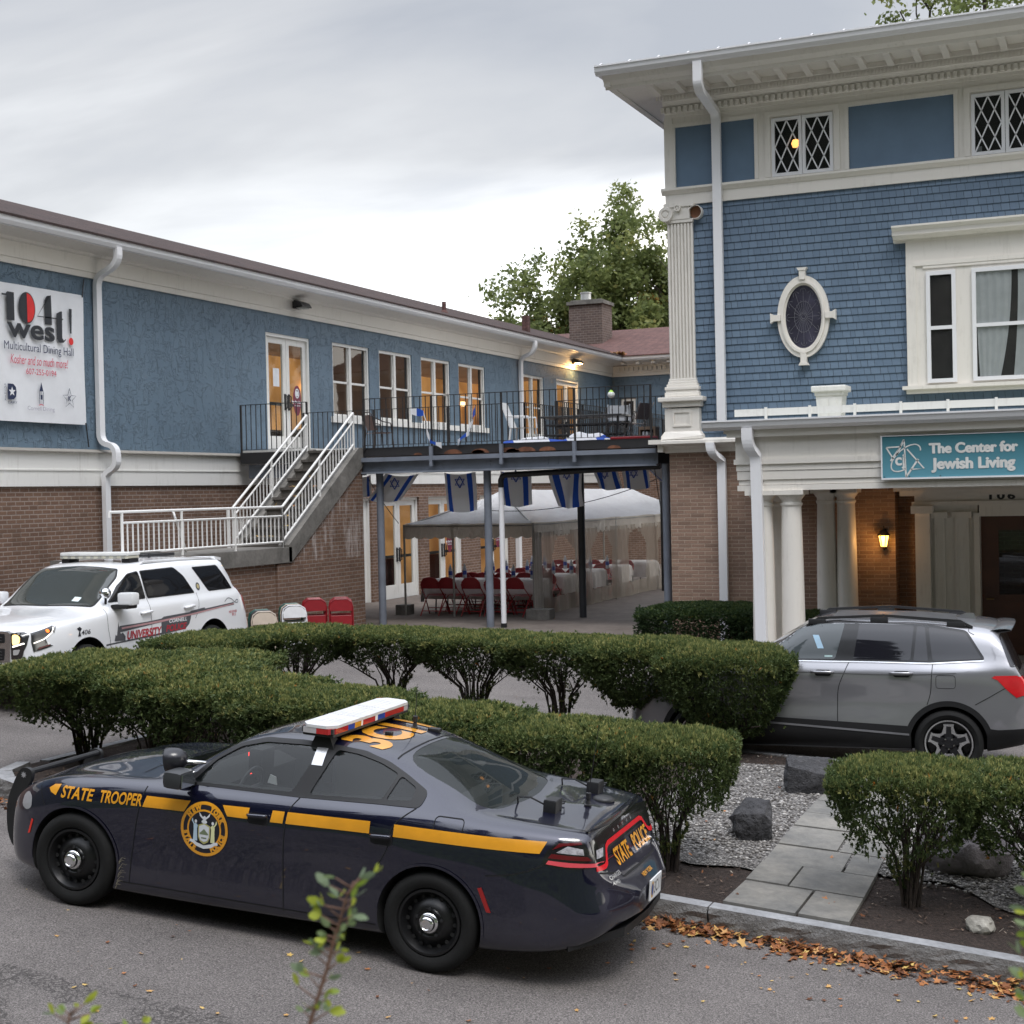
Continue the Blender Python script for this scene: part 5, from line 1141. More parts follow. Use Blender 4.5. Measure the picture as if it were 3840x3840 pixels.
hp('downspout', MB().rectpath([(-5.66, YF-.30, 4.22)]+arc((-5.66, YF-.30, 4.10), (-5.66, YF-.30, 3.94), (-5.60, YF-.24, 3.86))+arc((-5.57, YF-.20, 3.80), (-5.56, YF-.18, 3.75), (-5.56, YF-.18, 3.64))+[(-5.52, YF-.18, .3)], .165, .12, (1, 0, 0)), WHITE)
# little urn pier standing on the porch roof
mb = MB(); mb.poly([(-5.03, 24.6, 4.34), (-4.68, 24.6, 4.34), (-4.63, 24.6, 4.86), (-5.08, 24.6, 4.86)], (0, 1, 0), .4); mb.bbox(-5.14, -4.57, 24.54, 25.06, 4.86, 4.96, .02); mb.box(-5.09, -4.62, 24.58, 25.02, 4.80, 4.86)
for a in (-4.99, -4.84): mb.box(a, a+.11, 24.585, 24.6, 4.42, 4.74)
hp('roof_pier', mb, OLDWHITE)
# entrance portal
mb = MB(); yp = YB-.10
mb.box(-3.68, XR, yp, YB, 3.0, 3.28); mb.box(-4.02, XR, yp-.06, YB, 3.18, 3.30); mb.box(-3.92, XR, yp-.03, YB, 3.10, 3.18); mb.box(-3.72, -.5, yp-.05, YB, 2.93, 3.0)
mb.box(-3.66, -3.42, yp-.12, YB, .42, 2.80); mb.box(-3.72, -3.36, yp-.17, YB, 2.80, 2.93)
mb.box(-3.42, -2.66, yp+.06, YB+.3, .42, 3.0)
for a, b in ((-3.36, -3.19), (-3.02, -2.80)):
    mb.box(a, b, yp+.0, yp+.06, .75, 2.72); mb.box(a-.05, b+.05, yp-.04, yp+.06, 2.72, 2.82); mb.box(a-.04, b+.04, yp-.03, yp+.06, .62, .75)
    mb.box(a+.04, a+.055, yp-.012, yp, .85, 2.6); mb.box(b-.055, b-.04, yp-.012, yp, .85, 2.6)
mb.box(-2.72, -2.63, yp-.02, YB+.3, .42, 2.80); mb.box(-2.63, -.6, yp-.02, YB+.3, 2.74, 2.93)
hp('entrance_portal', mb, TRIM)
mb = MB().box(-4.05, -.3, YB+.38, YB+.44, .3, 3.35); hp('entrance_back', mb, BRICK_B)
DW = plain('red brown door wood', (.085, .028, .013), .4, var=.25, vs_=3)
mb = MB(); x0, x1, y = -2.63, -1.3, YB+.14
mb.box(x0, x0+.28, y, y+.05, .42, 2.74); mb.box(x1-.28, x1, y, y+.05, .42, 2.74); mb.box(x0+.28, x1-.28, y, y+.05, 2.50, 2.74); mb.box(x0+.28, x1-.28, y, y+.05, .42, 1.42); mb.box(x0+.34, x1-.34, y-.015, y, .6, 1.3); d = hp('front_door', mb, DW)
mb = MB().quad((x0+.28, y+.02, 1.42), (x1-.28, y+.02, 1.42), (x1-.28, y+.02, 2.5), (x0+.28, y+.02, 2.5)); o = hp('door_pane', mb, DGLASS); o.parent = d; o.location = (0, 0, 0)
mb = MB().tube([(x0+.08, y-.01, 1.35), (x0+.08, y-.07, 1.35), (x0+.20, y-.07, 1.35)], .012, 6); o = hp('door_handle', mb, plain('old brass', (.25, .17, .07), .4, .8)); o.parent = d; o.location = (0, 0, 0)
mb = MB(); bold(mb, fit(text2d('106', 1, .015, sp=1.35), -2.46, -2.06, 3.02, 3.14), (0, yp-.006, 0), (1, 0, 0), (0, 0, 1), .007); hp('house_number', mb, BLACK)
# sign
sg = thing('sign', 'long teal sign with a white star emblem and white lettering hung on the porch front', 'sign', (-2.4, YF-.20, 3.70))
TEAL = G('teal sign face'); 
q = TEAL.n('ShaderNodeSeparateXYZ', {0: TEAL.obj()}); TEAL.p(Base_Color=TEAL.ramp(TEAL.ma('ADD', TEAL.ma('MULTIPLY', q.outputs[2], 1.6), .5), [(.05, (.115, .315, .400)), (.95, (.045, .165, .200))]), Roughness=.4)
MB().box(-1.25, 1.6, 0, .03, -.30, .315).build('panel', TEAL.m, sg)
mb = MB()
for a, b, c, d_ in ((-1.27, 1.62, -.325, -.30), (-1.27, -1.25, -.30, .315), (-1.27, 1.62, .315, .325)): mb.box(a, b, -.012, .035, c, d_)
mb.build('rim', WHITE, sg)
INKW = plain('white sign ink', (.72, .72, .70), .5); mb = MB().mat(INKW); P = (0, -.004, 0); u, vv = (1, 0, 0), (0, 0, 1)
bold(mb, fit(text2d('The Center for', 1, .018), -.57, .66, .045, .195), P, u, vv, .008); bold(mb, fit(text2d('Jewish Living', 1, .018), -.54, .62, -.235, -.025), P, u, vv, .008); mb.build('lettering', None, sg)
mb = MB().mat(INKW); c = (-.93, -.01)
def S_(pts, w_=.022): flat(mb, stroke2([(c[0]+x, c[1]+y) for x, y in pts], w_), P, u, vv)
S_([(-.26, .16), (-.04, .17)]); S_([(-.26, .16), (-.16, -.01)]); S_([(-.20, -.04), (.0, .27), (.02, -.28)], .026); S_([(.02, -.28), (.20, -.02)], .026); S_([(.04, .13), (.28, -.16), (.09, -.17)]); S_([(.0, .27), (-.12, .04)], .03)
el = [(.02+.26*math.cos(t)*math.cos(.72)-.13*math.sin(t)*math.sin(.72), .26*math.cos(t)*math.sin(.72)+.13*math.sin(t)*math.cos(.72)) for t in np.linspace(-.5, 4.3, 40)]
S_([(x-.0, y) for x, y in el], .018)
flat(mb, text2d('cj', .24, .006), (c[0]-.06, -.004, c[1]-.03), u, vv); mb.build('star_emblem', None, sg)
mb = MB()
for x in (-1.22, -.86, -.42): mb.lathe([(0, -.016), (.008, -.014), (.008, 0)], (x, 0, -.285), 'Y', 8)
mb.build('screw', BLACK, sg)
# lantern
ln = thing('wall_lantern', 'black coach lantern glowing amber on the brick porch wall', 'lantern', (-4.19, YB-.16, 2.2))
mb = MB(); mb.box(-.03, .03, .08, .14, .0, .35); mb.tube([(0, .12, .08), (0, .02, .0), (0, -.02, .05)], .014, 6); mb.build('bracket', BLACK, ln)
MB().lathe([(0, .40), (.012, .40), (.02, .34), (.06, .31), (.105, .25), (.11, .235), (.08, .235)], (0, -.02, 0), n=6).build('roof', BLACK, ln)
MB().lathe([(.045, .06), (.05, .05), (.085, .235)], (0, -.02, 0), n=6).build('glass_body', emis('amber glass', (1, .50, .10), 5), ln)
mb = MB()
for i in range(6): a = math.pi*i/3; mb.tube([(.05*math.cos(a), -.02+.05*math.sin(a), .05), (.088*math.cos(a), -.02+.088*math.sin(a), .237)], .006, 4)
mb.lathe([(0, .01), (.03, .02), (.05, .05)], (0, -.02, 0), n=6); mb.build('cage', BLACK, ln)
ld = bpy.data.lights.new('lantern_bulb', 'POINT'); ld.energy = 5; ld.color = (1, .50, .15); ld.shadow_soft_size = .05
lo = bpy.data.objects.new('lantern_bulb', ld); COL.objects.link(lo); lo.parent = ln; lo.location = (0, -.18, .16)
# ------------------------------------------------------------------ tent, tables, chairs
TX0, TX1, TY0, TY1, TZ = -14.75, -11.75, 28.35, 41.0, 2.67
tent = thing('party_tent', 'white party tent with a scalloped hip roof and clear arched windows in its side wall', 'tent', (-13.2, 28.4, .7))
def tp(name, mb, m, **k):
    o = mb.build(name, m, None, **k); o.parent = tent; o.location = -Vector(tent.location); return o
def vinyl(name, c, tr):
    g = G(name); v = g.obj(); n = g.noise(v, 2.2, 5, .6); g.p(Base_Color=g.ramp(n, [(.3, tuple(x*.86 for x in c)), (.7, c)]), Roughness=.32)
    g.bump(g.noise(g.mapv(v, (1, 1, .35)), 4.5, 5, .62, 1.2), .10, .8)
    t = g.n('ShaderNodeBsdfTranslucent', {0: (*c, 1)}); mx = g.n('ShaderNodeMixShader', {0: tr}); g.t.links.new(g.b.outputs[0], mx.inputs[1]); g.t.links.new(t.outputs[0], mx.inputs[2]); g.t.links.new(mx.outputs[0], g.o.inputs[0]); return g.m
CANOPY = vinyl('white tent vinyl', (.93, .93, .94), .40)
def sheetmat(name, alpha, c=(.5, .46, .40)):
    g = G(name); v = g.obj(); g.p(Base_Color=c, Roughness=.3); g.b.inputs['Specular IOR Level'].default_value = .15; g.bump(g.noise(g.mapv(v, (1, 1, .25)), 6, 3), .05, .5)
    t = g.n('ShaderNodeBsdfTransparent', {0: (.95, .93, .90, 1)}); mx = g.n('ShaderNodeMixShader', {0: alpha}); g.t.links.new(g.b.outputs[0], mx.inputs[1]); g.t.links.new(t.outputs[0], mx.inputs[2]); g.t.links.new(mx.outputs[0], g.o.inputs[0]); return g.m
mb = MB(); xm = (TX0+TX1)/2; zr = 3.36; h0, h1 = TY0+1.9, TY1-2.0
def sagq(a, b, c, d, n=14, m=10, s=.07):
    a, b, c, d = map(Vector, (a, b, c, d)); ph = random.random()*9
    def fn(u, v):
        p = (a*(1-u)+b*u)*(1-v)+(d*(1-u)+c*u)*v
        return (p.x, p.y, p.z-s*4*v*(1-v)*(1-.25*abs(math.sin(u*9.4)))+.012*math.sin(u*31+ph)*math.sin(v*13+ph))
    mb.grid(fn, n, m)
sagq((TX1, TY0, TZ), (TX1, TY1, TZ), (xm, h1, zr), (xm, h0, zr), 60, 12); sagq((TX0, TY1, TZ), (TX0, TY0, TZ), (xm, h0, zr), (xm, h1, zr), 60, 12)
sagq((TX0, TY0, TZ), (TX1, TY0, TZ), (xm+.01, h0, zr), (xm-.01, h0, zr), 24, 12); sagq((TX1, TY1, TZ), (TX0, TY1, TZ), (xm-.01, h1, zr), (xm+.01, h1, zr), 24, 12)
tp('canopy', mb, CANOPY, smooth=True)
mb = MB()
def val(a, b, n):
    a, b = Vector((*a, 0)), Vector((*b, 0)); d = (b-a).normalized(); o_ = Vector((d.y, -d.x, 0))
    mb.grid(lambda u, v: tuple(a.lerp(b, u)+o_*(.012*math.sin(u*60)*(1-v)+.015)+Vector((0, 0, TZ-(1-v)*(.27+.045*abs(math.sin(u*n*math.pi)))))), n*8, 4)
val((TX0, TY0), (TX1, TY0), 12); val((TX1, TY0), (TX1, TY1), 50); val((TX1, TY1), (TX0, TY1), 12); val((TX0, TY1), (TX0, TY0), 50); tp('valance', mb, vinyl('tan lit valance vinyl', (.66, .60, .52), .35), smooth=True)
GALV = plain('galvanised pole', (.34, .33, .31), .45, .6)
for x, y in ((TX0, TY0), (TX1, TY0), (TX0, 33.5), (TX1, 33.5), (TX0, 38.7), (TX1, 38.7), (TX0, TY1), (TX1, TY1), (-13.6, TY0+.02)):
    g0 = gz(x, y); tp('pole', MB().lathe([(0, g0), (.024, g0), (.024, TZ), (0, TZ)], (x, y, 0), n=10), GALV)
mb = MB()
for a, b in (((TX0, TY0, TZ), (TX1, TY0, TZ)), ((TX1, TY0, TZ), (TX1, TY1, TZ)), ((TX0, TY0, TZ), (TX0, TY1, TZ)), ((TX0, TY0, TZ), (xm, h0, zr)), ((TX1, TY0, TZ), (xm, h0, zr)), ((xm, h0, zr), (xm, h1, zr))): mb.tube([Vector(a)-Vector((0, 0, .04)), Vector(b)-Vector((0, 0, .05))], .02, 6)
tp('roof_frame', mb, GALV)
# side wall with clear arched windows
mb = MB(); mc = MB(); xs = TX1+.03; bay = 2.6; k = 0; y = TY0+.05
g0 = .74
def wv(y, z): return xs+.05*math.sin(y*2.6+z*.8)*(.5+.5*(TZ-z)/2)+.02*math.sin(y*9+z)
def arch(c, n=16, w_=.72, z0=1.15, z1=2.35):
    return [(c-w_, z0)]+[(c-w_*math.cos(t), z1-.62+.62*math.sin(t)) for t in np.linspace(0, math.pi, n)]+[(c+w_, z0)]
y = TY0+.35
while y < TY1-1.5:
    y1 = y+2.5; c = (y+y1)/2
    # columns of quads with a hole where the arch is
    ns = 30; nz = 26
    for i in range(ns):
        for j in range(nz):
            a0, a1 = y+(y1-y)*i/ns, y+(y1-y)*(i+1)/ns; b0, b1 = g0+(TZ-.2-g0)*j/nz, g0+(TZ-.2-g0)*(j+1)/nz
            am, bm_ = (a0+a1)/2, (b0+b1)/2; d = abs(am-c); top = 1.72+.62*math.sqrt(max(0, 1-(d/.78)**2))
            tgt = mc if (d < .78 and 1.05 < bm_ < top) else mb
            tgt.quad((wv(a0, b0), a0, b0), (wv(a1, b0), a1, b0), (wv(a1, b1), a1, b1), (wv(a0, b1), a0, b1))
    y = y1
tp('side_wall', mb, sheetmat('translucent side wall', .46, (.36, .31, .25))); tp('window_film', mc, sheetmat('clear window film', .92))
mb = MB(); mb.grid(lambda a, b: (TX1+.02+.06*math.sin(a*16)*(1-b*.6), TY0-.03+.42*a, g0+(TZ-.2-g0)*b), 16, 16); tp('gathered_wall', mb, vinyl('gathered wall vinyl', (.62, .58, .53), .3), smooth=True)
# weights
for x, y, lab in ((-11.5, 28.05, 'grey concrete block weight at the front right tent corner'), (-14.98, 28.75, 'small grey concrete block weight left of the tent entrance')):
    s = 1 if x > -12 else .6
    o = MB().bbox(-.26*s, .26*s, -.15, .15, 0, .22, .012).build('concrete_block', CONC); o.location = (x, y, gz(x, y)); tag(o, lab, 'concrete block')
# tables
def table(y, x0, x1, label):
    t = thing('banquet_table', label, 'table', ((x0+x1)/2, y, gz((x0+x1)/2, y)+.006), group='cloth covered tables in the tent'); w_ = (x1-x0)/2
    MB().box(-w_+.03, w_-.03, -.36, .36, .70, .735).build('tabletop', plain('folding table top', (.35, .30, .24), .6), t)
    for sx in (-1, 1):
        for sy in (-1, 1): MB().tube([(sx*(w_-.25), sy*.28, .70), (sx*(w_-.22), sy*.30, 0)], .016, 6).build('leg', BLACK, t)
    return t
def tablecloth(y, x0, x1, label):
    w_ = (x1-x0)/2; g0 = gz((x0+x1)/2, y)+.006; mb = MB(); nu, nv = 60, 26
    def fn(a, b):
        x = (a-.5)*2*(w_+.42); yy = (b-.5)*2*(.38+.42); z = .742; dx, dy = max(0, abs(x)-w_), max(0, abs(yy)-.38)
        d = max(dx, dy); xx = math.copysign(min(abs(x), w_), x) if dx else x; y2 = math.copysign(min(abs(yy), .38), yy) if dy else yy
        f = .04*math.sin((a*37 if dy > dx else b*30))*min(1, d*5)
        if dx: xx += math.copysign(.03+f, x)
        if dy: y2 += math.copysign(.03+f, yy)
        return (xx, y2, z-d*(1 if min(dx, dy) < .05 else 1.15))
    o = mb.grid(fn, nu, nv).build('tablecloth', plain('white table cloth', (.70, .67, .66), .8, var=.05), smooth=True); o.location = ((x0+x1)/2, y, g0)
    tag(o, label, 'tablecloth', 'white cloths on the tent tables')
ROWS = [(29.35, -14.6, -12.0, 'front'), (31.2, -14.5, -12.05, 'second'), (33.1, -14.5, -12.05, 'third'), (35.0, -14.5, -12.05, 'fourth'), (37.2, -14.5, -12.05, 'fifth')]
for y, x0, x1, nm in ROWS:
    table(y, x0, x1, f'long folding table under a white cloth in the tent, {nm} row from the entrance'); tablecloth(y, x0, x1, f'white cloth over the {nm} row table in the tent')
def red_chair():
    t = thing('folding_chair', '', 'chair'); fr = plain('red tube', (.30, .014, .018), .35)
    MB().grid(lambda a, b: ((a-.5)*.40*(1-.08*b), -.20+.40*b, .44+.012*math.sin(a*3.14)-.02*(1-b)), 6, 6).build('seat', REDP, t, smooth=True)
    def bk(a, b):
        x = (a-.5)*.44; top = .24*(1-abs(2*(a-.5))**3.2*.62); return (x, -.235-.05*b+.035*(1-(2*a-1)**2)*-1, .58+top*b)
    mb = MB().grid(bk, 14, 6); o = mb.build('backrest', REDP, t, smooth=True)
    mb = MB()
    for s in (-1, 1): mb.tube([(s*.235, .24, 0), (s*.225, -.04, .42), (s*.215, -.24, .60), (s*.20, -.275, .72), (s*.13, -.29, .80), (0, -.295, .825)], .0125, 6)
    mb.build('front_frame', fr, t)
    mb = MB()
    for s in (-1, 1): mb.tube([(s*.21, -.32, 0), (s*.20, .0, .36), (s*.195, .12, .43)], .0125, 6)
    mb.tube([(-.21, -.24, .10), (.21, -.24, .10)], .009, 5); mb.tube([(-.228, .15, .14), (.228, .15, .14)], .009, 5); mb.build('rear_frame', fr, t)
    return t
proto = red_chair(); first = True
ordn = ['first', 'second', 'third', 'fourth', 'fifth', 'sixth']
for r, (y, x0, x1, nm) in enumerate(ROWS[:4]):
    for side in (-1, 1):
        n = 5
        for i in range(n):
            x = x0+.36+i*(x1-x0-.62)/(n-1)+(.04*math.sin(i*5+r)); c = proto if first else copy_tree(proto); first = False
            yy = y+side*.60; c.location = (x, yy, gz(x, yy)+.006); c.rotation_euler = (0, 0, (0 if side < 0 else math.pi)+random.uniform(-.12, .12))
            c['label'] = f'red folding chair, {ordn[i]} from left, {"near" if side < 0 else "far"} side of the {nm} row tent table'; c['category'] = 'chair'; c['group'] = 'red folding chairs at the tent tables'
# bottles
def bottle():
    t = thing('bottle', '', 'bottle'); MB().lathe([(0, 0), (.042, 0), (.044, .03), (.044, .20), (.03, .25), (.014, .28), (.014, .30), (0, .30)], n=14).build('body', plain('clear plastic', (.42, .45, .50), .15), t, smooth=True)
    MB().lathe([(.0455, .08), (.0455, .17)], n=14).build('wrapper', plain('blue label', (.03, .06, .30), .4), t); MB().lathe([(.017, .285), (.017, .315), (0, .315)], n=10).build('cap', PAPER, t); return t
bt = bottle(); first = True
for r, (x, dy) in enumerate(((-14.1, -.1), (-13.85, .1), (-13.3, .05), (-12.6, -.1), (-12.25, .12))):
    for ri in range(3):
        c = bt if first else copy_tree(bt); first = False; y = ROWS[ri][0]+dy+.05*ri; xx = x+.17*ri; c.location = (xx, y, gz(xx, y)+.752)
        c['label'] = f'{"blue wrapped" if True else ""} water bottle, {ordn[r]} from the left on the {ROWS[ri][3]} row table in the tent'; c['category'] = 'bottle'; c['group'] = 'bottles on the tent tables'
# folded chairs leaning by the brick stair side
def folded(name, label, x, y, rz, m, lean, group):
    t = thing(name, label, 'chair', (x, y, gz(x, y)), rz, group); fr = m
    A = Matrix.Rotation(lean, 4, 'X')
    def T(p): return A @ Vector(p)
    def bk(a, b):
        xx = (a-.5)*.40; top = .20*(1-abs(2*(a-.5))**4*.5); return T((xx, -.03, .62+top*b))
    MB().grid(bk, 12, 5).build('backrest', m, t, smooth=True)
    MB().bbox(-.19, .19, -.035, -.015, .14, .54, .008, A).build('seat', m, t)
    q = MB(); q.tube([T(p) for p in ((-.215, 0, 0), (-.215, 0, .68), (-.19, 0, .78), (-.11, 0, .835), (.11, 0, .835), (.19, 0, .78), (.215, 0, .68), (.215, 0, 0))], .013, 6)
    q.tube([T(p) for p in ((-.19, .02, .02), (-.19, .02, .6))], .012, 6); q.tube([T(p) for p in ((.19, .02, .02), (.19, .02, .6))], .012, 6); q.tube([T((-.19, .02, .08)), T((.19, .02, .08))], .009, 5); q.build('frame', fr, t)
BEIGE = plain('beige enamel', (.52, .44, .36), .4); WENAM = plain('white enamel', (.72, .72, .74), .35); GRN = plain('dark green enamel', (.012, .075, .058), .45); DK = plain('charcoal enamel', (.03, .032, .034), .5)
grp = 'folded chairs leaning beside the brick stair'
def stackrow(x, y, rz, items, d=.085):
    for i, (m, lab) in enumerate(items):
        folded('folded_chair', lab, x-math.sin(rz)*d*i, y+math.cos(rz)*d*i, rz, m, -.16, grp)
A_ = R_(42)
stackrow(-13.85, 21.45, A_, [(BEIGE, 'beige folded chair, front of the left stack beside the white police truck'), (DK, 'charcoal folded chair directly behind the beige folded chair'), (DK, 'charcoal folded chair between the dark one behind the beige chair and the green chairs'), (GRN, 'green folded chair, the nearer green one behind the beige chair'), (GRN, 'green folded chair at the back of the left stack, nearest the police truck')])
stackrow(-13.85, 22.42, A_, [(WENAM, 'white folded chair, front of the middle stack'), (DK, 'charcoal folded chair directly behind the white folded chair'), (BEIGE, 'beige folded chair in the middle of the stack behind the white folded chair'), (GRN, 'green folded chair, the nearer green one behind the white chair'), (GRN, 'green folded chair at the back of the middle stack')])
stackrow(-13.55, 23.5, A_-.2, [(REDP, 'red folded chair leaning at the front right of the red stack'), (REDP, 'red folded chair second from the right in the red stack'), (REDP, 'red folded chair third from the right in the red stack')], .16)
stackrow(-14.0, 23.35, A_-.1, [(REDP, 'red folded chair with the fully visible seat in the left half of the red stack'), (REDP, 'red folded chair behind the one with the fully visible seat'), (REDP, 'red folded chair at the back left of the red stack')], .11)
# ------------------------------------------------------------------ vehicles
from mathutils.interpolate import poly_3d_calc
def pchip(xs, ys, x):
    xs = np.asarray(xs, float); ys = np.asarray(ys, float); h = np.diff(xs); d = np.diff(ys)/h; m = np.zeros(len(xs)); m[0] = d[0]; m[-1] = d[-1]
    for i in range(1, len(xs)-1):
        if d[i-1]*d[i] > 0: w1 = 2*h[i]+h[i-1]; w2 = h[i]+2*h[i-1]; m[i] = (w1+w2)/(w1/d[i-1]+w2/d[i])
    x = np.clip(x, xs[0], xs[-1]); i = np.clip(np.searchsorted(xs, x)-1, 0, len(xs)-2); t = (x-xs[i])/h[i]
    return (1+2*t)*(1-t)**2*ys[i]+t*(1-t)**2*h[i]*m[i]+t*t*(3-2*t)*ys[i+1]+t*t*(t-1)*h[i]*m[i+1]
def catmull(P, n):
    out_ = []
    for i in range(len(P)-1):
        p0, p1, p2, p3 = P[max(i-1, 0)], P[i], P[i+1], P[min(i+2, len(P)-1)]
        m1 = (p2-p0)*.5; m2 = (p3-p1)*.5
        lim = np.linalg.norm(p2-p1)
        for m in (m1, m2):
            l = np.linalg.norm(m)
            if l > lim: m *= lim/l
        for k in range(n):
            t = k/n; out_.append((2*t**3-3*t*t+1)*p1+(t**3-2*t*t+t)*m1+(-2*t**3+3*t*t)*p2+(t**3-t*t)*m2)
    out_.append(P[-1]); return out_
def loft(xs, lines, n=4):
    """lines: list of (ykeys, zkeys), each a list of (x, value), from under the car up to the roof centre"""
    Y = [pchip(*zip(*a), xs) for a, b in lines]; Z = [pchip(*zip(*b), xs) for a, b in lines]
    verts = []; K = None
    for i, x in enumerate(xs):
        P = [np.array([Y[k][i], Z[k][i]]) for k in range(len(lines))]; C = catmull(P, n); K = len(C)
        ringp = [(x, -p[0], p[1]) for p in C]+[(x, p[0], p[1]) for p in C[-2:0:-1]]; verts += ringp
    R2 = 2*K-2; faces = [(i*R2+j, i*R2+(j+1) % R2, (i+1)*R2+(j+1) % R2, (i+1)*R2+j) for i in range(len(xs)-1) for j in range(R2)]
    faces += [tuple(range(R2)), tuple(range((len(xs)-1)*R2, len(xs)*R2))[::-1]]
    return verts, faces
class Car:
    def __init__(s, root, xs, lines, n=4):
        s.root = root; v, f = loft(np.array(xs), lines, n); s.v, s.f = v, f; s.V = [Vector(p) for p in v]; s.t = BVHTree.FromPolygons(s.V, f); nn = [Vector() for _ in v]
        for q in f:
            a = (s.V[q[2]]-s.V[q[0]]).cross(s.V[q[3 % len(q)]]-s.V[q[1]])
            for i in q: nn[i] += a
        s.nn = [a.normalized() if a.length else a for a in nn]
    def hit(s, o, d, off):
        h = s.t.ray_cast(Vector(o), d)
        if h[0] is None: return None, None
        q = s.f[h[2]]; n = h[1]
        if len(q) == 4:
            w = poly_3d_calc([s.V[i] for i in q], h[0]); m = Vector()
            for i, a in zip(q, w): m += s.nn[i]*a
            if m.length > 1e-6: n = m.normalized()
        if n.dot(d) > 0: n = -n
        return h[0]+n*off, n
    def side(s, x, z, off=.004):
        return s.hit((x, -3, z), Vector((0, 1, 0)), off)[0]
    def cast(s, o, d, off=.004):
        return s.hit(o, Vector(d).normalized(), off)[0]
    def drape(s, mb, pts2, proj, h=.05, off=.004):
        """drape a polygon (2-D) on the body; proj maps (a,b) to (origin, direction)"""
        bm = bmesh.new(); vs_ = [bm.verts.new((a, b, 0)) for a, b in pts2[0]]
        for f in pts2[1]:
            try: bm.faces.new([vs_[i] for i in f])
            except ValueError: pass
        bmesh.ops.triangulate(bm, faces=bm.faces[:])
        for _ in range(6):
            ed = [e for e in bm.edges if e.calc_length() > h]
            if not ed: break
            bmesh.ops.subdivide_edges(bm, edges=ed, cuts=1); bmesh.ops.triangulate(bm, faces=[f for f in bm.faces if len(f.verts) > 3])
        bm.verts.ensure_lookup_table(); bm.verts.index_update(); P = []
        for v in bm.verts:
            o, d = proj(v.co.x, v.co.y); P.append(s.hit(o, Vector(d).normalized(), off))
        fs = [[v.index for v in f.verts] for f in bm.faces if all(P[v.index][0] is not None for v in f.verts)]
        NN = [p[1] for p in P]; P = [p[0] for p in P]; bm.free()
        used = sorted({i for f in fs for i in f}); mp_ = {u: i for i, u in enumerate(used)}
        fs = [f if (P[f[1]]-P[f[0]]).cross(P[f[2]]-P[f[0]]).dot(NN[f[0]]) > 0 else f[::-1] for f in fs]
        mb.vn = (mb.vn or [])+[NN[u] for u in used]; mb.add([P[u] for u in used], [[mp_[i] for i in f] for f in fs]); return mb
    SIDE = staticmethod(lambda a, b: ((a, -3, b), (0, 1, 0)))
    REAR = staticmethod(lambda a, b: ((8, a, b), (-1, 0, 0)))
    FRONT = staticmethod(lambda a, b: ((-4, a, b), (1, 0, 0)))
    TOP = staticmethod(lambda a, b: ((a, b, 5), (0, 0, -1)))
    def on(s, name, m, polys, proj, h=.05, off=.004, parent=None, smooth=True):
        mb = MB()
        for p in polys: s.drape(mb, p if isinstance(p, tuple) and len(p) == 2 and isinstance(p[1], list) and isinstance(p[1][0], tuple) and isinstance(p[1][0][0], int) else poly2(p), proj, h, off)
        return mb.build(name, m, parent or s.root, smooth=smooth)
    def body(s, m, cutters, name='body'):
        mb = MB(); mb.add(s.v, s.f); o = mb.build(name, m, s.root, smooth=True)
        tmp = []
        for c, cm in cutters:
            co = c.build('cutter', cm); tmp.append(co); md = o.modifiers.new('cut', 'BOOLEAN'); md.operation = 'DIFFERENCE'; md.object = co; md.solver = 'EXACT'; md.material_mode = 'TRANSFER'
            co.matrix_world = s.root.matrix_world.copy()
        bpy.context.view_layer.update(); dg = bpy.context.evaluated_depsgraph_get(); me = bpy.data.meshes.new_from_object(o.evaluated_get(dg)); o.modifiers.clear(); old = o.data; o.data = me
        for c in tmp: d = c.data; bpy.data.objects.remove(c); bpy.data.meshes.remove(d)
        me.set_sharp_from_angle(angle=R_(38)); s.obj = o; return o
def set_frame(root, o, ex, ey, ez):
    root.matrix_world = Matrix(((ex[0], ey[0], ez[0], o[0]), (ex[1], ey[1], ez[1], o[1]), (ex[2], ey[2], ez[2], o[2]), (0, 0, 0, 1)))
    bpy.context.view_layer.update()
def carpaint(name, c, metal=.0, rough=.28, flake=False, dirt=0.0):
    g = G(name); v = g.obj(); col = c
    if flake:
        n = g.noise(v, 900, 1); col = g.mix(.22, c, g.ramp(n, [(.35, (.4, .4, .4)), (.65, (1.4, 1.4, 1.4))]), 'MULTIPLY')
    if dirt:
        q = g.n('ShaderNodeSeparateXYZ', {0: v}); n = g.noise(v, 5, 5, .7)
        f = g.ma('MULTIPLY', g.ma('SUBTRACT', .62, q.outputs[2], clamp=True), g.ma('MULTIPLY', n, dirt*3.2), clamp=True); col = g.mix(f, col, (.24, .21, .18))
    g.p(Base_Color=col, Metallic=metal, Roughness=rough, Coat_Weight=1.0, Coat_Roughness=.03, Coat_IOR=1.75); g.b.inputs['Specular IOR Level'].default_value = .3; return g.m
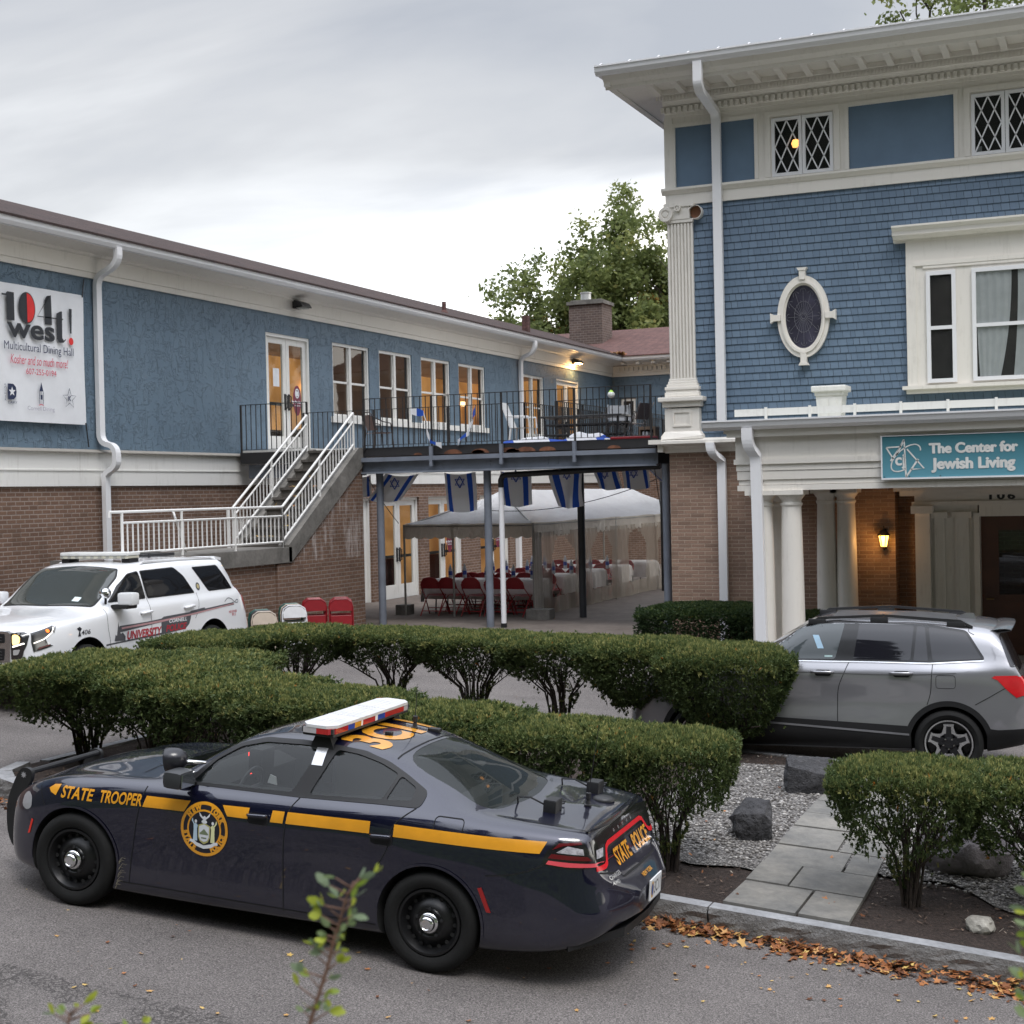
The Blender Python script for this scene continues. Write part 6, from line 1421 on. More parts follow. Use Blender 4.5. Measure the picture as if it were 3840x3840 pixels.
def wheel(root, x, yo, r, wd, rim, label=None, side=-1):
    """wheel with its outer face at y = yo; side -1 faces the viewer"""
    w_ = bpy.data.objects.new('wheel', None); COL.objects.link(w_); w_.parent = root; w_.location = (x, yo, r)
    if side > 0: w_.scale = (1, -1, 1)
    rr = r*(.66 if rim != 'alloy' else .71)
    p = [(rr, .035), (rr+.012, .012), (rr+.03, .004), ((r+rr)/2, -.006), (r-.035, .002), (r-.014, .018), (r-.004, .035), (r, .055)]
    for k in range(4): y = .06+k*(wd-.12)/4; p += [(r, y), (r, y+.028), (r-.009, y+.031), (r-.009, y+.038)]
    p += [(r, wd-.055), (r-.014, wd-.018), (r-.04, wd), (rr, wd-.02)]
    MB().lathe(p, ax='Y', n=64).build('tyre', RUBBER, w_, angle=35)
    if rim == 'steel':
        p = [(rr+.004, .03), (rr-.004, .014), (rr-.02, .014), (rr-.03, .03), (rr-.05, .065), (rr-.055, .075), (rr*.66, .055), (rr*.58, .040), (rr*.50, .026), (rr*.44, .022), (rr*.40, .030), (.075, .032), (.07, .03)]
        MB().lathe(p+[(0, .03)], ax='Y', n=48).build('rim', plain('black steel rim', (.012, .012, .013), .32, .3), w_, angle=40)
        q = MB()
        for k in range(16):
            a = 2*math.pi*k/16; c = rr*.76; q.lathe([(0, .057), (.017, .057)], (c*math.cos(a), .0, c*math.sin(a)), 'Y', 10)
        q.build('rim_slot', DARK, w_)
        MB().lathe([(.078, .03), (.078, .012), (.070, .0), (.058, -.004), (.056, -.022), (.050, -.035), (.038, -.040), (.034, -.036), (0, -.036)], ax='Y', n=36).build('hub_cap', CHROME, w_, angle=45)
        q = MB()
        for k in range(5):
            a = 2*math.pi*k/5+.3; q.lathe([(.012, .028), (.012, .01), (0, .008)], (.1*math.cos(a), 0, .1*math.sin(a)), 'Y', 6)
        q.build('lug_nut', BLACK, w_)
    else:
        blk = plain('gloss black rim', (.015, .015, .017), .25, .2); sil = plain('machined alloy', (.62, .62, .63), .22, .9)
        MB().lathe([(rr+.004, .03), (rr-.006, .012), (rr-.022, .012), (rr-.024, .03), (rr-.035, .14), (0, .15)], ax='Y', n=48).build('rim', blk, w_, angle=40)
        q = MB(); q.lathe([(rr-.004, .0105), (rr-.020, .0105)], ax='Y', n=48)
        s5 = MB(); n = 5 if rim == 'alloy' else 6
        for k in range(n):
            a = 2*math.pi*k/n+math.pi/2; d = np.array([math.cos(a), math.sin(a)]); t = np.array([-math.sin(a), math.cos(a)])
            def W(l, u, y): p = d*l+t*u; return (p[0], y, p[1])
            hw0, hw1 = .040, .045
            s5.poly([W(.05, -hw0, .02), W(rr-.02, -hw1-.02, .02), W(rr-.02, hw1+.02, .02), W(.05, hw0, .02)], (0, 1, 0), .03)
            if rim == 'alloy':
                for s_ in (-1, 1):
                    q.poly([W(.11, s_*.030, .0175), W(.11, s_*.075, .0175), W(rr-.075, s_*.052, .0175), W(rr-.075, s_*.026, .0175)], (0, 1, 0), .002)
                    q.poly([W(.095, s_*.030, .0175), W(.11, s_*.075, .0175), W(.165, s_*.12, .0175), W(.18, s_*.088, .0175)], (0, 1, 0), .002) if False else None
                q.poly([W(rr-.075, -.052, .0175), W(rr-.075, .052, .0175), W(rr-.05, .058, .0175), W(rr-.05, -.058, .0175)], (0, 1, 0), .002)
                # arms joining neighbouring spokes in a V
                a2 = a+math.pi/n; d2 = np.array([math.cos(a2), math.sin(a2)])
                for s_ in (-1, 1):
                    A = d*.125+t*s_*.055; Bq = d2*.125 if s_ > 0 else np.array([math.cos(a-math.pi/n), math.sin(a-math.pi/n)])*.125
                    nrm = (Bq-A)/max(1e-6, np.linalg.norm(Bq-A)); pn = np.array([-nrm[1], nrm[0]])*.014
                    q.poly([(A[0]-pn[0], .0170, A[1]-pn[1]), (Bq[0]-pn[0], .0170, Bq[1]-pn[1]), (Bq[0]+pn[0], .0170, Bq[1]+pn[1]), (A[0]+pn[0], .0170, A[1]+pn[1])], (0, 1, 0), .002)
            else: q.poly([W(.05, -.03, .0165), W(rr-.02, -.042, .0165), W(rr-.02, .042, .0165), W(.05, .03, .0165)], (0, 1, 0), .002)
        s5.lathe([(0, .012), (.05, .012), (.075, .02), (.075, .05)], ax='Y', n=24)
        s5.build('spoke', blk, w_); q.build('machined_edge', sil, w_)
        q = MB()
        for k in range(5):
            a = 2*math.pi*k/5+.94; q.lathe([(.011, .02), (.011, .008), (0, .006)], (.06*math.cos(a), 0, .06*math.sin(a)), 'Y', 6)
        q.build('lug_nut', CHROME, w_)
    return w_
def archcut(mb, x, r, yo, depth, z):
    mb.lathe([(0, yo-.4), (r, yo-.4), (r, yo+depth), (0, yo+depth)], (x, 0, z), 'Y', 40); return mb
def rr2(x0, x1, z0, z1, r=.03, n=4):
    pts = []
    for cx_, cz_, a0 in ((x1-r, z1-r, 0), (x0+r, z1-r, 90), (x0+r, z0+r, 180), (x1-r, z0+r, 270)):
        pts += [(cx_+r*math.cos(R_(a0+90*k/n)), cz_+r*math.sin(R_(a0+90*k/n))) for k in range(n+1)]
    return pts
def rounded_yz(pts, y): return [(a, y, b) for a, b in smooth2(pts, 3)]
def smooth2(pts, n=6, closed=True):
    """rounded closed outline through points"""
    P = [np.array(p, float) for p in pts]; out_ = []; k = len(P)
    for i in range(k if closed else k-1):
        p0, p1, p2, p3 = P[(i-1) % k], P[i], P[(i+1) % k], P[(i+2) % k]
        if not closed: p0 = P[max(i-1, 0)]; p3 = P[min(i+2, k-1)]
        for j in range(n):
            t = j/n; out_.append(tuple(.5*((2*p1)+(-p0+p2)*t+(2*p0-5*p1+4*p2-p3)*t*t+(-p0+3*p1-3*p2+p3)*t**3)))
    if not closed: out_.append(tuple(P[-1]))
    return out_
def rounded(pts, r=.03, n=4):
    """polygon with filleted corners"""
    out_ = []; k = len(pts)
    for i in range(k):
        a, b, c = (Vector(pts[(i-1) % k]), Vector(pts[i]), Vector(pts[(i+1) % k])); u, v = (a-b), (c-b); rr = min(r, u.length*.45, v.length*.45); p, q = b+u.normalized()*rr, b+v.normalized()*rr
        for j in range(n+1): t = j/n; out_.append(tuple((p*(1-t)+b*t)*(1-t)+(b*(1-t)+q*t)*t))
    return out_
SEAM = plain('panel gap', (.004, .004, .005), .9)

# ---------------------------------------------------------------- state trooper sedan
tr = thing('police_sedan', 'dark blue trooper sedan with gold stripe, door seal and roof light bar at the kerb', 'police car')
o_ = np.array([-7.818, 9.235, .142]); ex = np.array([.9952, .0514, -.0836]); ex /= np.linalg.norm(ex); ez = np.array([0, 0, 1.])-ex[2]*ex; ez /= np.linalg.norm(ez); ey = np.cross(ez, ex)
o_ = o_+ey*.94
set_frame(tr, o_, ex, ey, ez)
xs = sorted(set(np.round(np.concatenate([np.linspace(-.93, -.5, 14), np.linspace(-.5, 3.6, 76), np.linspace(3.6, 4.42, 30)]), 4)))
TL = [
 ([(-.93, 0), (4.42, 0)], [(-.93, .38), (-.7, .24), (0, .2), (3.2, .22), (4.0, .30), (4.42, .50)]),
 ([(-.93, .30), (-.8, .55), (-.6, .74), (0, .80), (3.2, .80), (3.9, .78), (4.2, .66), (4.42, .3)], [(-.93, .38), (-.7, .22), (0, .18), (3.2, .20), (4.0, .29), (4.42, .50)]),
 ([(-.93, .34), (-.8, .62), (-.6, .82), (-.3, .90), (.4, .915), (2.6, .92), (3.4, .925), (3.85, .90), (4.2, .74), (4.42, .36)], [(-.93, .43), (-.7, .27), (-.4, .24), (.4, .20), (2.6, .25), (3.6, .28), (4.1, .36), (4.42, .52)]),
 ([(-.93, .36), (-.8, .65), (-.6, .84), (-.3, .92), (0, .945), (.7, .925), (2.2, .93), (3.05, .955), (3.6, .945), (4.0, .88), (4.25, .74), (4.42, .38)], [(-.93, .50), (-.7, .42), (0, .50), (2.6, .50), (3.5, .50), (4.1, .52), (4.42, .57)]),
 ([(-.93, .36), (-.8, .64), (-.6, .82), (-.3, .91), (0, .945), (.7, .935), (2.2, .94), (3.05, .955), (3.6, .93), (4.0, .85), (4.22, .70), (4.42, .38)], [(-.93, .58), (-.75, .62), (-.5, .71), (0, .82), (.6, .865), (2.6, .90), (3.5, .90), (4.0, .87), (4.2, .78), (4.3, .72), (4.42, .62)]),
 ([(-.93, .34), (-.8, .60), (-.6, .76), (-.3, .86), (0, .90), (.6, .905), (1.8, .905), (2.6, .92), (3.3, .91), (3.9, .83), (4.1, .77), (4.25, .66), (4.42, .36)], [(-.93, .64), (-.75, .73), (-.5, .84), (-.2, .925), (0, .95), (.6, .985), (1.8, 1.025), (2.6, 1.065), (3.3, 1.075), (3.9, 1.06), (4.10, 1.03), (4.22, .83), (4.3, .75), (4.42, .65)]),
 ([(-.93, .30), (-.6, .68), (-.3, .79), (0, .83), (.6, .845), (1.0, .845), (1.8, .845), (2.6, .845), (3.0, .835), (3.4, .80), (3.9, .75), (4.10, .71), (4.25, .60), (4.42, .33)], [(-.93, .66), (-.75, .77), (-.5, .885), (-.2, .97), (0, 1.0), (.6, 1.045), (1.0, 1.07), (1.8, 1.105), (2.6, 1.15), (3.0, 1.16), (3.4, 1.145), (3.9, 1.115), (4.11, 1.09), (4.22, .86), (4.3, .765), (4.42, .66)]),
 ([(-.93, .2), (-.6, .5), (-.3, .56), (0, .58), (.55, .66), (.75, .735), (1.0, .715), (1.3, .655), (1.6, .615), (2.0, .60), (2.4, .60), (2.7, .615), (3.0, .645), (3.3, .66), (3.5, .63), (3.9, .56), (4.11, .52), (4.25, .44), (4.42, .22)],
  [(-.93, .665), (-.6, .86), (-.3, .96), (0, 1.005), (.55, 1.06), (.75, 1.09), (1.0, 1.215), (1.3, 1.375), (1.6, 1.445), (2.0, 1.465), (2.4, 1.435), (2.7, 1.36), (3.0, 1.262), (3.3, 1.165), (3.5, 1.135), (3.9, 1.115), (4.11, 1.095), (4.22, .87), (4.3, .77), (4.42, .665)]),
 ([(-.93, .1), (-.3, .30), (.5, .36), (1.0, .38), (2.0, .34), (3.0, .36), (3.9, .30), (4.42, .12)],
  [(-.93, .67), (-.6, .875), (-.3, .98), (0, 1.025), (.42, 1.062), (.62, 1.10), (1.0, 1.29), (1.3, 1.435), (1.6, 1.49), (2.0, 1.50), (2.4, 1.475), (2.7, 1.415), (3.0, 1.30), (3.3, 1.18), (3.5, 1.14), (3.9, 1.12), (4.11, 1.10), (4.22, .875), (4.3, .772), (4.42, .667)]),
 ([(-.93, 0), (4.42, 0)],
  [(-.93, .67), (-.6, .88), (-.3, .985), (0, 1.03), (.38, 1.065), (.58, 1.10), (1.0, 1.31), (1.3, 1.45), (1.6, 1.50), (2.0, 1.51), (2.4, 1.487), (2.7, 1.43), (3.0, 1.315), (3.3, 1.19), (3.5, 1.145), (3.9, 1.125), (4.11, 1.105), (4.22, .88), (4.3, .774), (4.42, .668)])]
T = Car(tr, xs, TL)
NAVYP = carpaint('midnight blue paint', (.0038, .0046, .0215), .45, .34, True, .06)
GOLD = plain('gold decal', (.66, .29, .018), .3, coat=.8); INKB = plain('decal black', (.012, .012, .02), .45)
# windows
WF = rounded([(.985, 1.095), (1.13, 1.265), (1.30, 1.375), (1.50, 1.428), (1.80, 1.443), (1.965, 1.442), (1.84, 1.125)], .03)
WR = rounded([(1.985, 1.13), (2.10, 1.440), (2.28, 1.428), (2.47, 1.39), (2.63, 1.335), (2.575, 1.168)], .03)
WQ = rounded([(2.605, 1.17), (2.655, 1.325), (2.80, 1.262), (2.80, 1.185)], .025)
SUR = rounded([(.90, 1.072), (1.08, 1.255), (1.27, 1.392), (1.48, 1.455), (1.80, 1.472), (2.10, 1.468), (2.32, 1.452), (2.52, 1.405), (2.70, 1.333), (2.90, 1.245), (2.885, 1.150), (2.55, 1.138), (1.9, 1.10)], .04)
WS = [(.63, -.66), (.90, -.70), (1.28, -.60), (1.37, -.35), (1.41, 0), (1.37, .35), (1.28, .60), (.90, .70), (.63, .66), (.52, .35), (.485, 0), (.52, -.35)]
RG = smooth2([(2.66, -.50), (3.05, -.585), (3.34, -.60), (3.43, -.3), (3.46, 0), (3.43, .3), (3.34, .60), (3.05, .585), (2.66, .50), (2.60, 0)], 5)
def prism_y(mb, pts): return mb.poly([(a, -1.2, b) for a, b in pts], (0, 1, 0), 2.4)
def prism_z(mb, pts): return mb.poly([(a, b, .95) for a, b in pts], (0, 0, 1), .8)
INTR = plain('dark cabin trim', (.018, .018, .020), .8)
cab = MB(); cv, cf = loft(np.array([.55, .75, .95, 1.2, 1.5, 2.0, 2.4, 2.7, 3.0, 3.3, 3.42]), [
 ([(.5, 0), (3.5, 0)], [(.5, .5), (3.5, .55)]), ([(.5, .70), (3.5, .62)], [(.5, .5), (3.5, .55)]), ([(.5, .74), (1.8, .80), (3.5, .66)], [(.5, .92), (1.8, 1.0), (3.5, 1.02)]),
 ([(.5, .70), (.75, .69), (1.3, .61), (2.0, .56), (2.7, .57), (3.3, .61), (3.5, .58)], [(.5, 1.0), (.75, 1.04), (1.0, 1.165), (1.3, 1.325), (1.6, 1.395), (2.0, 1.415), (2.4, 1.385), (2.7, 1.31), (3.0, 1.21), (3.3, 1.11), (3.5, 1.08)]),
 ([(.5, 0), (3.5, 0)], [(.5, 1.02), (.75, 1.10), (1.0, 1.25), (1.3, 1.395), (1.6, 1.45), (2.0, 1.46), (2.4, 1.437), (2.7, 1.38), (3.0, 1.265), (3.3, 1.135), (3.5, 1.09)])], 4); cab.add(cv, cf)
arches = archcut(archcut(MB(), 0, .405, -.96, .30, .372), 3.037, .405, -.975, .30, .372)
arches2 = archcut(archcut(MB(), 0, .405, 1.0, .30, .372), 3.037, .405, 1.0, .30, .372)
for i, (r_, h_) in enumerate(()): pass
a2 = MB()
for x in (0, 3.037): a2.lathe([(0, .66), (.405, .66), (.405, 1.4), (0, 1.4)], (x, 0, .372), 'Y', 40)
wf_, wr_, wq_ = prism_y(MB(), WF), prism_y(MB(), WR), prism_y(MB(), WQ)
body = T.body(NAVYP, [(arches, DARK), (a2, DARK), (cab, INTR), (wf_, PLASTIC), (wr_, PLASTIC), (wq_, PLASTIC), (prism_z(MB(), rounded(WS, .05)), PLASTIC), (prism_z(MB(), RG), PLASTIC)])
def surround(holes):
    bm = bmesh.new(); return None
mbs = MB()
# black surround: strips between the outline and the panes, draped
def ringdrape(outer, inners, name, m, proj, off, h=.04):
    """outline with holes triangulated through a curve fill"""
    c = bpy.data.curves.new('outline', 'CURVE'); c.dimensions = '2D'; c.fill_mode = 'BOTH'
    for pts in [outer]+inners:
        sp_ = c.splines.new('POLY'); sp_.points.add(len(pts)-1)
        for p, q in zip(sp_.points, pts): p.co = (q[0], q[1], 0, 1)
        sp_.use_cyclic_u = True
    o = bpy.data.objects.new('outline', c); COL.objects.link(o); bpy.context.view_layer.update(); me = bpy.data.meshes.new_from_object(o.evaluated_get(bpy.context.evaluated_depsgraph_get()))
    vf = ([(v.co.x, v.co.y) for v in me.vertices], [tuple(p.vertices) for p in me.polygons]); bpy.data.objects.remove(o); bpy.data.curves.remove(c); bpy.data.meshes.remove(me)
    mb = MB(); T_ = proj[1]; T_.drape(mb, vf, proj[0], h, off); return mb.build(name, m, T_.root, smooth=True)
ringdrape(SUR, [WF, WR, WQ], 'window_trim', PLASTIC, (Car.SIDE, T), .004)
for pts in (WF, WR, WQ): T.on('side_window', CLEARGL, [pts], Car.SIDE, .05, -.004)
FAR = staticmethod(lambda a, b: ((a, 3, b), (0, -1, 0)))
FARP = lambda a, b: ((a, 3, b), (0, -1, 0))
for pts in (WF, WR, WQ): T.on('side_window', CLEARGL, [pts], FARP, .06, -.004)
ringdrape(SUR, [WF, WR, WQ], 'window_trim', PLASTIC, (FARP, T), .004)
T.on('windscreen', CLEARGL, [rounded(WS, .05)], Car.TOP, .06, -.003); T.on('rear_window', glass('rear car glass', (.03, .036, .036), .45), [RG], Car.TOP, .06, -.003)
# cabin
for y in (-.38, .38):
    st = MB(); st.bbox(1.35, 1.85, y-.24, y+.24, .52, .70, .05); st.bbox(1.78, 1.98, y-.24, y+.24, .62, 1.12, .06, ); st.bbox(1.90, 2.0, y-.13, y+.13, 1.14, 1.34, .04); st.build('front_seat', plain('charcoal seat', (.03, .03, .033), .8), tr, angle=40)
st = MB(); st.bbox(2.45, 2.9, -.6, .6, .5, .78, .05); st.bbox(2.82, 3.0, -.6, .6, .7, 1.08, .05); st.build('rear_seat', MT['charcoal seat'], tr, angle=40)
MB().poly([(.55, -.66, .95), (1.05, -.68, .78), (1.08, -.68, 1.02), (.9, -.67, 1.075), (.62, -.64, 1.03)], (0, 1, 0), 1.32).build('dashboard', INTR, tr)
q = MB(); c = Vector((1.22, -.38, .98)); 
q.tube([c+Vector((.07*math.sin(t)*.6, .185*math.cos(t), .185*math.sin(t)*.93)) for t in np.linspace(0, 2*math.pi, 25)], .014, 6, cap=False); q.tube([c+Vector((0, -.17, 0)), c+Vector((0, .17, 0))], .02, 6); q.tube([c, c+Vector((-.15, 0, -.08))], .03, 6); q.build('steering_wheel', plain('grey steering wheel', (.10, .10, .11), .5), tr)
q = MB(); q.box(1.02, 1.14, -.06, .14, .98, 1.22); q.box(1.05, 1.35, .0, .12, .62, .9); q.build('console', INTR, tr)
q = MB()
q.mat(emis('red led', (1, .03, .02), 2.5)).box(.985, .99, -.62, -.60, 1.29, 1.305) if False else None
q.mat(emis('red led', (1, .04, .03), 2.5)).box(1.012, 1.018, -.06, -.03, 1.16, 1.19); q.mat(emis('green led', (.05, 1, .2), 2.0)).box(1.012, 1.018, .0, .03, 1.175, 1.20); q.mat(MT['red led']).box(1.06, 1.065, -.10, -.08, 1.0, 1.03); q.build('radio_lamp', None, tr)
MB().poly([(1.50, -.60, 1.11), (1.58, -.60, 1.10), (1.57, -.60, 1.16), (1.52, -.60, 1.175)], (0, 1, 0), .01).build('paper_slip', PAPER, tr)
MB().box(2.06, 2.09, -.62, .62, .9, 1.40).build('cage_partition', plain('cage mesh', (.02, .02, .022), .6), tr)
# wheels
for x in (0, 3.037):
    wheel(tr, x, -.945, .366, .235, 'steel'); wheel(tr, x, .945, .366, .235, 'steel', side=1)
# arch lips
def archlip(car, x, r0, r1, zc, a0, a1, m, off=.006, name='wheel_arch_trim'):
    n = 40; v = []
    for i in range(n+1): a = R_(a0+(a1-a0)*i/n); v += [(x+r1*math.cos(a), zc+r1*math.sin(a)), (x+r0*math.cos(a), zc+r0*math.sin(a))]
    return car.on(name, m, [(v, [(2*i, 2*i+1, 2*i+3, 2*i+2) for i in range(n)])], Car.SIDE, .05, off)
for x in (0, 3.037): archlip(T, x, .406, .425, .372, -8 if x else 5, 188 if not x else 175, NAVYP, .007)
# seams
def seam(car, pts, name='panel_seam', wd=.008, proj=None, parent=None): return car.on(name, SEAM, [stroke2(pts, wd)], proj or Car.SIDE, .04, .0025, parent)
for pts in ([(.62, 1.02), (.59, .9), (.56, .7), (.53, .45), (.52, .26)], smooth2([(1.92, 1.10), (1.86, .98), (1.845, .7), (1.86, .4), (1.87, .26)], 5, False), smooth2([(2.86, 1.15), (2.72, 1.02), (2.69, .86), (2.62, .72)], 5, False), [(.44, .262), (1.5, .272), (2.62, .285)], smooth2([(3.45, .775), (3.6, .80), (3.75, .845), (3.86, .90)], 4, False), smooth2([(-.43, 1.0-.08), (-.36, .83), (-.30, .75)], 4, False)): seam(T, pts)
fl = rr2(3.03, 3.25, 1.015, 1.125, .03); seam(T, fl+[fl[0]], wd=.006)
seam(T, [(2.565, y) for y in np.linspace(-.56, .56, 15)], wd=.012, proj=Car.TOP); seam(T, [(.40, y) for y in np.linspace(-.6, .6, 9)], wd=.012, proj=Car.TOP)
seam(T, smooth2([(.58, -.76), (.2, -.74), (-.3, -.68), (-.62, -.52)], 6, False), wd=.009, proj=Car.TOP); seam(T, [(3.62, -.69), (3.9, -.66), (4.07, -.61)], wd=.009, proj=Car.TOP); seam(T, [(3.52, -.66), (3.62, -.69)], wd=.008, proj=Car.TOP)
# stripe
bars = [[(-.29, .885), (-.24, .92), (-.17, .932), (-.20, .845), (-.26, .86)], [(.64, .955), (1.03, .968), (.985, .885), (.615, .870)], [(1.31, .975), (1.54, .985), (1.535, .905), (1.36, .900)], [(1.735, .992), (1.835, .996), (1.83, .912), (1.725, .908)], [(1.86, .997), (2.54, 1.028), (2.54, .942), (1.855, .914)], [(2.73, 1.032), (3.86, 1.05), (3.82, .968), (2.73, .946)]]
for b_ in bars: T.on('gold_stripe', GOLD, [b_], Car.SIDE, .06, .004)
def tilt(vf, x0, z0, x1, z1, h): # lettering box between two baseline points
    f = fit(vf, 0, 1, 0, 1); return [(x0+(x1-x0)*a, z0+(z1-z0)*a+h*b) for a, b in f[0]], f[1]
for vf_ in (tilt(text2d('STATE', 1, .025, .12), -.145, .838, .165, .848, .092), tilt(text2d('TROOPER', 1, .025, .12), .225, .852, .605, .870, .092)): T.on('door_lettering', GOLD, [vf_], Car.SIDE, .03, .004)
# seal
sc_ = (1.17, .775)
def seal(cx_, cz_, s):
    mb = MB(); J = lambda vf: ([(cx_+a*s, cz_+b*s) for a, b in vf[0]], vf[1]); D_ = lambda m, vf, off: T.drape(mb.mat(m), J(vf), Car.SIDE, .04, off)
    D_(INKB, disc2((0, 0), 1, 1), .004); D_(GOLD, ring2((0, 0), 1, 1, .11), .0055); D_(GOLD, ring2((0, 0), .72, .72, .065), .0055)
    def around(txt, a0, a1, flip):
        for i, ch in enumerate(txt):
            a = R_(a0+(a1-a0)*(i+.5)/len(txt)); v, f = text2d(ch, .25, .02, sx=.9); r = .805; rot = a-math.pi/2 if not flip else a+math.pi/2
            if ch != ' ': D_(GOLD, ([(r*math.cos(a)+x*math.cos(rot)-y*math.sin(rot), r*math.sin(a)+x*math.sin(rot)+y*math.cos(rot)) for x, y in v], f), .006)
    around('NEW', 150, 104, False); around('YORK', 76, 22, False); around('STATE', 188, 246, True); around('POLICE', 290, 352, True)
    WH = plain('seal white', (.62, .64, .68), .5); BL_ = plain('seal pale blue', (.42, .55, .66), .5); YE_ = plain('seal pale yellow', (.62, .62, .36), .5); GR_ = plain('seal green', (.16, .20, .12), .5); GD = plain('seal olive', (.38, .36, .14), .5)
    D_(GD, poly2([(-.25, .14), (0, .24), (.25, .14), (.25, -.30), (.17, -.46), (0, -.56), (-.17, -.46), (-.25, -.30)]), .006)
    D_(WH, poly2([(-.21, .10), (0, .19), (.21, .10), (.21, -.28), (.14, -.42), (0, -.47), (-.14, -.42), (-.21, -.28)]), .0072)
    D_(GR_, poly2([(-.19, -.16), (-.08, -.06), (.0, .02), (.10, -.08), (.19, -.16), (.16, -.20), (-.16, -.20)]), .008); D_(GR_, poly2([(-.12, -.30), (.12, -.30), (.10, -.35), (-.1, -.35)]), .008)
    for sgn, m in ((-1, BL_), (1, YE_)):
        D_(m, poly2([(sgn*.46, -.46), (sgn*.28, -.46), (sgn*.30, .0), (sgn*.27, .12), (sgn*.36, .20), (sgn*.45, .12), (sgn*.44, -.05)]), .0065); D_(WH, disc2((sgn*.36, .26), .055, .065, 12), .007)
        D_(m, poly2([(sgn*.43, .12), (sgn*.53, .26), (sgn*.52, .36), (sgn*.49, .36), (sgn*.47, .26), (sgn*.40, .16)]), .0068)
        D_(WH, poly2([(0, .46), (sgn*.08, .46), (sgn*.24, .62), (sgn*.20, .48), (sgn*.06, .36), (0, .34)]), .007)
    D_(WH, disc2((0, .40), .06, .10, 14), .0072); D_(WH, disc2((0, .28), .12, .07, 14), .0068)
    D_(WH, poly2([(-.58, -.42), (-.42, -.44), (-.30, -.52), (0, -.60), (.30, -.52), (.42, -.44), (.58, -.42), (.60, -.52), (.46, -.55), (.32, -.65), (0, -.73), (-.32, -.65), (-.46, -.55), (-.60, -.52)]), .0066)
    return mb.build('door_seal', None, tr, smooth=True)
seal(1.17, .775, .205)
# door handles
for x in (1.56, 2.58):
    T.on('handle_recess', SEAM, [rr2(x-.03, x+.15, .875, .955, .03)], Car.SIDE, .04, .003)
    p0, p1 = T.side(x-.02, .935, .02), T.side(x+.14, .945, .02); MB().tube([p0, p0.lerp(p1, .1)+Vector((0, -.012, 0)), p0.lerp(p1, .9)+Vector((0, -.012, 0)), p1], .013, 8).build('door_handle', NAVYP, tr, smooth=True)
# mirror and spot lamp
q = MB(); q.bbox(.90, 1.07, -1.14, -.92, 1.085, 1.225, .05); q.build('wing_mirror', plain('dark mirror shell', (.03, .032, .035), .4), tr, angle=50); MB().box(1.066, 1.074, -1.12, -.95, 1.105, 1.205).build('mirror_glass', plain('mirror glass', (.30, .32, .34), .06, .9), tr)
MB().tube([(.98, -.95, 1.11), (1.0, -.84, 1.09)], .03, 6).build('mirror_stalk', PLASTIC, tr)
q = MB(); q.lathe([(0, -.14), (.05, -.13), (.085, -.08), (.095, -.02), (.095, .02), (.088, .03)], ax='X', n=24); o = q.build('spot_lamp', plain('black lamp shell', (.02, .02, .025), .2), tr, smooth=True); o.location = (.80, -.88, 1.245); o.rotation_euler = (0, R_(8), R_(200))
MB().lathe([(0, .028), (.088, .028)], ax='X', n=24).build('spot_lens', plain('spot lens', (.5, .5, .52), .08, .8), o)
MB().tube([(.86, -.87, 1.235), (.97, -.81, 1.235), (1.06, -.775, 1.24)], [.028, .02, .012], 8).build('spot_arm', CHROME, tr, smooth=True)
# push bumper
PB = plain('black push bumper', (.014, .014, .015), .4)
q = MB()
for y in (-.47, .47):
    q.poly(rounded_yz([(-.92, .24), (-.985, .36), (-1.0, .58), (-.955, .74), (-.89, .875), (-.83, .905), (-.77, .88), (-.775, .80), (-.83, .71), (-.90, .58), (-.90, .34)], y-.02), (0, 1, 0), .04)
q.tube([(-.80, -.47, .872), (-.80, .47, .872)], .024, 8); q.tube([(-.97, -.47, .60), (-.97, .47, .60)], .028, 8); q.tube([(-.96, -.47, .40), (-.96, .47, .40)], .028, 8)
q.build('push_bumper', PB, tr, angle=40)
q = MB(); flat(q, poly2(star((0, 0), .03, .015, 8)), (-.845, -.494, .845), (1, 0, 0), (0, 0, 1)); q.build('bumper_badge', plain('badge silver', (.5, .5, .52), .3, .5), tr)
T.on('headlight', plain('clear lamp', (.26, .26, .27), .1), [rounded([(-.585, .70), (-.595, .78), (-.54, .815), (-.47, .79), (-.45, .71), (-.51, .675)], .03)], Car.SIDE, .03, .004)
T.on('side_marker', plain('amber red marker', (.62, .03, .015), .3), [[(-.47, .50), (-.445, .51), (-.415, .62), (-.435, .625)]], Car.SIDE, .03, .004)
T.on('side_marker', plain('dark red marker', (.28, .015, .015), .35), [[(3.475, .52), (3.51, .52), (3.43, .69), (3.40, .68)]], Car.SIDE, .03, .004)
# tail lamps
GLB = plain('gloss black', (.010, .010, .011), .12, coat=.6); LED = plain('red lamp', (.55, .012, .02), .2); LEDP = plain('pink red lamp', (.66, .08, .10), .2); CLR = plain('reversing lamp', (.34, .33, .35), .15, var=.4, vs_=40); DRED = plain('deep red lamp', (.10, .008, .010), .15)
S1 = [(3.845, .905), (3.86, .985), (3.93, 1.055), (4.04, 1.085), (4.10, 1.06), (4.16, .97), (4.22, .885), (4.10, .878), (3.95, .885)]
T.on('tail_lamp_housing', GLB, [rounded(S1, .02)], Car.SIDE, .035, .004)
RL = [(-.72, .86), (-.72, 1.06), (-.5, 1.082), (.5, 1.082), (.72, 1.06), (.72, .86), (.62, .855), (.55, .865), (.46, .955), (-.46, .955), (-.55, .865), (-.62, .855)]
T.on('tail_lamp_band', GLB, [RL], Car.REAR, .04, .004)
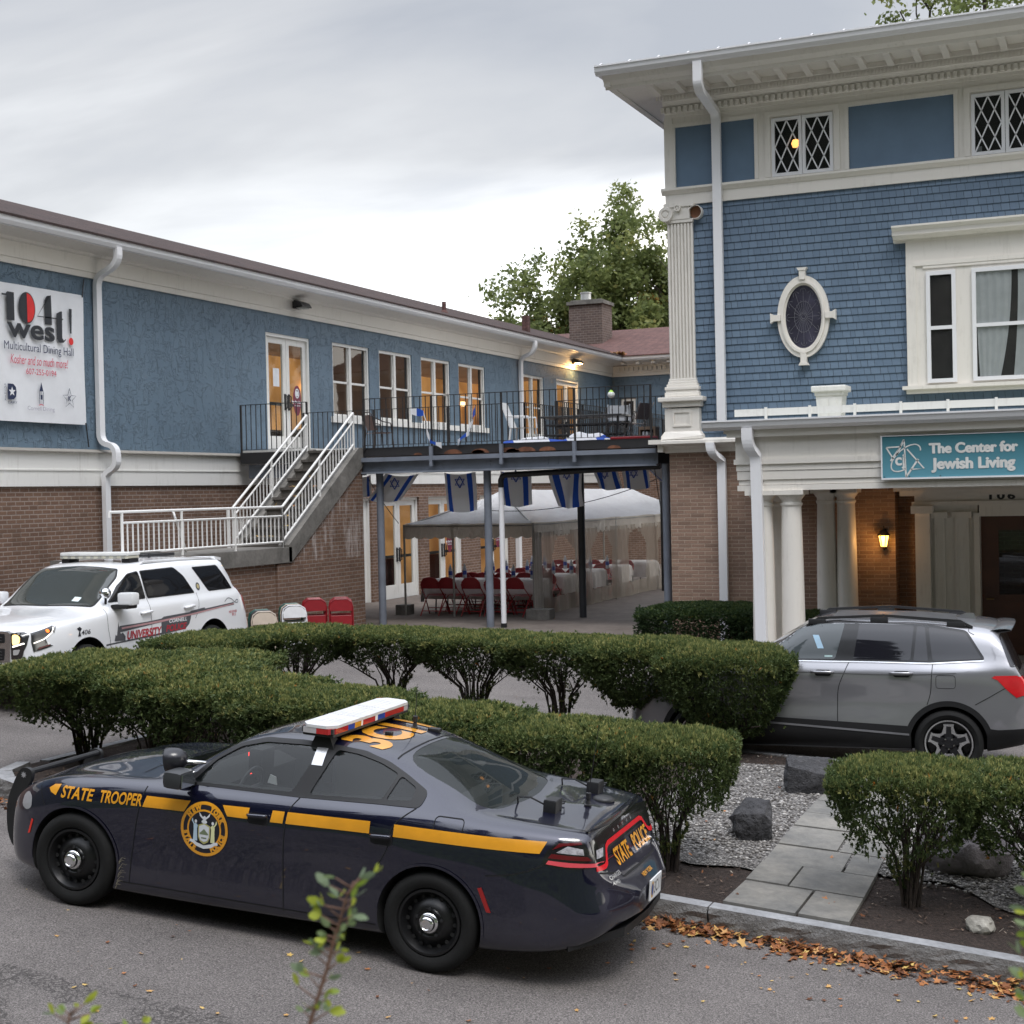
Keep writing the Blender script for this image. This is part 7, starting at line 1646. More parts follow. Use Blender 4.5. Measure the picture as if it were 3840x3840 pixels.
lo_ = [(-.72, .875), (-.60, .873), (-.555, .885), (-.515, .925), (-.475, .975), (-.42, .99), (0, .992), (.42, .99), (.475, .975), (.515, .925), (.555, .885), (.60, .873), (.72, .875)]
T.on('tail_lamp_led', LED, [stroke2(lo_, .032)], Car.REAR, .04, .007)
T.on('tail_lamp_led', LEDP, [[(3.87, .905), (3.885, .93), (4.19, .915), (4.215, .89), (4.0, .893)]], Car.SIDE, .035, .008)
T.on('reversing_lamp', CLR, [[(3.93, .985), (4.11, .975), (4.10, 1.015), (4.0, 1.03)]], Car.SIDE, .035, .008); T.on('lamp_reflector', DRED, [[(3.88, .945), (4.16, .935), (4.13, .965), (3.90, .975)], [(3.90, 1.0), (3.94, 1.045), (4.08, 1.06), (4.09, 1.045), (3.97, 1.03)]], Car.SIDE, .035, .008)
T.on('reversing_lamp', CLR, [[(-.70, .94), (-.585, .935), (-.54, .985), (-.68, .995)]], Car.REAR, .035, .007)
for vf_ in (fit(text2d('STATE', 1, .03), -.37, -.03, .822, .935), fit(text2d('POLICE', 1, .03), .09, .49, .822, .935)): T.on('boot_lettering', GOLD, [vf_], Car.REAR, .03, .007)
SIL = plain('badge chrome', (.62, .62, .63), .25, .7)
T.on('boot_badge', SIL, [fit(text2d(c, 1, .02), x-.012, x+.012, 1.025, 1.045) for c, x in zip('DODGE', (-.22, -.11, 0, .11, .22))]+[fit(text2d('CHARGER', 1, .02), -.63, -.42, .785, .81), fit(text2d('AWD', 1, .02), -.62, -.52, .752, .772)], Car.REAR, .02, .007)
seam(T, [(-.74, y) for y in ()] or [(-.70, .845), (-.45, .80), (-.40, .765), (0, .76), (.40, .765), (.45, .80), (.70, .845)], wd=.012, proj=Car.REAR)
# boot lip
q = MB(); n = 24
q.grid(lambda a, b: (4.02+.135*b-.05*(2*a-1)**2, (a-.5)*1.32, 1.098+.042*b*b-.02*abs(2*a-1)**3), n, 4); q.grid(lambda a, b: (4.155-.02*b-.05*(2*a-1)**2, (a-.5)*1.32, 1.140-.05*b-.02*abs(2*a-1)**3), n, 3); q.build('boot_spoiler', NAVYP, tr, smooth=True)
# plate
pl = MB(); pc = T.cast((8, 0, .60), (-1, 0, 0), .012); W_ = .155
pl.bbox(pc.x-.0, pc.x+.012, -W_, W_, .535, .69, .004); po = pl.build('number_plate', plain('plate white', (.66, .67, .68), .4), tr)
q = MB().mat(plain('plate ink', (.02, .02, .03), .5)); flat(q, fit(text2d('3C11', 1, .01), -.05, .125, .57, .66), (pc.x+.0125, 0, 0), (0, 1, 0), (0, 0, 1)); q.mat(plain('plate seal gold', (.5, .28, .06), .5)); flat(q, disc2((-.10, .612), .04, .062, 20), (pc.x+.0125, 0, 0), (0, 1, 0), (0, 0, 1)); q.mat(plain('plate seal blue', (.03, .08, .25), .5)); flat(q, disc2((-.10, .612), .028, .045, 20), (pc.x+.0132, 0, 0), (0, 1, 0), (0, 0, 1)); q.build('plate_lettering', None, po)
T.on('plate_caption', GOLD, [fit(text2d('NEW YORK', 1, .02), -.12, .12, .70, .722)], Car.REAR, .03, .006)
T.on('bumper_valance', PLASTIC, [[(-.78, .30), (-.6, .40), (.6, .40), (.78, .30), (.6, .22), (-.6, .22)]], Car.REAR, .05, .006)
q = MB(); q.poly([(4.05, -.83, .30), (4.36, -.50, .37), (4.40, .0, .38), (4.36, .5, .37), (4.05, .83, .30), (4.0, .7, .26), (4.0, -.7, .26)], (0, 0, 1), .06); q.build('rear_diffuser', PLASTIC, tr)
# light bar
def lightbar():
    base = Matrix.Translation((1.80, 0, 1.535)); DX = Matrix.Translation((.07, 0, -.062)); q = MB(); q.bbox(-.13, .13, -.60, .60, .06, .085, .01, base); o = q.build('light_bar', plain('light bar base', (.03, .03, .032), .5), tr)
    q = MB(); q.poly([(1.80-.14, -.56, 1.665), (1.80-.08, -.63, 1.665), (1.80+.08, -.63, 1.665), (1.80+.14, -.56, 1.665), (1.80+.14, .56, 1.665), (1.80+.08, .63, 1.665), (1.80-.08, .63, 1.665), (1.80-.14, .56, 1.665)], (0, 0, 1), .022)
    for y in (-.2, .2): q.box(1.665, 1.935, y-.004, y+.004, 1.687, 1.69)
    for x in (1.75, 1.80, 1.85): q.box(x-.003, x+.003, -.6, .6, 1.687, 1.6895)
    q.build('bar_lid', plain('white bar lid', (.62, .62, .63), .3), o)
    RDM = plain('red lens', (.42, .02, .025), .15, coat=.5); BLM = plain('blue lens', (.02, .06, .36), .15, coat=.5); AMM = plain('amber lens', (.62, .30, .02), .15, coat=.5); CLM = plain('clear lens', (.42, .40, .42), .12, coat=.5)
    q = MB(); segs = [(-.58, -.40, RDM), (-.40, -.30, BLM), (-.30, -.20, AMM), (-.20, -.175, WHITE), (-.175, .02, RDM), (.02, .06, WHITE), (.06, .18, BLM), (.18, .50, RDM), (.50, .57, CLM)]
    for a, b, m in segs:
        for x0, x1 in ((1.935, 1.938), (1.662, 1.665)): q.mat(m).box(x0, x1, a, b, 1.622, 1.664)
    q.mat(RDM).poly([(1.935, -.58, 1.622), (1.90, -.625, 1.622), (1.90, -.625, 1.664), (1.935, -.58, 1.664)], (-1, 0, 0), .01)
    q.mat(RDM).box(1.80, 1.90, -.628, -.622, 1.622, 1.664); q.mat(CLM).box(1.69, 1.80, -.628, -.622, 1.622, 1.664); q.mat(CLM).box(1.69, 1.9, .622, .628, 1.622, 1.664)
    q.mat(MT['light bar base']).box(1.67, 1.93, -.61, .61, 1.622, 1.662); q.build('bar_lens', None, o)
    q = MB()
    for y in (-.5, .5):
        q.poly([(1.72, y-.06, 1.50), (1.75, y-.04, 1.605), (1.86, y-.04, 1.605), (1.92, y-.06, 1.49)], (0, 1, 0), .09); 
    q.each('bar_foot', PLASTIC, o)
    q = MB(); T.drape(q, rr2(1.83, 1.93, -.70, -.59, .01), Car.TOP, .03, .01) if False else T.drape(q, poly2([(1.93, -.715), (2.02, -.715), (2.02, -.60), (1.93, -.60)]), Car.TOP, .03, .008); q.build('bar_strap', plain('strap steel', (.62, .62, .63), .25, .6), o).location = (-.15, 0, .062); o.children[-1].scale = (1, 1/1.13, 1)
    o.location = (.15, 0, -.062); o.scale = (1, 1.13, 1)
lightbar()
# roof number and aerials
T.on('roof_number', GOLD, [fit(text2d('3C', 1, .04), 0, 1, 0, 1)] if False else [([(2.44-.40*(b), -.52+.60*a) for a, b in fit(text2d('3C', 1, .045), 0, 1, 0, 1)[0]], text2d('3C', 1, .045)[1]), ([(2.44-.40*b, .14+.42*a) for a, b in fit(text2d('11', 1, .045), 0, 1, 0, 1)[0]], text2d('11', 1, .045)[1])], Car.TOP, .05, .004)
def aerial(x, y, h, lean=0, base=True):
    p = T.cast((x, y, 5), (0, 0, -1), 0); q = MB(); q.lathe([(.028, 0), (.03, .012), (.02, .016), (.014, .05), (.02, .055), (.02, .10), (.008, .105)], (p.x, p.y, p.z), n=12); q.tube([(p.x, p.y, p.z+.1), (p.x+lean, p.y, p.z+h)], [.004, .002], 5); q.build('aerial', BLACK, tr, angle=40)
aerial(2.32, .28, .36); aerial(3.88, .02, .62, .05)
q = MB()
for x, y, s in ((2.28, -.12, .03), (2.46, .36, .05), (2.3, .62, .03)):
    p = T.cast((x, y, 5), (0, 0, -1), 0); q.bbox(p.x-s, p.x+s, p.y-s*.7, p.y+s*.7, p.z-.005, p.z+.028, .01)
q.build('roof_puck', BLACK, tr, angle=40)
for x, y, l in ((3.70, -.28, True), (3.78, .52, False)):
    p = T.cast((x, y, 5), (0, 0, -1), 0); q = MB(); q.bbox(p.x-.05, p.x+.05, p.y-.075, p.y+.075, p.z-.01, p.z+.085, .008); q.box(p.x-.045, p.x+.045, p.y-.07, p.y+.07, p.z+.085, p.z+.088); q.tube([(p.x-.05, p.y-.05, p.z+.05), (p.x-.14, p.y-.10, p.z+.10), (p.x-.26, p.y-.05, p.z+.08), (p.x-.27, p.y, p.z+.02)], .007, 5); q.tube([(p.x+.02, p.y+.075, p.z+.05), (p.x+.05, p.y+.14, p.z+.05), (p.x+.03, p.y+.19, p.z+.02), (p.x-.05, p.y+.12, p.z)], .007, 5); q.build('plate_camera', BLACK, tr, angle=40)
p = T.cast((3.92, .30, 5), (0, 0, -1), 0); MB().lathe([(.085, 0), (.085, .018), (.06, .03), (0, .032)], (p.x, p.y, p.z), n=20).build('boot_antenna', BLACK, tr, smooth=True)
# dried grass caught behind the front wheel
q = MB()
for i in range(26):
    a = random.uniform(-35, 12); x, z = .41*math.cos(R_(a))+.012, .372+.41*math.sin(R_(a)); p = T.side(x+.005, z, .006)
    if p is None or z > .42: continue
    l = random.uniform(.03, .08); q.tube([p, p+Vector((l*.5, -.006, l*.5+.01)), p+Vector((l, -.004, l*.6))], [.0018, .0012, .0006], 3)
q.build('caught_grass', plain('dry grass', (.30, .27, .20), .8), tr)
# ---------------------------------------------------------------- silver SUV (right)
hv = thing('silver_suv', 'silver crossover with dark windows and black wheel arches parked in front of the columned porch', 'car')
ex = np.array([.995, .1, -.002]); ex /= np.linalg.norm(ex); ez = np.array([0, 0, 1.])-ex[2]*ex; ez /= np.linalg.norm(ez); ey = np.cross(ez, ex); o_ = np.array([-4.925, 16.949, -.003])+ey*.965
set_frame(hv, o_, ex, ey, ez)
xs = sorted(set(np.round(np.concatenate([np.linspace(-.95, -.5, 12), np.linspace(-.5, 3.1, 66), np.linspace(3.1, 3.80, 30)]), 4)))
HL = [
 ([(-.95, 0), (3.8, 0)], [(-.95, .40), (-.6, .28), (0, .27), (3.0, .28), (3.6, .36), (3.8, .48)]),
 ([(-.95, .4), (-.75, .68), (-.4, .84), (3.1, .84), (3.6, .76), (3.8, .58)], [(-.95, .40), (-.6, .27), (3.0, .27), (3.6, .36), (3.8, .48)]),
 ([(-.95, .48), (-.75, .76), (-.4, .92), (0, .955), (3.0, .955), (3.5, .92), (3.7, .82), (3.8, .66)], [(-.95, .46), (-.5, .38), (0, .40), (2.8, .42), (3.4, .46), (3.8, .54)]),
 ([(-.95, .5), (-.75, .78), (-.4, .93), (0, .965), (1.2, .955), (2.0, .955), (2.8, .972), (3.3, .955), (3.6, .90), (3.8, .70)], [(-.95, .58), (0, .60), (2.4, .60), (3.3, .64), (3.8, .64)]),
 ([(-.95, .5), (-.75, .78), (-.4, .92), (0, .955), (1.2, .925), (2.0, .928), (2.8, .965), (3.3, .94), (3.6, .90), (3.75, .82), (3.8, .70)], [(-.95, .74), (0, .82), (2.4, .84), (3.3, .88), (3.65, .90), (3.8, .74)]),
 ([(-.95, .48), (-.75, .74), (-.4, .88), (0, .93), (1.2, .948), (2.3, .95), (2.9, .950), (3.3, .92), (3.55, .89), (3.7, .82), (3.8, .69)], [(-.95, .84), (-.5, .98), (0, 1.07), (1.2, 1.135), (2.3, 1.14), (3.0, 1.17), (3.3, 1.17), (3.55, 1.15), (3.66, 1.0), (3.8, .78)]),
 ([(-.95, .46), (-.75, .70), (-.4, .80), (0, .84), (.5, .87), (1.2, .885), (2.3, .885), (2.9, .87), (3.2, .865), (3.45, .86), (3.6, .84), (3.7, .79), (3.8, .68)], [(-.95, .87), (-.5, 1.04), (0, 1.13), (.5, 1.20), (1.2, 1.285), (2.3, 1.28), (3.0, 1.30), (3.3, 1.31), (3.5, 1.27), (3.62, 1.10), (3.8, .80)]),
 ([(-.95, .3), (-.4, .58), (0, .64), (.45, .70), (.62, .80), (.95, .765), (1.25, .725), (1.6, .705), (2.3, .70), (3.0, .705), (3.3, .72), (3.45, .76), (3.58, .80), (3.7, .72), (3.8, .5)], [(-.95, .90), (-.5, 1.07), (0, 1.15), (.45, 1.20), (.62, 1.26), (.95, 1.475), (1.25, 1.645), (1.6, 1.705), (2.3, 1.695), (3.0, 1.64), (3.28, 1.60), (3.42, 1.48), (3.55, 1.22), (3.65, 1.02), (3.8, .81)]),
 ([(-.95, .15), (0, .35), (.6, .42), (1.2, .42), (2.3, .42), (3.3, .42), (3.8, .25)], [(-.95, .91), (-.5, 1.09), (0, 1.17), (.40, 1.215), (.55, 1.27), (.95, 1.52), (1.25, 1.69), (1.6, 1.755), (2.3, 1.755), (3.0, 1.715), (3.34, 1.675), (3.46, 1.50), (3.58, 1.24), (3.68, 1.02), (3.8, .81)]),
 ([(-.95, 0), (3.8, 0)], [(-.95, .915), (-.5, 1.095), (0, 1.175), (.38, 1.22), (.52, 1.275), (.95, 1.535), (1.25, 1.705), (1.6, 1.77), (2.3, 1.77), (3.0, 1.73), (3.36, 1.69), (3.47, 1.52), (3.59, 1.25), (3.69, 1.03), (3.8, .81)])]
HC = Car(hv, xs, HL)
SILV = carpaint('silver paint', (.30, .30, .32), .60, .30, True, .0)
cut = MB(); cut2 = MB()
for x in (0, 2.81): archcut(cut, x, .425, -.99, .32, .375); cut2.lathe([(0, .66), (.425, .66), (.425, 1.4), (0, 1.4)], (x, 0, .375), 'Y', 40)
HC.body(SILV, [(cut, DARK), (cut2, DARK)])
HGL = glass('privacy glass', (.012, .012, .016), 0, .03); HGF = glass('pale car glass', (.055, .065, .07), 0, .03)
HS = rounded([(.62, 1.272), (.86, 1.46), (1.10, 1.625), (1.34, 1.712), (1.72, 1.722), (2.3, 1.705), (2.62, 1.69), (3.02, 1.632), (3.22, 1.315), (2.6, 1.272), (1.2, 1.285)], .05)
w1 = rounded([(.80, 1.30), (1.04, 1.575), (1.16, 1.635), (1.36, 1.69), (1.665, 1.70), (1.56, 1.305)], .03); w2 = rounded([(1.83, 1.695), (2.44, 1.68), (2.40, 1.30), (1.765, 1.305)], .025); w3 = rounded([(2.475, 1.675), (2.56, 1.668), (2.595, 1.295), (2.435, 1.298)], .015); w4 = rounded([(2.60, 1.665), (3.0, 1.605), (3.18, 1.325), (2.645, 1.295)], .03)
HC.on('window_trim', plain('gloss black pillar', (.012, .012, .013), .15), [HS], Car.SIDE, .05, .004)
for k, w_ in enumerate((w1, w2, w3, w4)): HC.on('side_window', HGF if k == 0 else HGL, [w_], Car.SIDE, .05, .0065)
HC.on('chrome_strip', CHROME, [stroke2([(.72, 1.277), (1.2, 1.279), (2.0, 1.277), (2.62, 1.268), (3.20, 1.305)], .012)], Car.SIDE, .05, .009)
HC.on('windscreen', HGF, [rounded([(.60, -.72), (1.27, -.64), (1.30, 0), (1.27, .64), (.60, .72), (.56, 0)], .05)], Car.TOP, .07, .004)
HC.on('rear_window', HGL, [rounded([(-.66, 1.18), (.66, 1.18), (.60, 1.60), (-.60, 1.60)], .06)], Car.REAR, .05, .004)
HC.on('rear_window', HGL, [rounded([(3.36, 1.585), (3.48, 1.24), (3.60, 1.24), (3.50, 1.6)], .02)], Car.SIDE, .03, .005)
HC.on('cladding', PLASTIC, [[(.42, .30), (.42, .60), (.74, .635), (2.36, .565), (2.40, .45), (2.40, .30)]], Car.SIDE, .06, .006)
HC.on('cladding_strip', plain('grey lower strip', (.16, .16, .17), .35), [stroke2([(.44, .585), (.8, .565), (2.38, .47)], .022)], Car.SIDE, .06, .012)
HC.on('cladding', PLASTIC, [[(3.22, .30), (3.22, .56), (3.34, .545), (3.62, .56), (3.72, .62), (3.76, .5), (3.6, .36)]], Car.SIDE, .04, .006)
HC.on('cladding', PLASTIC, [[(-.85, .45), (.85, .45), (.85, .62), (.7, .70), (-.7, .70), (-.85, .62)]], Car.REAR, .06, .006)
for x in (0, 2.81): archlip(HC, x, .424, .485, .375, -6, 186, PLASTIC, .008)
for pts in (smooth2([(1.72, 1.28), (1.67, 1.17), (1.60, .99), (1.585, .8), (1.585, .5)], 6, False), smooth2([(2.645, 1.27), (2.63, 1.1), (2.62, .95), (2.58, .81)], 6, False), smooth2([(.62, 1.2), (.60, 1.0), (.56, .6)], 4, False), [(3.10, .82), (3.24, .90), (3.38, .985), (3.48, 1.04)]): seam(HC, pts)
fl = rr2(2.68, 2.89, 1.0, 1.145, .03); seam(HC, fl+[fl[0]], wd=.005); seam(HC, smooth2([(3.05, 1.665), (3.04, 1.62), (3.10, 1.585)], 4, False), wd=.006)
HC.on('door_crease', plain('crease shade', (.16, .16, .17), .3, .6), [stroke2([(.75, 1.165), (1.5, 1.148), (2.3, 1.140), (2.62, 1.155), (2.9, 1.17)], .009)], Car.SIDE, .05, .003)
for x in (1.40, 2.28):
    HC.on('handle_recess', SEAM, [rr2(x-.07, x+.12, 1.115, 1.185, .034)], Car.SIDE, .03, .003); p0, p1 = HC.side(x-.11, 1.160, .02), HC.side(x+.15, 1.160, .02)
    if p0 and p1: MB().tube([p0, p0.lerp(p1, .15)+Vector((0, -.02, 0)), p0.lerp(p1, .85)+Vector((0, -.02, 0)), p1], [.012, .016, .016, .012], 8).build('door_handle', SILV, hv, smooth=True)
TLR = plain('tail lamp red', (.55, .012, .02), .12, coat=.8)
HC.on('tail_lamp', TLR, [[(3.30, 1.145), (3.55, 1.15), (3.60, 1.10), (3.62, .93), (3.54, .905), (3.43, 1.0)]], Car.SIDE, .03, .006); HC.on('tail_lamp', TLR, [rounded([(-.93, 1.14), (-.60, 1.12), (-.62, .96), (-.90, .92)], .02)], Car.REAR, .03, .006)
MB().bbox(.78, .96, -1.13, -.93, 1.26, 1.40, .04).build('wing_mirror', SILV, hv, angle=50)
for y in (-.66, .66):
    q = MB(); zf = lambda x: HC.cast((x, y, 5), (0, 0, -1), 0).z
    q.rectpath([(1.22, y, zf(1.22)+.0), (1.36, y, zf(1.36)+.055), (2.1, y, zf(2.1)+.07), (2.95, y, zf(2.95)+.06), (3.08, y, zf(3.08)+.0)], .045, .03, (0, 1, 0))
    for x in (1.34, 2.05, 2.9): q.bbox(x-.1, x+.1, y-.03, y+.03, zf(x)-.01, zf(x)+.05, .008)
    q.build('roof_rail', plain('roof rail black', (.03, .03, .033), .35), hv, angle=40)
HC.on('roof_panel', plain('grey roof groove', (.10, .10, .105), .35, .3), [rr2(1.5, 2.9, -.58, .58, .04)], Car.TOP, .08, .003)
q = MB(); zz_ = HC.cast((3.0, -.18, 5), (0, 0, -1), 0).z; q.poly([(2.86, -.20, zz_+.0), (3.12, -.20, zz_-.02), (3.10, -.20, zz_+.06), (3.02, -.20, zz_+.065)], (0, 1, 0), .05); q.build('shark_fin', SILV, hv)
q = MB(); q.grid(lambda a, b: (3.26+.30*b-.06*(2*a-1)**2, (a-.5)*1.36, 1.655+.045*math.sin(b*2.2)-.05*abs(2*a-1)**2.5), 20, 8); q.grid(lambda a, b: (3.26+.30*(1-b)-.06*(2*a-1)**2, (a-.5)*1.36, 1.62+.06*(1-b)-.05*abs(2*a-1)**2.5), 20, 4); q.build('roof_spoiler', SILV, hv, smooth=True)
for x in (0, 2.81): wheel(hv, x, -.975, .378, .245, 'alloy'); wheel(hv, x, .975, .378, .245, 'alloy', side=1)
q = MB(); q.poly([(1.24, -.50, 1.44), (1.36, -.46, 1.44), (1.42, -.50, 1.30), (1.30, -.54, 1.30)], (0, 1, 0), .01) if False else None
HC.on('windscreen_tag', plain('blue card', (.30, .45, .58), .6), [[(1.30, 1.57), (1.37, 1.57), (1.43, 1.42), (1.36, 1.42)]], Car.SIDE, .03, .009); HC.on('window_sticker', plain('pale sticker', (.30, .42, .42), .6), [[(1.44, 1.325), (1.53, 1.325), (1.53, 1.345), (1.44, 1.345)]], Car.SIDE, .03, .009)

# ---------------------------------------------------------------- white police truck (left)
tv = thing('police_suv', 'white campus police SUV with red lettering and a lit headlight beside the brick hall', 'police car')
ex = np.array([0, 1., 0]); ey = np.array([-1., 0, 0]); ez = np.array([0, 0, 1.]); o_ = np.array([-13.35, 16.254, .555])+ey*1.02
set_frame(tv, o_, ex, ey, ez)
xs = sorted(set(np.round(np.concatenate([np.linspace(-1.03, -.5, 18), np.linspace(-.5, 3.6, 70), np.linspace(3.6, 4.12, 20)]), 4)))
UL = [
 ([(-1.03, 0), (4.12, 0)], [(-1.03, .45), (-.6, .35), (3.3, .38), (4.12, .5)]),
 ([(-1.03, .80), (-.9, .88), (-.4, .92), (3.6, .92), (4.0, .88), (4.12, .8)], [(-1.03, .44), (-.6, .34), (3.3, .37), (4.12, .5)]),
 ([(-1.03, .84), (-.9, .95), (-.5, 1.0), (3.6, 1.0), (3.95, .97), (4.12, .86)], [(-1.03, .50), (-.5, .43), (3.3, .45), (4.12, .55)]),
 ([(-1.03, .84), (-.95, .93), (-.7, 1.0), (-.3, 1.025), (.6, 1.01), (2.2, 1.01), (2.9, 1.025), (3.6, 1.01), (3.95, .97), (4.12, .88)], [(-1.03, .66), (0, .66), (3.5, .66), (4.12, .66)]),
 ([(-1.03, .83), (-.95, .91), (-.7, .985), (-.3, 1.02), (.6, 1.015), (2.2, 1.015), (2.9, 1.02), (3.6, 1.005), (3.9, .97), (4.0, .92), (4.12, .86)], [(-1.03, .88), (0, .93), (3.5, .95), (3.95, .95), (4.12, .80)]),
 ([(-1.03, .81), (-.95, .885), (-.7, .95), (-.3, .985), (.6, 1.0), (2.2, 1.0), (3.4, .99), (3.8, .955), (3.95, .92), (4.12, .85)], [(-1.03, 1.0), (-.9, 1.04), (-.5, 1.10), (.3, 1.16), (1.0, 1.19), (3.5, 1.20), (3.85, 1.20), (3.98, 1.0), (4.12, .84)]),
 ([(-1.03, .76), (-.9, .84), (-.3, .90), (.5, .93), (1.5, .945), (3.4, .935), (3.75, .90), (3.92, .88), (4.0, .85), (4.12, .82)], [(-1.03, 1.04), (-.9, 1.085), (-.5, 1.14), (.3, 1.215), (.6, 1.29), (1.0, 1.31), (3.4, 1.32), (3.75, 1.33), (3.9, 1.15), (4.0, 1.0), (4.12, .86)]),
 ([(-1.03, .55), (-.3, .68), (.25, .74), (.45, .86), (.8, .84), (1.1, .80), (1.5, .785), (3.3, .78), (3.6, .78), (3.74, .80), (3.9, .8), (4.12, .7)], [(-1.03, 1.07), (-.9, 1.12), (-.5, 1.17), (.25, 1.24), (.45, 1.30), (.8, 1.53), (1.1, 1.71), (1.45, 1.785), (2.4, 1.80), (3.2, 1.785), (3.5, 1.765), (3.66, 1.60), (3.78, 1.3), (3.92, 1.1), (4.12, .87)]),
 ([(-1.03, .3), (.2, .42), (1.2, .48), (3.5, .48), (4.12, .35)], [(-1.03, 1.08), (-.9, 1.14), (-.5, 1.195), (.2, 1.26), (.36, 1.30), (.8, 1.60), (1.05, 1.76), (1.4, 1.845), (2.4, 1.87), (3.2, 1.85), (3.58, 1.81), (3.72, 1.6), (3.82, 1.3), (3.94, 1.1), (4.12, .87)]),
 ([(-1.03, 0), (4.12, 0)], [(-1.03, 1.085), (-.9, 1.145), (-.5, 1.20), (.2, 1.265), (.34, 1.305), (.8, 1.62), (1.03, 1.775), (1.4, 1.86), (2.4, 1.885), (3.2, 1.865), (3.6, 1.825), (3.74, 1.6), (3.84, 1.3), (3.96, 1.1), (4.12, .87)])]
UC = Car(tv, xs, UL)
WHP = carpaint('white police paint', (.80, .81, .83), 0, .3, False, .35)
cut = MB(); cut2 = MB()
for x in (0, 2.946): archcut(cut, x, .46, -1.05, .34, .45); cut2.lathe([(0, .72), (.46, .72), (.46, 1.5), (0, 1.5)], (x, 0, .45), 'Y', 40)
UC.body(WHP, [(cut, DARK), (cut2, DARK)])
TG = glass('black tinted glass', (.010, .010, .011), 0, .03); TGW = glass('windscreen glass', (.05, .055, .052), 0, .03)
u1 = rounded([(.60, 1.345), (.86, 1.545), (1.14, 1.69), (1.36, 1.715), (1.385, 1.345)], .03); u2 = rounded([(1.46, 1.345), (1.44, 1.715), (2.22, 1.725), (2.40, 1.60), (2.58, 1.345)], .035); u3 = rounded([(2.70, 1.70), (3.34, 1.70), (3.62, 1.345), (2.98, 1.345)], .035)
for k, w_ in enumerate((u1, u2, u3)):
    c = (sum(p[0] for p in w_)/len(w_), sum(p[1] for p in w_)/len(w_)); big = [(c[0]+(p[0]-c[0])*1.045, c[1]+(p[1]-c[1])*1.09) for p in w_]
    UC.on('window_seal', PLASTIC, [big], Car.SIDE, .06, .004); UC.on('side_window', TG, [w_], Car.SIDE, .06, .007)
WSP = rounded([(.40, -.78), (.95, -.76), (1.10, -.66), (1.13, 0), (1.10, .66), (.95, .76), (.40, .78), (.33, 0)], .05)
UC.on('windscreen_seal', PLASTIC, [[(.72+(a-.72)*1.06, b*1.03) for a, b in WSP]], Car.TOP, .07, .004); UC.on('windscreen', TGW, [WSP], Car.TOP, .07, .007)
UC.on('windscreen_card', plain('pale card', (.62, .70, .70), .6), [rr2(.46, .54, -.50, -.38, .01)], Car.TOP, .04, .010)
for x in (0, 2.946): archlip(UC, x, .458, .475, .45, -4, 184, WHP, .010)
for pts in (smooth2([(.45, 1.25), (.45, 1.0), (.49, .8), (.52, .45)], 5, False), smooth2([(1.40, 1.33), (1.66, 1.02), (1.66, .45)], 2, False) if False else [(1.415, 1.33), (1.42, 1.1), (1.66, 1.02)][:0] or smooth2([(1.42, 1.72), (1.42, 1.33), (1.43, .9), (1.44, .42)], 5, False), smooth2([(2.64, 1.33), (2.60, 1.1), (2.50, .95)], 4, False), [(-.62, 1.02), (-.55, 1.12)]): seam(UC, pts, wd=.007)
GREY = plain('graphite decal', (.075, .078, .088), .5); PINK = plain('faded red stripe', (.46, .26, .27), .5); REDD = plain('red decal', (.42, .025, .04), .5); WDEC = plain('white decal', (.75, .75, .77), .5)
for nm, m, ps, of in (('side_decal', GREY, [[(.70, 1.015), (1.3, 1.02), (1.66, 1.035), (1.72, 1.06), (2.36, 1.075), (2.40, 1.09), (2.75, 1.115), (2.76, 1.095), (3.55, 1.135), (3.57, 1.095), (2.4, 1.045), (2.38, .98), (2.34, .90), (2.24, .835), (1.67, .80), (.53, .77), (.40, .76), (.40, .785), (1.655, .83), (1.655, .985), (.72, .925), (.66, .95)]], .003), ('side_stripe', PINK, [[(.74, .965), (.74, .99), (1.66, 1.015), (2.4, 1.05), (3.56, 1.12), (3.56, 1.105), (2.4, 1.025), (1.66, .985)]], .005)):
    UC.on(nm, m, [[(a, b-.02) for a, b in p] for p in ps], Car.SIDE, .06, of)
UC.on('side_lettering', REDD, [fit(text2d('UNIVERSITY', 1, .03, .2), .86, 1.66, .785, .905), fit(text2d('POLICE', 1, .03, .2), 1.76, 2.27, .81, .91), fit(text2d('NO EXCUSE', 1, .02), 3.40, 3.62, .955, .99), fit(text2d('911', 1, .02), 3.48, 3.58, .90, .945)], Car.SIDE, .04, .006)
UC.on('campus_lettering', WDEC, [fit(text2d('CORNELL', 1, .03, .2), 1.84, 2.28, .935, .99)], Car.SIDE, .04, .006)
UC.on('unit_number', INKB, [fit(text2d('406', 1, .01, .2), -.12, .07, .945, 1.01), [(-.19, .93), (-.16, 1.0), (-.20, 1.04), (-.14, 1.06), (-.10, 1.03), (-.14, .99), (-.13, .93)]], Car.SIDE, .04, .004)
UC.on('skyline_decal', GREY, [[(.58, .79), (.60, .88), (.63, .86), (.65, .95), (.67, 1.06), (.69, .95), (.72, .88), (.76, .90), (.82, .84), (.82, .78)]], Car.SIDE, .04, .0045)
UC.on('round_emblem', GREY, [disc2((2.72, 1.42), .05, .06, 20)], Car.SIDE, .03, .005); UC.on('round_emblem', plain('emblem gold', (.45, .38, .2), .5), [disc2((2.72, 1.42), .03, .036, 16)], Car.SIDE, .03, .006)
UC.on('antenna_scroll', GREY, [stroke2(smooth2([(3.3, 1.14), (3.4, 1.19), (3.5, 1.17), (3.58, 1.12), (3.66, 1.10), (3.70, 1.13), (3.66, 1.15), (3.60, 1.12)], 4, False), .01)], Car.SIDE, .04, .005)
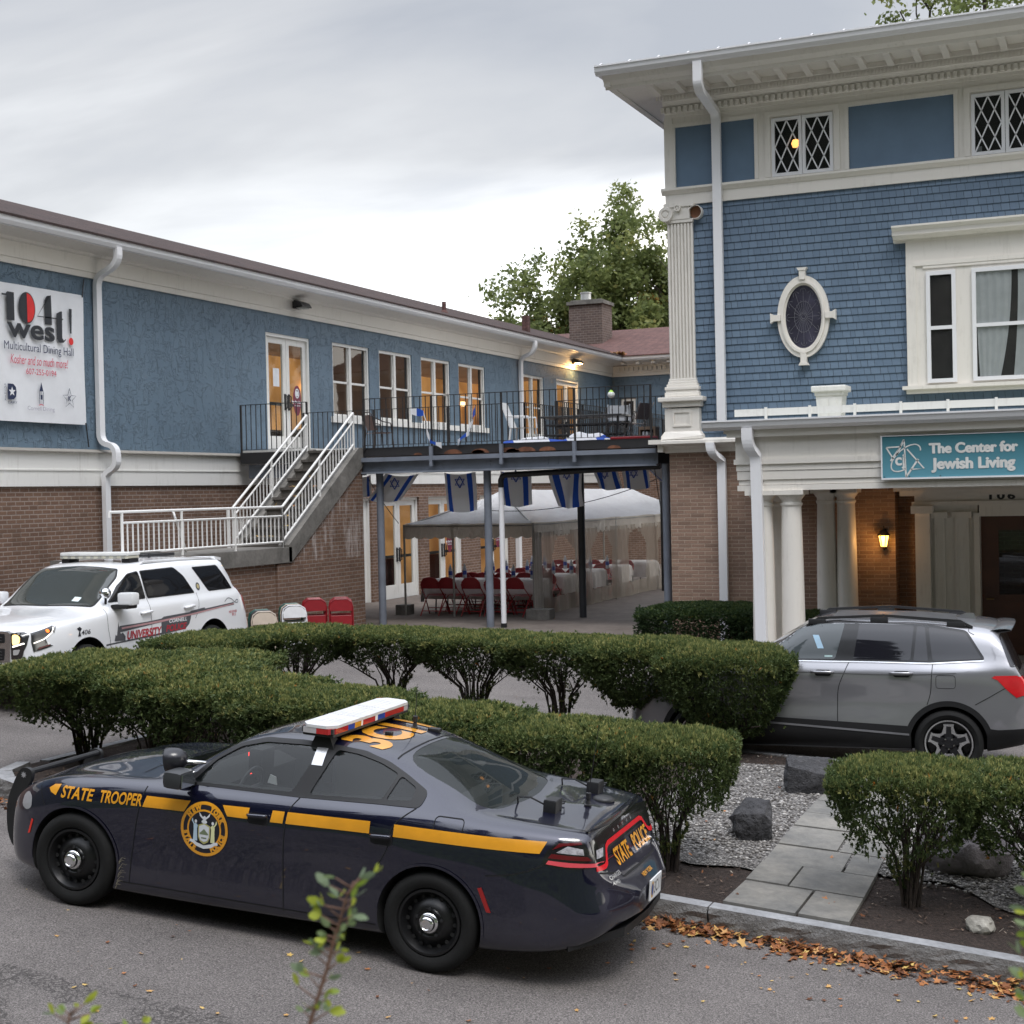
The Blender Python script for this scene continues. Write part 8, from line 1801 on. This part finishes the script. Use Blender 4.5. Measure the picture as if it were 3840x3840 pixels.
for x in (1.30, 2.34): p0, p1 = UC.side(x-.10, 1.13, .03), UC.side(x+.12, 1.14, .03); MB().tube([p0+Vector((0, .03, 0)), p0, p1, p1+Vector((0, .03, 0))], .02, 8).build('door_handle', WHP, tv, smooth=True)
q = MB(); q.bbox(.62, .80, -1.30, -1.04, 1.285, 1.47, .04); m_ = q.build('wing_mirror', WHP, tv, angle=50); q = MB(); q.bbox(.60, .82, -1.24, -.94, 1.24, 1.30, .02); q.build('mirror_base', PLASTIC, tv); MB().bbox(.62, .80, 1.04, 1.30, 1.285, 1.47, .04).build('wing_mirror', WHP, tv, angle=50)
q = MB(); q.lathe([(0, -.09), (.05, -.08), (.075, -.03), (.08, .02), (0, .03)], ax='X', n=20); o = q.build('spot_lamp', CHROME, tv, smooth=True); o.location = (.52, -.93, 1.47); MB().tube([(.52, -.93, 1.40), (.55, -.90, 1.32)], .018, 6).build('spot_arm', PLASTIC, tv)
UC.on('tail_lamp', TLR, [[(3.80, 1.36-.02), (3.84, 1.33), (3.93, 1.15), (3.97, .97), (3.92, .96), (3.85, 1.12)]], Car.SIDE, .03, .008)
UC.on('tail_lamp', TLR, [rounded([(-.94, .96), (-.80, .96), (-.78, 1.34), (-.90, 1.34)], .02)], Car.REAR, .04, .008)
# front end
CHR = plain('satin chrome', (.50, .50, .50), .22, .85); MESH = plain('grille mesh', (.010, .010, .011), .6)
UC.on('grille_surround', CHR, [rounded([(-.60, .66), (.60, .66), (.62, 1.07), (-.62, 1.07)], .03)], Car.FRONT, .05, .006)
UC.on('grille', MESH, [rounded([(-.52, .92), (.52, .92), (.52, 1.04), (-.52, 1.04)], .02), rounded([(-.50, .69), (.50, .69), (.52, .845), (-.52, .845)], .02)], Car.FRONT, .05, .012)
q = MB()
for z in (.72, .76, .80, .95, .99):
    for k in range(12): p = UC.cast((-4, -.46+.08*k, z), (1, 0, 0), .014)
    pp = [UC.cast((-4, -.48+.06*k, z+.008*math.sin(k*2)), (1, 0, 0), .016) for k in range(17)]; q.tube([a for a in pp if a], .006, 4)
q.build('grille_bar', plain('dark grille bar', (.05, .05, .052), .4), tv)
UC.on('hood_badge', CHR, [fit(text2d('CHEVROLET', 1, .02), .10, .50, 1.105, 1.135)], Car.FRONT, .04, .006)
for s in (1, -1):
    hb = [(s*a, b) for a, b in ((-.62, .70), (-.62, 1.05), (-.80, 1.06), (-.875, 1.03), (-.86, .9), (-.80, .72))]
    UC.on('headlight_housing', plain('headlight black', (.03, .03, .032), .1, coat=.8), [rounded(hb, .02)], Car.FRONT, .04, .006)
    UC.on('headlight', emis('lit headlight', (1, .66, .22), 1.9) if s > 0 else MT['lit headlight'], [rounded([(s*-.65, .895), (s*-.65, 1.03), (s*-.73, 1.035), (s*-.78, 1.0), (s*-.77, .92)], .03)], Car.FRONT, .03, .012)
    UC.on('lower_lamp', plain('frosted lamp', (.5, .5, .5), .2), [rounded([(s*-.66, .76), (s*-.66, .83), (s*-.78, .84), (s*-.74, .77)], .02)], Car.FRONT, .03, .012); UC.on('daytime_strip', emis('pale lamp strip', (1, .93, .84), 1.1), [rounded([(s*-.65, .86), (s*-.65, .885), (s*-.83, .93), (s*-.84, .91)], .01)], Car.FRONT, .03, .013)
hs = [(-.93, .80), (-.80, .88), (-.62, .905), (-.585, .93), (-.80, .98), (-.60, 1.03), (-.585, 1.085), (-.80, 1.075), (-.95, 1.04)]
UC.on('headlight_housing', MT['headlight black'], [[(-.965, .93), (-.95, 1.045), (-.60, 1.115), (-.585, 1.10), (-.62, 1.04), (-.78, .97), (-.74, .88), (-.66, .86), (-.95, .80)]], Car.SIDE, .03, .007)
UC.on('indicator_lamp', emis('amber indicator', (1, .16, .02), 1.6), [disc2((-.72, 1.055), .028, .022, 12)], Car.SIDE, .03, .011); UC.on('daytime_strip', MT['pale lamp strip'], [stroke2([(-.94, .915), (-.80, .955), (-.66, 1.03), (-.61, 1.095)], .014)], Car.SIDE, .03, .011); UC.on('lower_reflector', DRED, [[(-.90, .83), (-.72, .865), (-.70, .885), (-.88, .855)]], Car.SIDE, .03, .011)
UC.on('bumper_trim', PLASTIC, [rounded([(-.8, .46), (.8, .46), (.74, .58), (-.74, .58)], .03)], Car.FRONT, .05, .006)
# light bar
q = MB(); q.bbox(1.42, 1.72, -.62, .62, 1.95, 2.0, .02); lb = q.build('light_bar', plain('white light bar lid', (.74, .74, .72), .3), tv, angle=40); q = MB(); q.bbox(1.43, 1.71, -.61, .61, 1.905, 1.95, .015); q.build('bar_lens', plain('cream lens', (.56, .54, .44), .15, coat=.5), lb)
q = MB()
for k in range(9): q.box(1.425, 1.43, -.56+.14*k, -.50+.14*k, 1.91, 1.945)
q.build('lamp_module', plain('grey lamp module', (.33, .33, .30), .3), lb); q = MB()
for y in (-.55, .55): q.box(1.46, 1.68, y-.07, y+.07, 1.82, 1.905)
q.each('bar_foot', PLASTIC, lb)
q = MB(); q.lathe([(.02, 1.87), (.02, 1.94), (0, 1.94)], (2.35, -.3, 0), n=10); q.bbox(2.5, 3.3, -.08, .5, 1.87, 1.92, .01); q.build('roof_antenna', BLACK, tv)
for y in (-.74, .74): MB().rectpath([(1.5, y, 1.80), (1.6, y, 1.845), (3.3, y, 1.83), (3.45, y, 1.78)], .03, .02, (0, 1, 0)).build('roof_rail', WHP, tv)
MB().poly([(3.50, -.70, 1.80), (3.72, -.66, 1.77), (3.72, .66, 1.77), (3.50, .70, 1.80)], (0, 0, 1), .045).build('roof_spoiler', WHP, tv)
for x in (0, 2.946): wheel(tv, x, -1.03, .405, .265, 'six'); wheel(tv, x, 1.03, .405, .265, 'six', side=1)
# ------------------------------------------------------------------ clipped yew shrubs
def tufts(P, Nrm, rs, L0=.040, W0=.0095, k=6):
    """needle tufts: k narrow triangles fanned round the normal at every point"""
    n = len(P); P = np.repeat(P, k, 0); Nn = np.repeat(Nrm, k, 0)
    d = Nn*1.0+rs.normal(0, .62, (n*k, 3)); d /= np.linalg.norm(d, axis=1, keepdims=True)
    s = np.cross(d, rs.normal(0, 1, (n*k, 3))); s /= np.linalg.norm(s, axis=1, keepdims=True)+1e-9
    l = (L0*rs.uniform(.6, 1.35, n*k))[:, None]; w_ = (W0*rs.uniform(.7, 1.4, n*k))[:, None]
    V = np.stack([P-s*w_, P+s*w_, P+d*l], 1).reshape(-1, 3); F = np.arange(n*k*3).reshape(-1, 3)
    return V, F
def shrub_mesh(seed, rx, ry, zc, h, n=13000, low=.35, mat=YEW, cone=.42):
    """clipped crown: flat top, rounded sides, ragged underside on a basket of stems"""
    rs = np.random.default_rng(seed); P = []; Q = []
    H = h-zc
    def rim(a): return (np.abs(np.cos(a))**5+np.abs(np.sin(a))**5)**-.2*(1+.035*np.sin(a*5+seed)+.03*np.sin(a*9+seed*2))
    # top
    m = int(n*.48); a = rs.uniform(0, 6.283, m); f = np.sqrt(rs.random(m)); R = rim(a)*f
    z = h-.20*H*np.clip(f, 0, 1)**5-np.abs(rs.normal(0, .035, m))+.018*np.sin(R*np.cos(a)*11+seed)*np.cos(R*np.sin(a)*9)
    P.append(np.stack([R*np.cos(a)*rx, R*np.sin(a)*ry, z], 1)); Q.append(np.stack([np.cos(a)*f**4*.8, np.sin(a)*f**4*.8, np.ones(m)], 1))
    # sides, tucking in toward the ragged lower edge
    m = int(n*.52); a = rs.uniform(0, 6.283, m); t = rs.random(m)**1.25
    edge = .62+.38*np.sin(a*3+seed)*np.sin(a*7+seed*3)
    ok = (t < edge*.9) | (rs.random(m) < low); a, t = a[ok], t[ok]
    prof = 1-cone*t**1.8
    R = rim(a)*prof*(1-np.abs(rs.normal(0, .07, len(a))))*(1+.05*np.sin(a*13+seed+t*4)); deep = rs.random(len(a)) < .2; R[deep] *= rs.uniform(.55, .9, deep.sum())
    z = h-.10*H-t*.90*H+rs.normal(0, .02, len(a))
    P.append(np.stack([R*np.cos(a)*rx, R*np.sin(a)*ry, z], 1)); Q.append(np.stack([np.cos(a), np.sin(a), .55-.3*t], 1))
    # sprigs low on the stems
    m = 190; a = rs.uniform(0, 6.28, m); k = rs.integers(0, 26, m); a = k*2.39+rs.normal(0, .10, m); f = .45+.5*((k*.618) % 1); zz_ = (.25+.7*((k*.37) % 1))*zc+rs.normal(0, .05, m); R0 = .10+.62*(np.clip(zz_, 0.02, 9)/zc)**1.4
    P.append(np.stack([np.cos(a)*R0*rx*f, np.sin(a)*R0*ry*f, np.abs(zz_)+.04], 1)); Q.append(np.tile([[0, 0, 1.]], (m, 1))+rs.normal(0, .4, (m, 3)))
    P = np.concatenate(P); Q = np.concatenate(Q); Q /= np.linalg.norm(Q, axis=1, keepdims=True)
    V, F = tufts(P, Q, rs)
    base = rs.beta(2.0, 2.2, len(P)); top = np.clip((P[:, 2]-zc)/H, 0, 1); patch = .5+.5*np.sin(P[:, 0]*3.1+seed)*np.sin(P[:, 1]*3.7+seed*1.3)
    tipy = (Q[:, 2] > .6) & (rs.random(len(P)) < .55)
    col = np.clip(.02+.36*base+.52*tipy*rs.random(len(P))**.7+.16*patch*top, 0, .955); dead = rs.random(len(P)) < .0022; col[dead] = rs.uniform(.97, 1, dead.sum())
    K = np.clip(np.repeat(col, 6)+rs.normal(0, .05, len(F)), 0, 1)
    return V, F, K
def stems_mb(seed, rx, ry, zc, h, n=22, spread=.13):
    r = random.Random(seed); mb = MB()
    for i in range(n):
        a = r.uniform(0, 6.28); f = math.sqrt(r.random()); b0 = Vector((spread*f*math.cos(a), spread*f*math.sin(a), -.05)); a2 = a+r.uniform(-.5, .5); f2 = r.uniform(.35, .95)
        e = Vector((rx*f2*math.cos(a2), ry*f2*math.sin(a2), zc+(h-zc)*r.uniform(.15, .6))); m1 = b0.lerp(e, .4)+Vector((-e.x*.18, -e.y*.18, .12)); m2 = b0.lerp(e, .72)+Vector((-e.x*.08+r.uniform(-.04, .04), -e.y*.08+r.uniform(-.04, .04), .08))
        r0 = r.uniform(.011, .021); mb.tube([b0, b0.lerp(m1, .5)+Vector((r.uniform(-.02, .02), r.uniform(-.02, .02), 0)), m1, m2, e], [r0*1.25, r0, r0*.8, r0*.55, r0*.3], 5, cap=False)
        for k in range(3):
            t = r.uniform(.35, .85); p = m1.lerp(m2, t); q = p+Vector((r.uniform(-.2, .2), r.uniform(-.2, .2), r.uniform(.10, .34))); mb.tube([p, p.lerp(q, .5)+Vector((0, 0, .03)), q], [r0*.5, r0*.35, r0*.2], 4, cap=False)
    return mb
VAR = {}
def shrub(x, y, rx, ry, h, label, seed, zc=.60, rz=0, group='clipped yew shrubs of the island hedges', z=None, mat=YEW, n=13000, low=.35, nst=22, cone=.40):
    key = (seed, mat.name, zc, cone)
    t = thing('yew_shrub', label, 'shrub', (x, y, gi(x, y) if z is None else z), rz, group)
    s = (rx/.9, ry/.9, h/1.15)
    if key not in VAR:
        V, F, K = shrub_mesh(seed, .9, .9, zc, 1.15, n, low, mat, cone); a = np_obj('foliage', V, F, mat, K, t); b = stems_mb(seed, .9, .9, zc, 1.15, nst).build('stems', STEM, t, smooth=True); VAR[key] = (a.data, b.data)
    else: a = link('foliage', VAR[key][0], t); b = link('stems', VAR[key][1], t)
    for o in (a, b): o.scale = s
    return t
# front row along the road kerb
FR = [(-3.88, 12.25, .60, .56, 1.20, 'yew shrub at the right end of the front row, beside the flagstone path', 11), (-4.95, 12.3, .88, .58, 1.16, 'yew shrub behind the boot of the trooper sedan, second in the front row', 12),
      (-6.15, 12.35, .90, .60, 1.16, 'yew shrub in the front row behind the rear window of the trooper sedan', 13), (-7.4, 12.45, .92, .64, 1.16, 'yew shrub behind the roof light bar of the trooper sedan in the front row', 14),
      (-8.6, 12.65, .92, .74, 1.14, 'yew shrub behind the windscreen of the trooper sedan in the front row', 11), (-9.7, 12.95, .95, .95, 1.14, 'yew shrub above the hood of the trooper sedan, second from the left end', 12), (-10.55, 12.85, .70, .95, 1.16, 'large yew shrub at the left island end above the trooper sedan wheel', 13),
      (-10.3, 14.3, .85, .95, 1.04, 'yew shrub on the island just in front of the white police SUV bumper', 14)]
BR = [(-4.58, 17.0, .78, .66, 1.27, 'dense yew shrub ending the back row in front of the silver crossover', 21, .22), (-5.65, 17.3, .88, .60, 1.24, 'yew shrub second from the right in the back row', 22, .40), (-6.95, 17.6, .90, .60, 1.15, 'yew shrub third from the right in the back row', 13, .64), (-8.25, 17.8, .92, .60, 1.10, 'yew shrub fourth from the right in the back row, below the white standpipe', 14, .64), (-9.55, 17.95, .92, .60, 1.05, 'yew shrub fifth from the right in the back row, before the brick stair', 11, .64), (-10.75, 17.4, .80, .75, 1.05, 'yew shrub ending the back row left, before the folded red chairs', 12, .62), (-11.3, 16.2, .70, .8, 1.03, 'yew shrub hiding the front wheel of the white police SUV', 13, .62)]
RR_ = [(-1.86, 12.32, .60, .56, 1.18, 'yew shrub just right of the flagstone path', 13, .46), (-.78, 12.75, .80, .66, 1.15, 'yew shrub at the right edge of the photo, second from the flagstone path', 14, .46), (.5, 12.9, .8, .66, 1.15, 'yew shrub mostly out of frame at the right edge behind the foreground twig', 11, .46)]
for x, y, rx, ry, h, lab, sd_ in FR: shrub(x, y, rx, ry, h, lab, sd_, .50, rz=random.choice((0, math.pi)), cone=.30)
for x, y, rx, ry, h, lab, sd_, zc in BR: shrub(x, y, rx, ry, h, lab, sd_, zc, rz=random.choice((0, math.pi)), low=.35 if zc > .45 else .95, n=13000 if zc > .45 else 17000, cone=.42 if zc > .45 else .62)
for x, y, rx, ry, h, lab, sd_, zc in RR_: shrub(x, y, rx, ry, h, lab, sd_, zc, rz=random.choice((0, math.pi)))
for x, y, rx, ry, h, lab, sd_ in ((-6.78, 23.9, 1.15, .75, 1.05, 'dark spreading yew shrub left of the porch, in front of the tan brick wall', 31), (-5.6, 24.6, .95, .7, .95, 'dark low yew shrub behind the front porch columns', 31)):
    shrub(x, y, rx, ry, h, lab, sd_, .12, z=gz(x, y), mat=YEWD, group='dark yew shrubs beside the porch', low=1.0, n=15000, nst=14, cone=.12)
# ------------------------------------------------------------------ trees behind the roofs
def tree(name, label, x, y, z0, ht, rad, seed, m=OAK, crown0=.30, n=260, lf=70, size=.30, tall=1.0, dens=1.0):
    r = random.Random(seed); rs = np.random.default_rng(seed); t = thing(name, label, 'tree', (x, y, z0)); W = MB(); tips = []
    def grow(p, d, l, rd, depth):
        q = p; pts = [p]; rr = [rd]
        for k in range(4):
            d = (d+Vector((r.gauss(0, .12), r.gauss(0, .12), .06))).normalized(); q = q+d*l/4; pts.append(q); rr.append(rd*(1-.13*(k+1)))
        W.tube(pts, rr, 6 if depth > 1 else 8, cap=False)
        if depth >= 4 or rd < .02: tips.append(q); return
        for k in range(3 if depth else 5):
            a = r.uniform(0, 6.28); s = r.uniform(.35, .85); u_ = d.orthogonal().normalized(); v_ = d.cross(u_); nd = (d*(1-s*.4)+(u_*math.cos(a)+v_*math.sin(a))*s+Vector((0, 0, .12))).normalized()
            grow(pts[r.choice((2, 3, 4))], nd, l*r.uniform(.6, .82), rd*.56, depth+1)
    W.tube([(0, 0, -.5), (0, 0, ht*.12), (.05, .05, ht*.30)], [ht*.028, ht*.021, ht*.018], 10, cap=False)
    for k in range(4): grow(Vector((.05, .05, ht*(.22+.05*k))), Vector((r.uniform(-.7, .7), r.uniform(-.7, .7), .9)).normalized(), ht*.26, ht*.011, 1)
    W.tube([(.05, .05, ht*.3), (.1, .1, ht*.6), (.0, .1, ht*.9)], [ht*.016, ht*.008, ht*.002], 8, cap=False)
    W.build('trunk', TRUNK, t, smooth=True)
    # leaf clumps through an uneven crown
    C = []
    while len(C) < n:
        d = rs.normal(0, 1, 3); d /= np.linalg.norm(d); f = rs.random()**.42
        a = math.atan2(d[1], d[0]); lob = 1+.17*math.sin(a*3+seed)+.13*math.sin(d[2]*5+a*2+seed*2)
        p = d*f*lob*np.array([rad, rad, ht*(1-crown0)/2*tall])
        taper = 1-.38*max(0, p[2]/(ht*(1-crown0)/2)); p[0] *= taper; p[1] *= taper
        C.append(p+np.array([0, 0, ht*(crown0+(1-crown0)/2)]))
    C = np.array(C); shade = rs.beta(2, 2, len(C)); P = np.repeat(C, lf, 0); K = np.repeat(shade, lf)
    P = P+rs.normal(0, 1, P.shape)*np.array([.55, .55, .5])*rad*.105
    nn = rs.normal(0, 1, P.shape); nn[:, 2] += .5; nn /= np.linalg.norm(nn, axis=1, keepdims=True); u = np.cross(nn, rs.normal(0, 1, P.shape)); u /= np.linalg.norm(u, axis=1, keepdims=True); v = np.cross(nn, u)
    s = (size*rs.uniform(.5, 1.2, len(P)))[:, None]; V = np.stack([P-u*s*.5, P+v*s*.33, P+u*s*.5, P-v*s*.33], 1).reshape(-1, 3); F = np.arange(len(P)*4).reshape(-1, 4)
    k = np.clip(.16+.46*K+rs.normal(0, .10, len(P)), 0, .88); od = rs.random(len(C)) < .014; o_ = np.repeat(od, lf) & (rs.random(len(P)) < .6); k[o_] = rs.uniform(.9, 1, o_.sum())
    np_obj('crown', V, F, m, k, t); return t
tree('oak_tree', 'broad oak with green and a few orange leaves behind the brick chimney', -21.7, 63, 0, 15.7, 5.6, 3, n=460, lf=130, size=.25)
tree('oak_tree', 'oak crown right behind the white pilaster of the shingled house', -17.2, 63, 0, 15.0, 3.6, 5, n=220, lf=130, size=.25)
tree('oak_tree', 'lower oak crown left of the chimney over the roof ridge', -25.2, 64, 0, 12.4, 3.2, 9, n=170, lf=110, size=.25)
tree('maple_tree', 'tree with green and orange leaves above the ridge of the shingled house', -4.3, 46, 0, 20.0, 4.3, 8, n=230, lf=110, size=.19)
# ------------------------------------------------------------------ twigs in front of the viewer
def twig(name, label, base, pts, leafn, seed, ls=.03):
    r = random.Random(seed); t = thing(name, label, 'plant', base); mb = MB(); pts = [Vector(p) for p in pts]; mb.tube(pts, [.0032-.0022*i/(len(pts)-1) for i in range(len(pts))], 6); LV = []; LF = []; K = []
    rightv = Vector((.918, .395, 0)); fw = Vector((-.396, .918, 0))
    for i in range(leafn):
        f = .06+.94*i/leafn; q = f*(len(pts)-1); j = min(int(q), len(pts)-2); p = pts[j].lerp(pts[j+1], q-j); sgn = 1 if i % 2 else -1
        d = (rightv*sgn*r.uniform(.5, 1)+fw*r.uniform(-.5, .5)+Vector((0, 0, r.uniform(.2, .9)))).normalized(); st = r.uniform(.008, .03); e = p+d*st; mb.tube([p, e], [.0014, .0008], 4)
        for c in range(r.choice((1, 2, 2, 3))):
            d2 = (d+Vector((r.gauss(0, .5), r.gauss(0, .5), r.gauss(0, .4)))).normalized(); n_ = d2.cross(Vector((r.gauss(0, 1), r.gauss(0, 1), 1))).normalized(); w_ = d2.cross(n_); l = ls*r.uniform(.6, 1.2); o = len(LV); kk = r.choice((.05, .15, .5, .85, .95))
            for a, b in ((0, 0), (.28, .22), (.6, .26), (.9, .13), (1, 0), (.9, -.13), (.6, -.26), (.28, -.22)): LV.append(tuple(e+d2*l*a+w_*l*b+n_*l*.18*abs(b)))
            LF += [(o, o+1, o+2, o+6), (o, o+6, o+7, o+7)][:0]; LF.append((o, o+1, o+2, o+3, o+4, o+5, o+6, o+7)); K.append(kk)
    mb.build('stem', plain('reddish twig', (.16, .085, .06), .7), t, smooth=True)
    np_obj('leaf_spray', LV, LF, SHOOT, K, t); return t
bank = MB()
def bk_(a, b):
    x = -14+28*a; y = -8+13.6*b; z = 1.62-max(0, y-2.4)**1.25*.5; return (x, y, max(z, gz(x, y)-.05)+.03*math.sin(x*2+y*3))
struct('bank', bank.grid(bk_, 60, 40), plain('bank grass', (.05, .07, .025), .9, var=.5), smooth=True)
def P_(*q): return [Vector(p)-Vector((-.947, 1.543, 1.62)) for p in q]
twig('twig', 'thin reddish twig with pale and lime leaves rising in front of the sedan door', (-.947, 1.543, 1.62), P_((-.955, 1.543, 1.60), (-.95, 1.543, 2.3), (-.947, 1.543, 2.661), (-.937, 1.548, 2.694), (-.922, 1.555, 2.752), (-.913, 1.56, 2.78), (-.906, 1.563, 2.809), (-.893, 1.568, 2.833))[0:0] or [(0, 0, 0), (.0, 0, .7), (0, 0, 1.041), (.010, .005, 1.074), (.022, .012, 1.115), (.027, .014, 1.140), (.034, .017, 1.16), (.042, .020, 1.190), (.052, .025, 1.213)], 44, 5, .019)
twig('twig', 'low green leafy shoot at the bottom left edge of the photo', (-1.22, 1.425, 1.62), [(0, 0, 0), (0, 0, .6), (0, 0, 1.0), (.004, .003, 1.05), (.006, .004, 1.062)], 22, 8, .020)
twig('twig', 'tip of a green shoot at the bottom edge left of the sedan front wheel centre', (-1.142, 1.458, 1.62), [(0, 0, 0), (0, 0, .6), (0, 0, 1.0), (.002, .001, 1.045)], 16, 9, .019)
twig('twig', 'leafy twig leaning in from the right edge of the photo', (-.125, 1.895, 1.62), [(.02, 0, 0), (.012, 0, .7), (.004, 0, 1.0), (-.012, -.005, 1.06), (-.004, 0, 1.12), (.002, 0, 1.17), (.004, 0, 1.2)], 40, 6, .021)
# dark conifers on the bank behind the viewer: the car windows mirror them
rs = np.random.default_rng(77); V = []
for cx_, cy_, hh, n in ((-8.5, -13, 29, 230), (-15, -14, 31, 230), (-21, -15, 27, 200), (-28, -14, 25, 170), (-2, -15, 26, 190), (5, -14, 28, 190), (12, -15, 24, 150)):
    zt = 1.0+hh*rs.random(n)**.8; aa = rs.uniform(0, 6.283, n)
    for z, a in zip(zt, aa):
        l = (1-(z-1)/hh)*5.4*rs.uniform(.6, 1.1)+.5; m = int(14+l*16); t = rs.random(m)
        p = np.stack([cx_+np.cos(a)*l*t, cy_+np.sin(a)*l*t, z-.22*l*t*t+rs.normal(0, .10, m)], 1)+rs.normal(0, .12, (m, 3))
        d = rs.normal(0, 1, (m, 3)); d[:, 2] *= .3; d /= np.linalg.norm(d, axis=1, keepdims=True); e = np.cross(d, [0, 0, 1]); s = rs.uniform(.18, .42, m)[:, None]
        V.append(np.stack([p-d*s, p+e*s*.35, p+d*s, p-e*s*.35], 1).reshape(-1, 3))
V = np.concatenate(V); F = np.arange(len(V)).reshape(-1, 4)
tag(np_obj('wood', V, F, YEWD, rs.uniform(0, .5, len(F))), 'dark conifer wood on the bank behind the viewer', 'wood', kind='stuff')
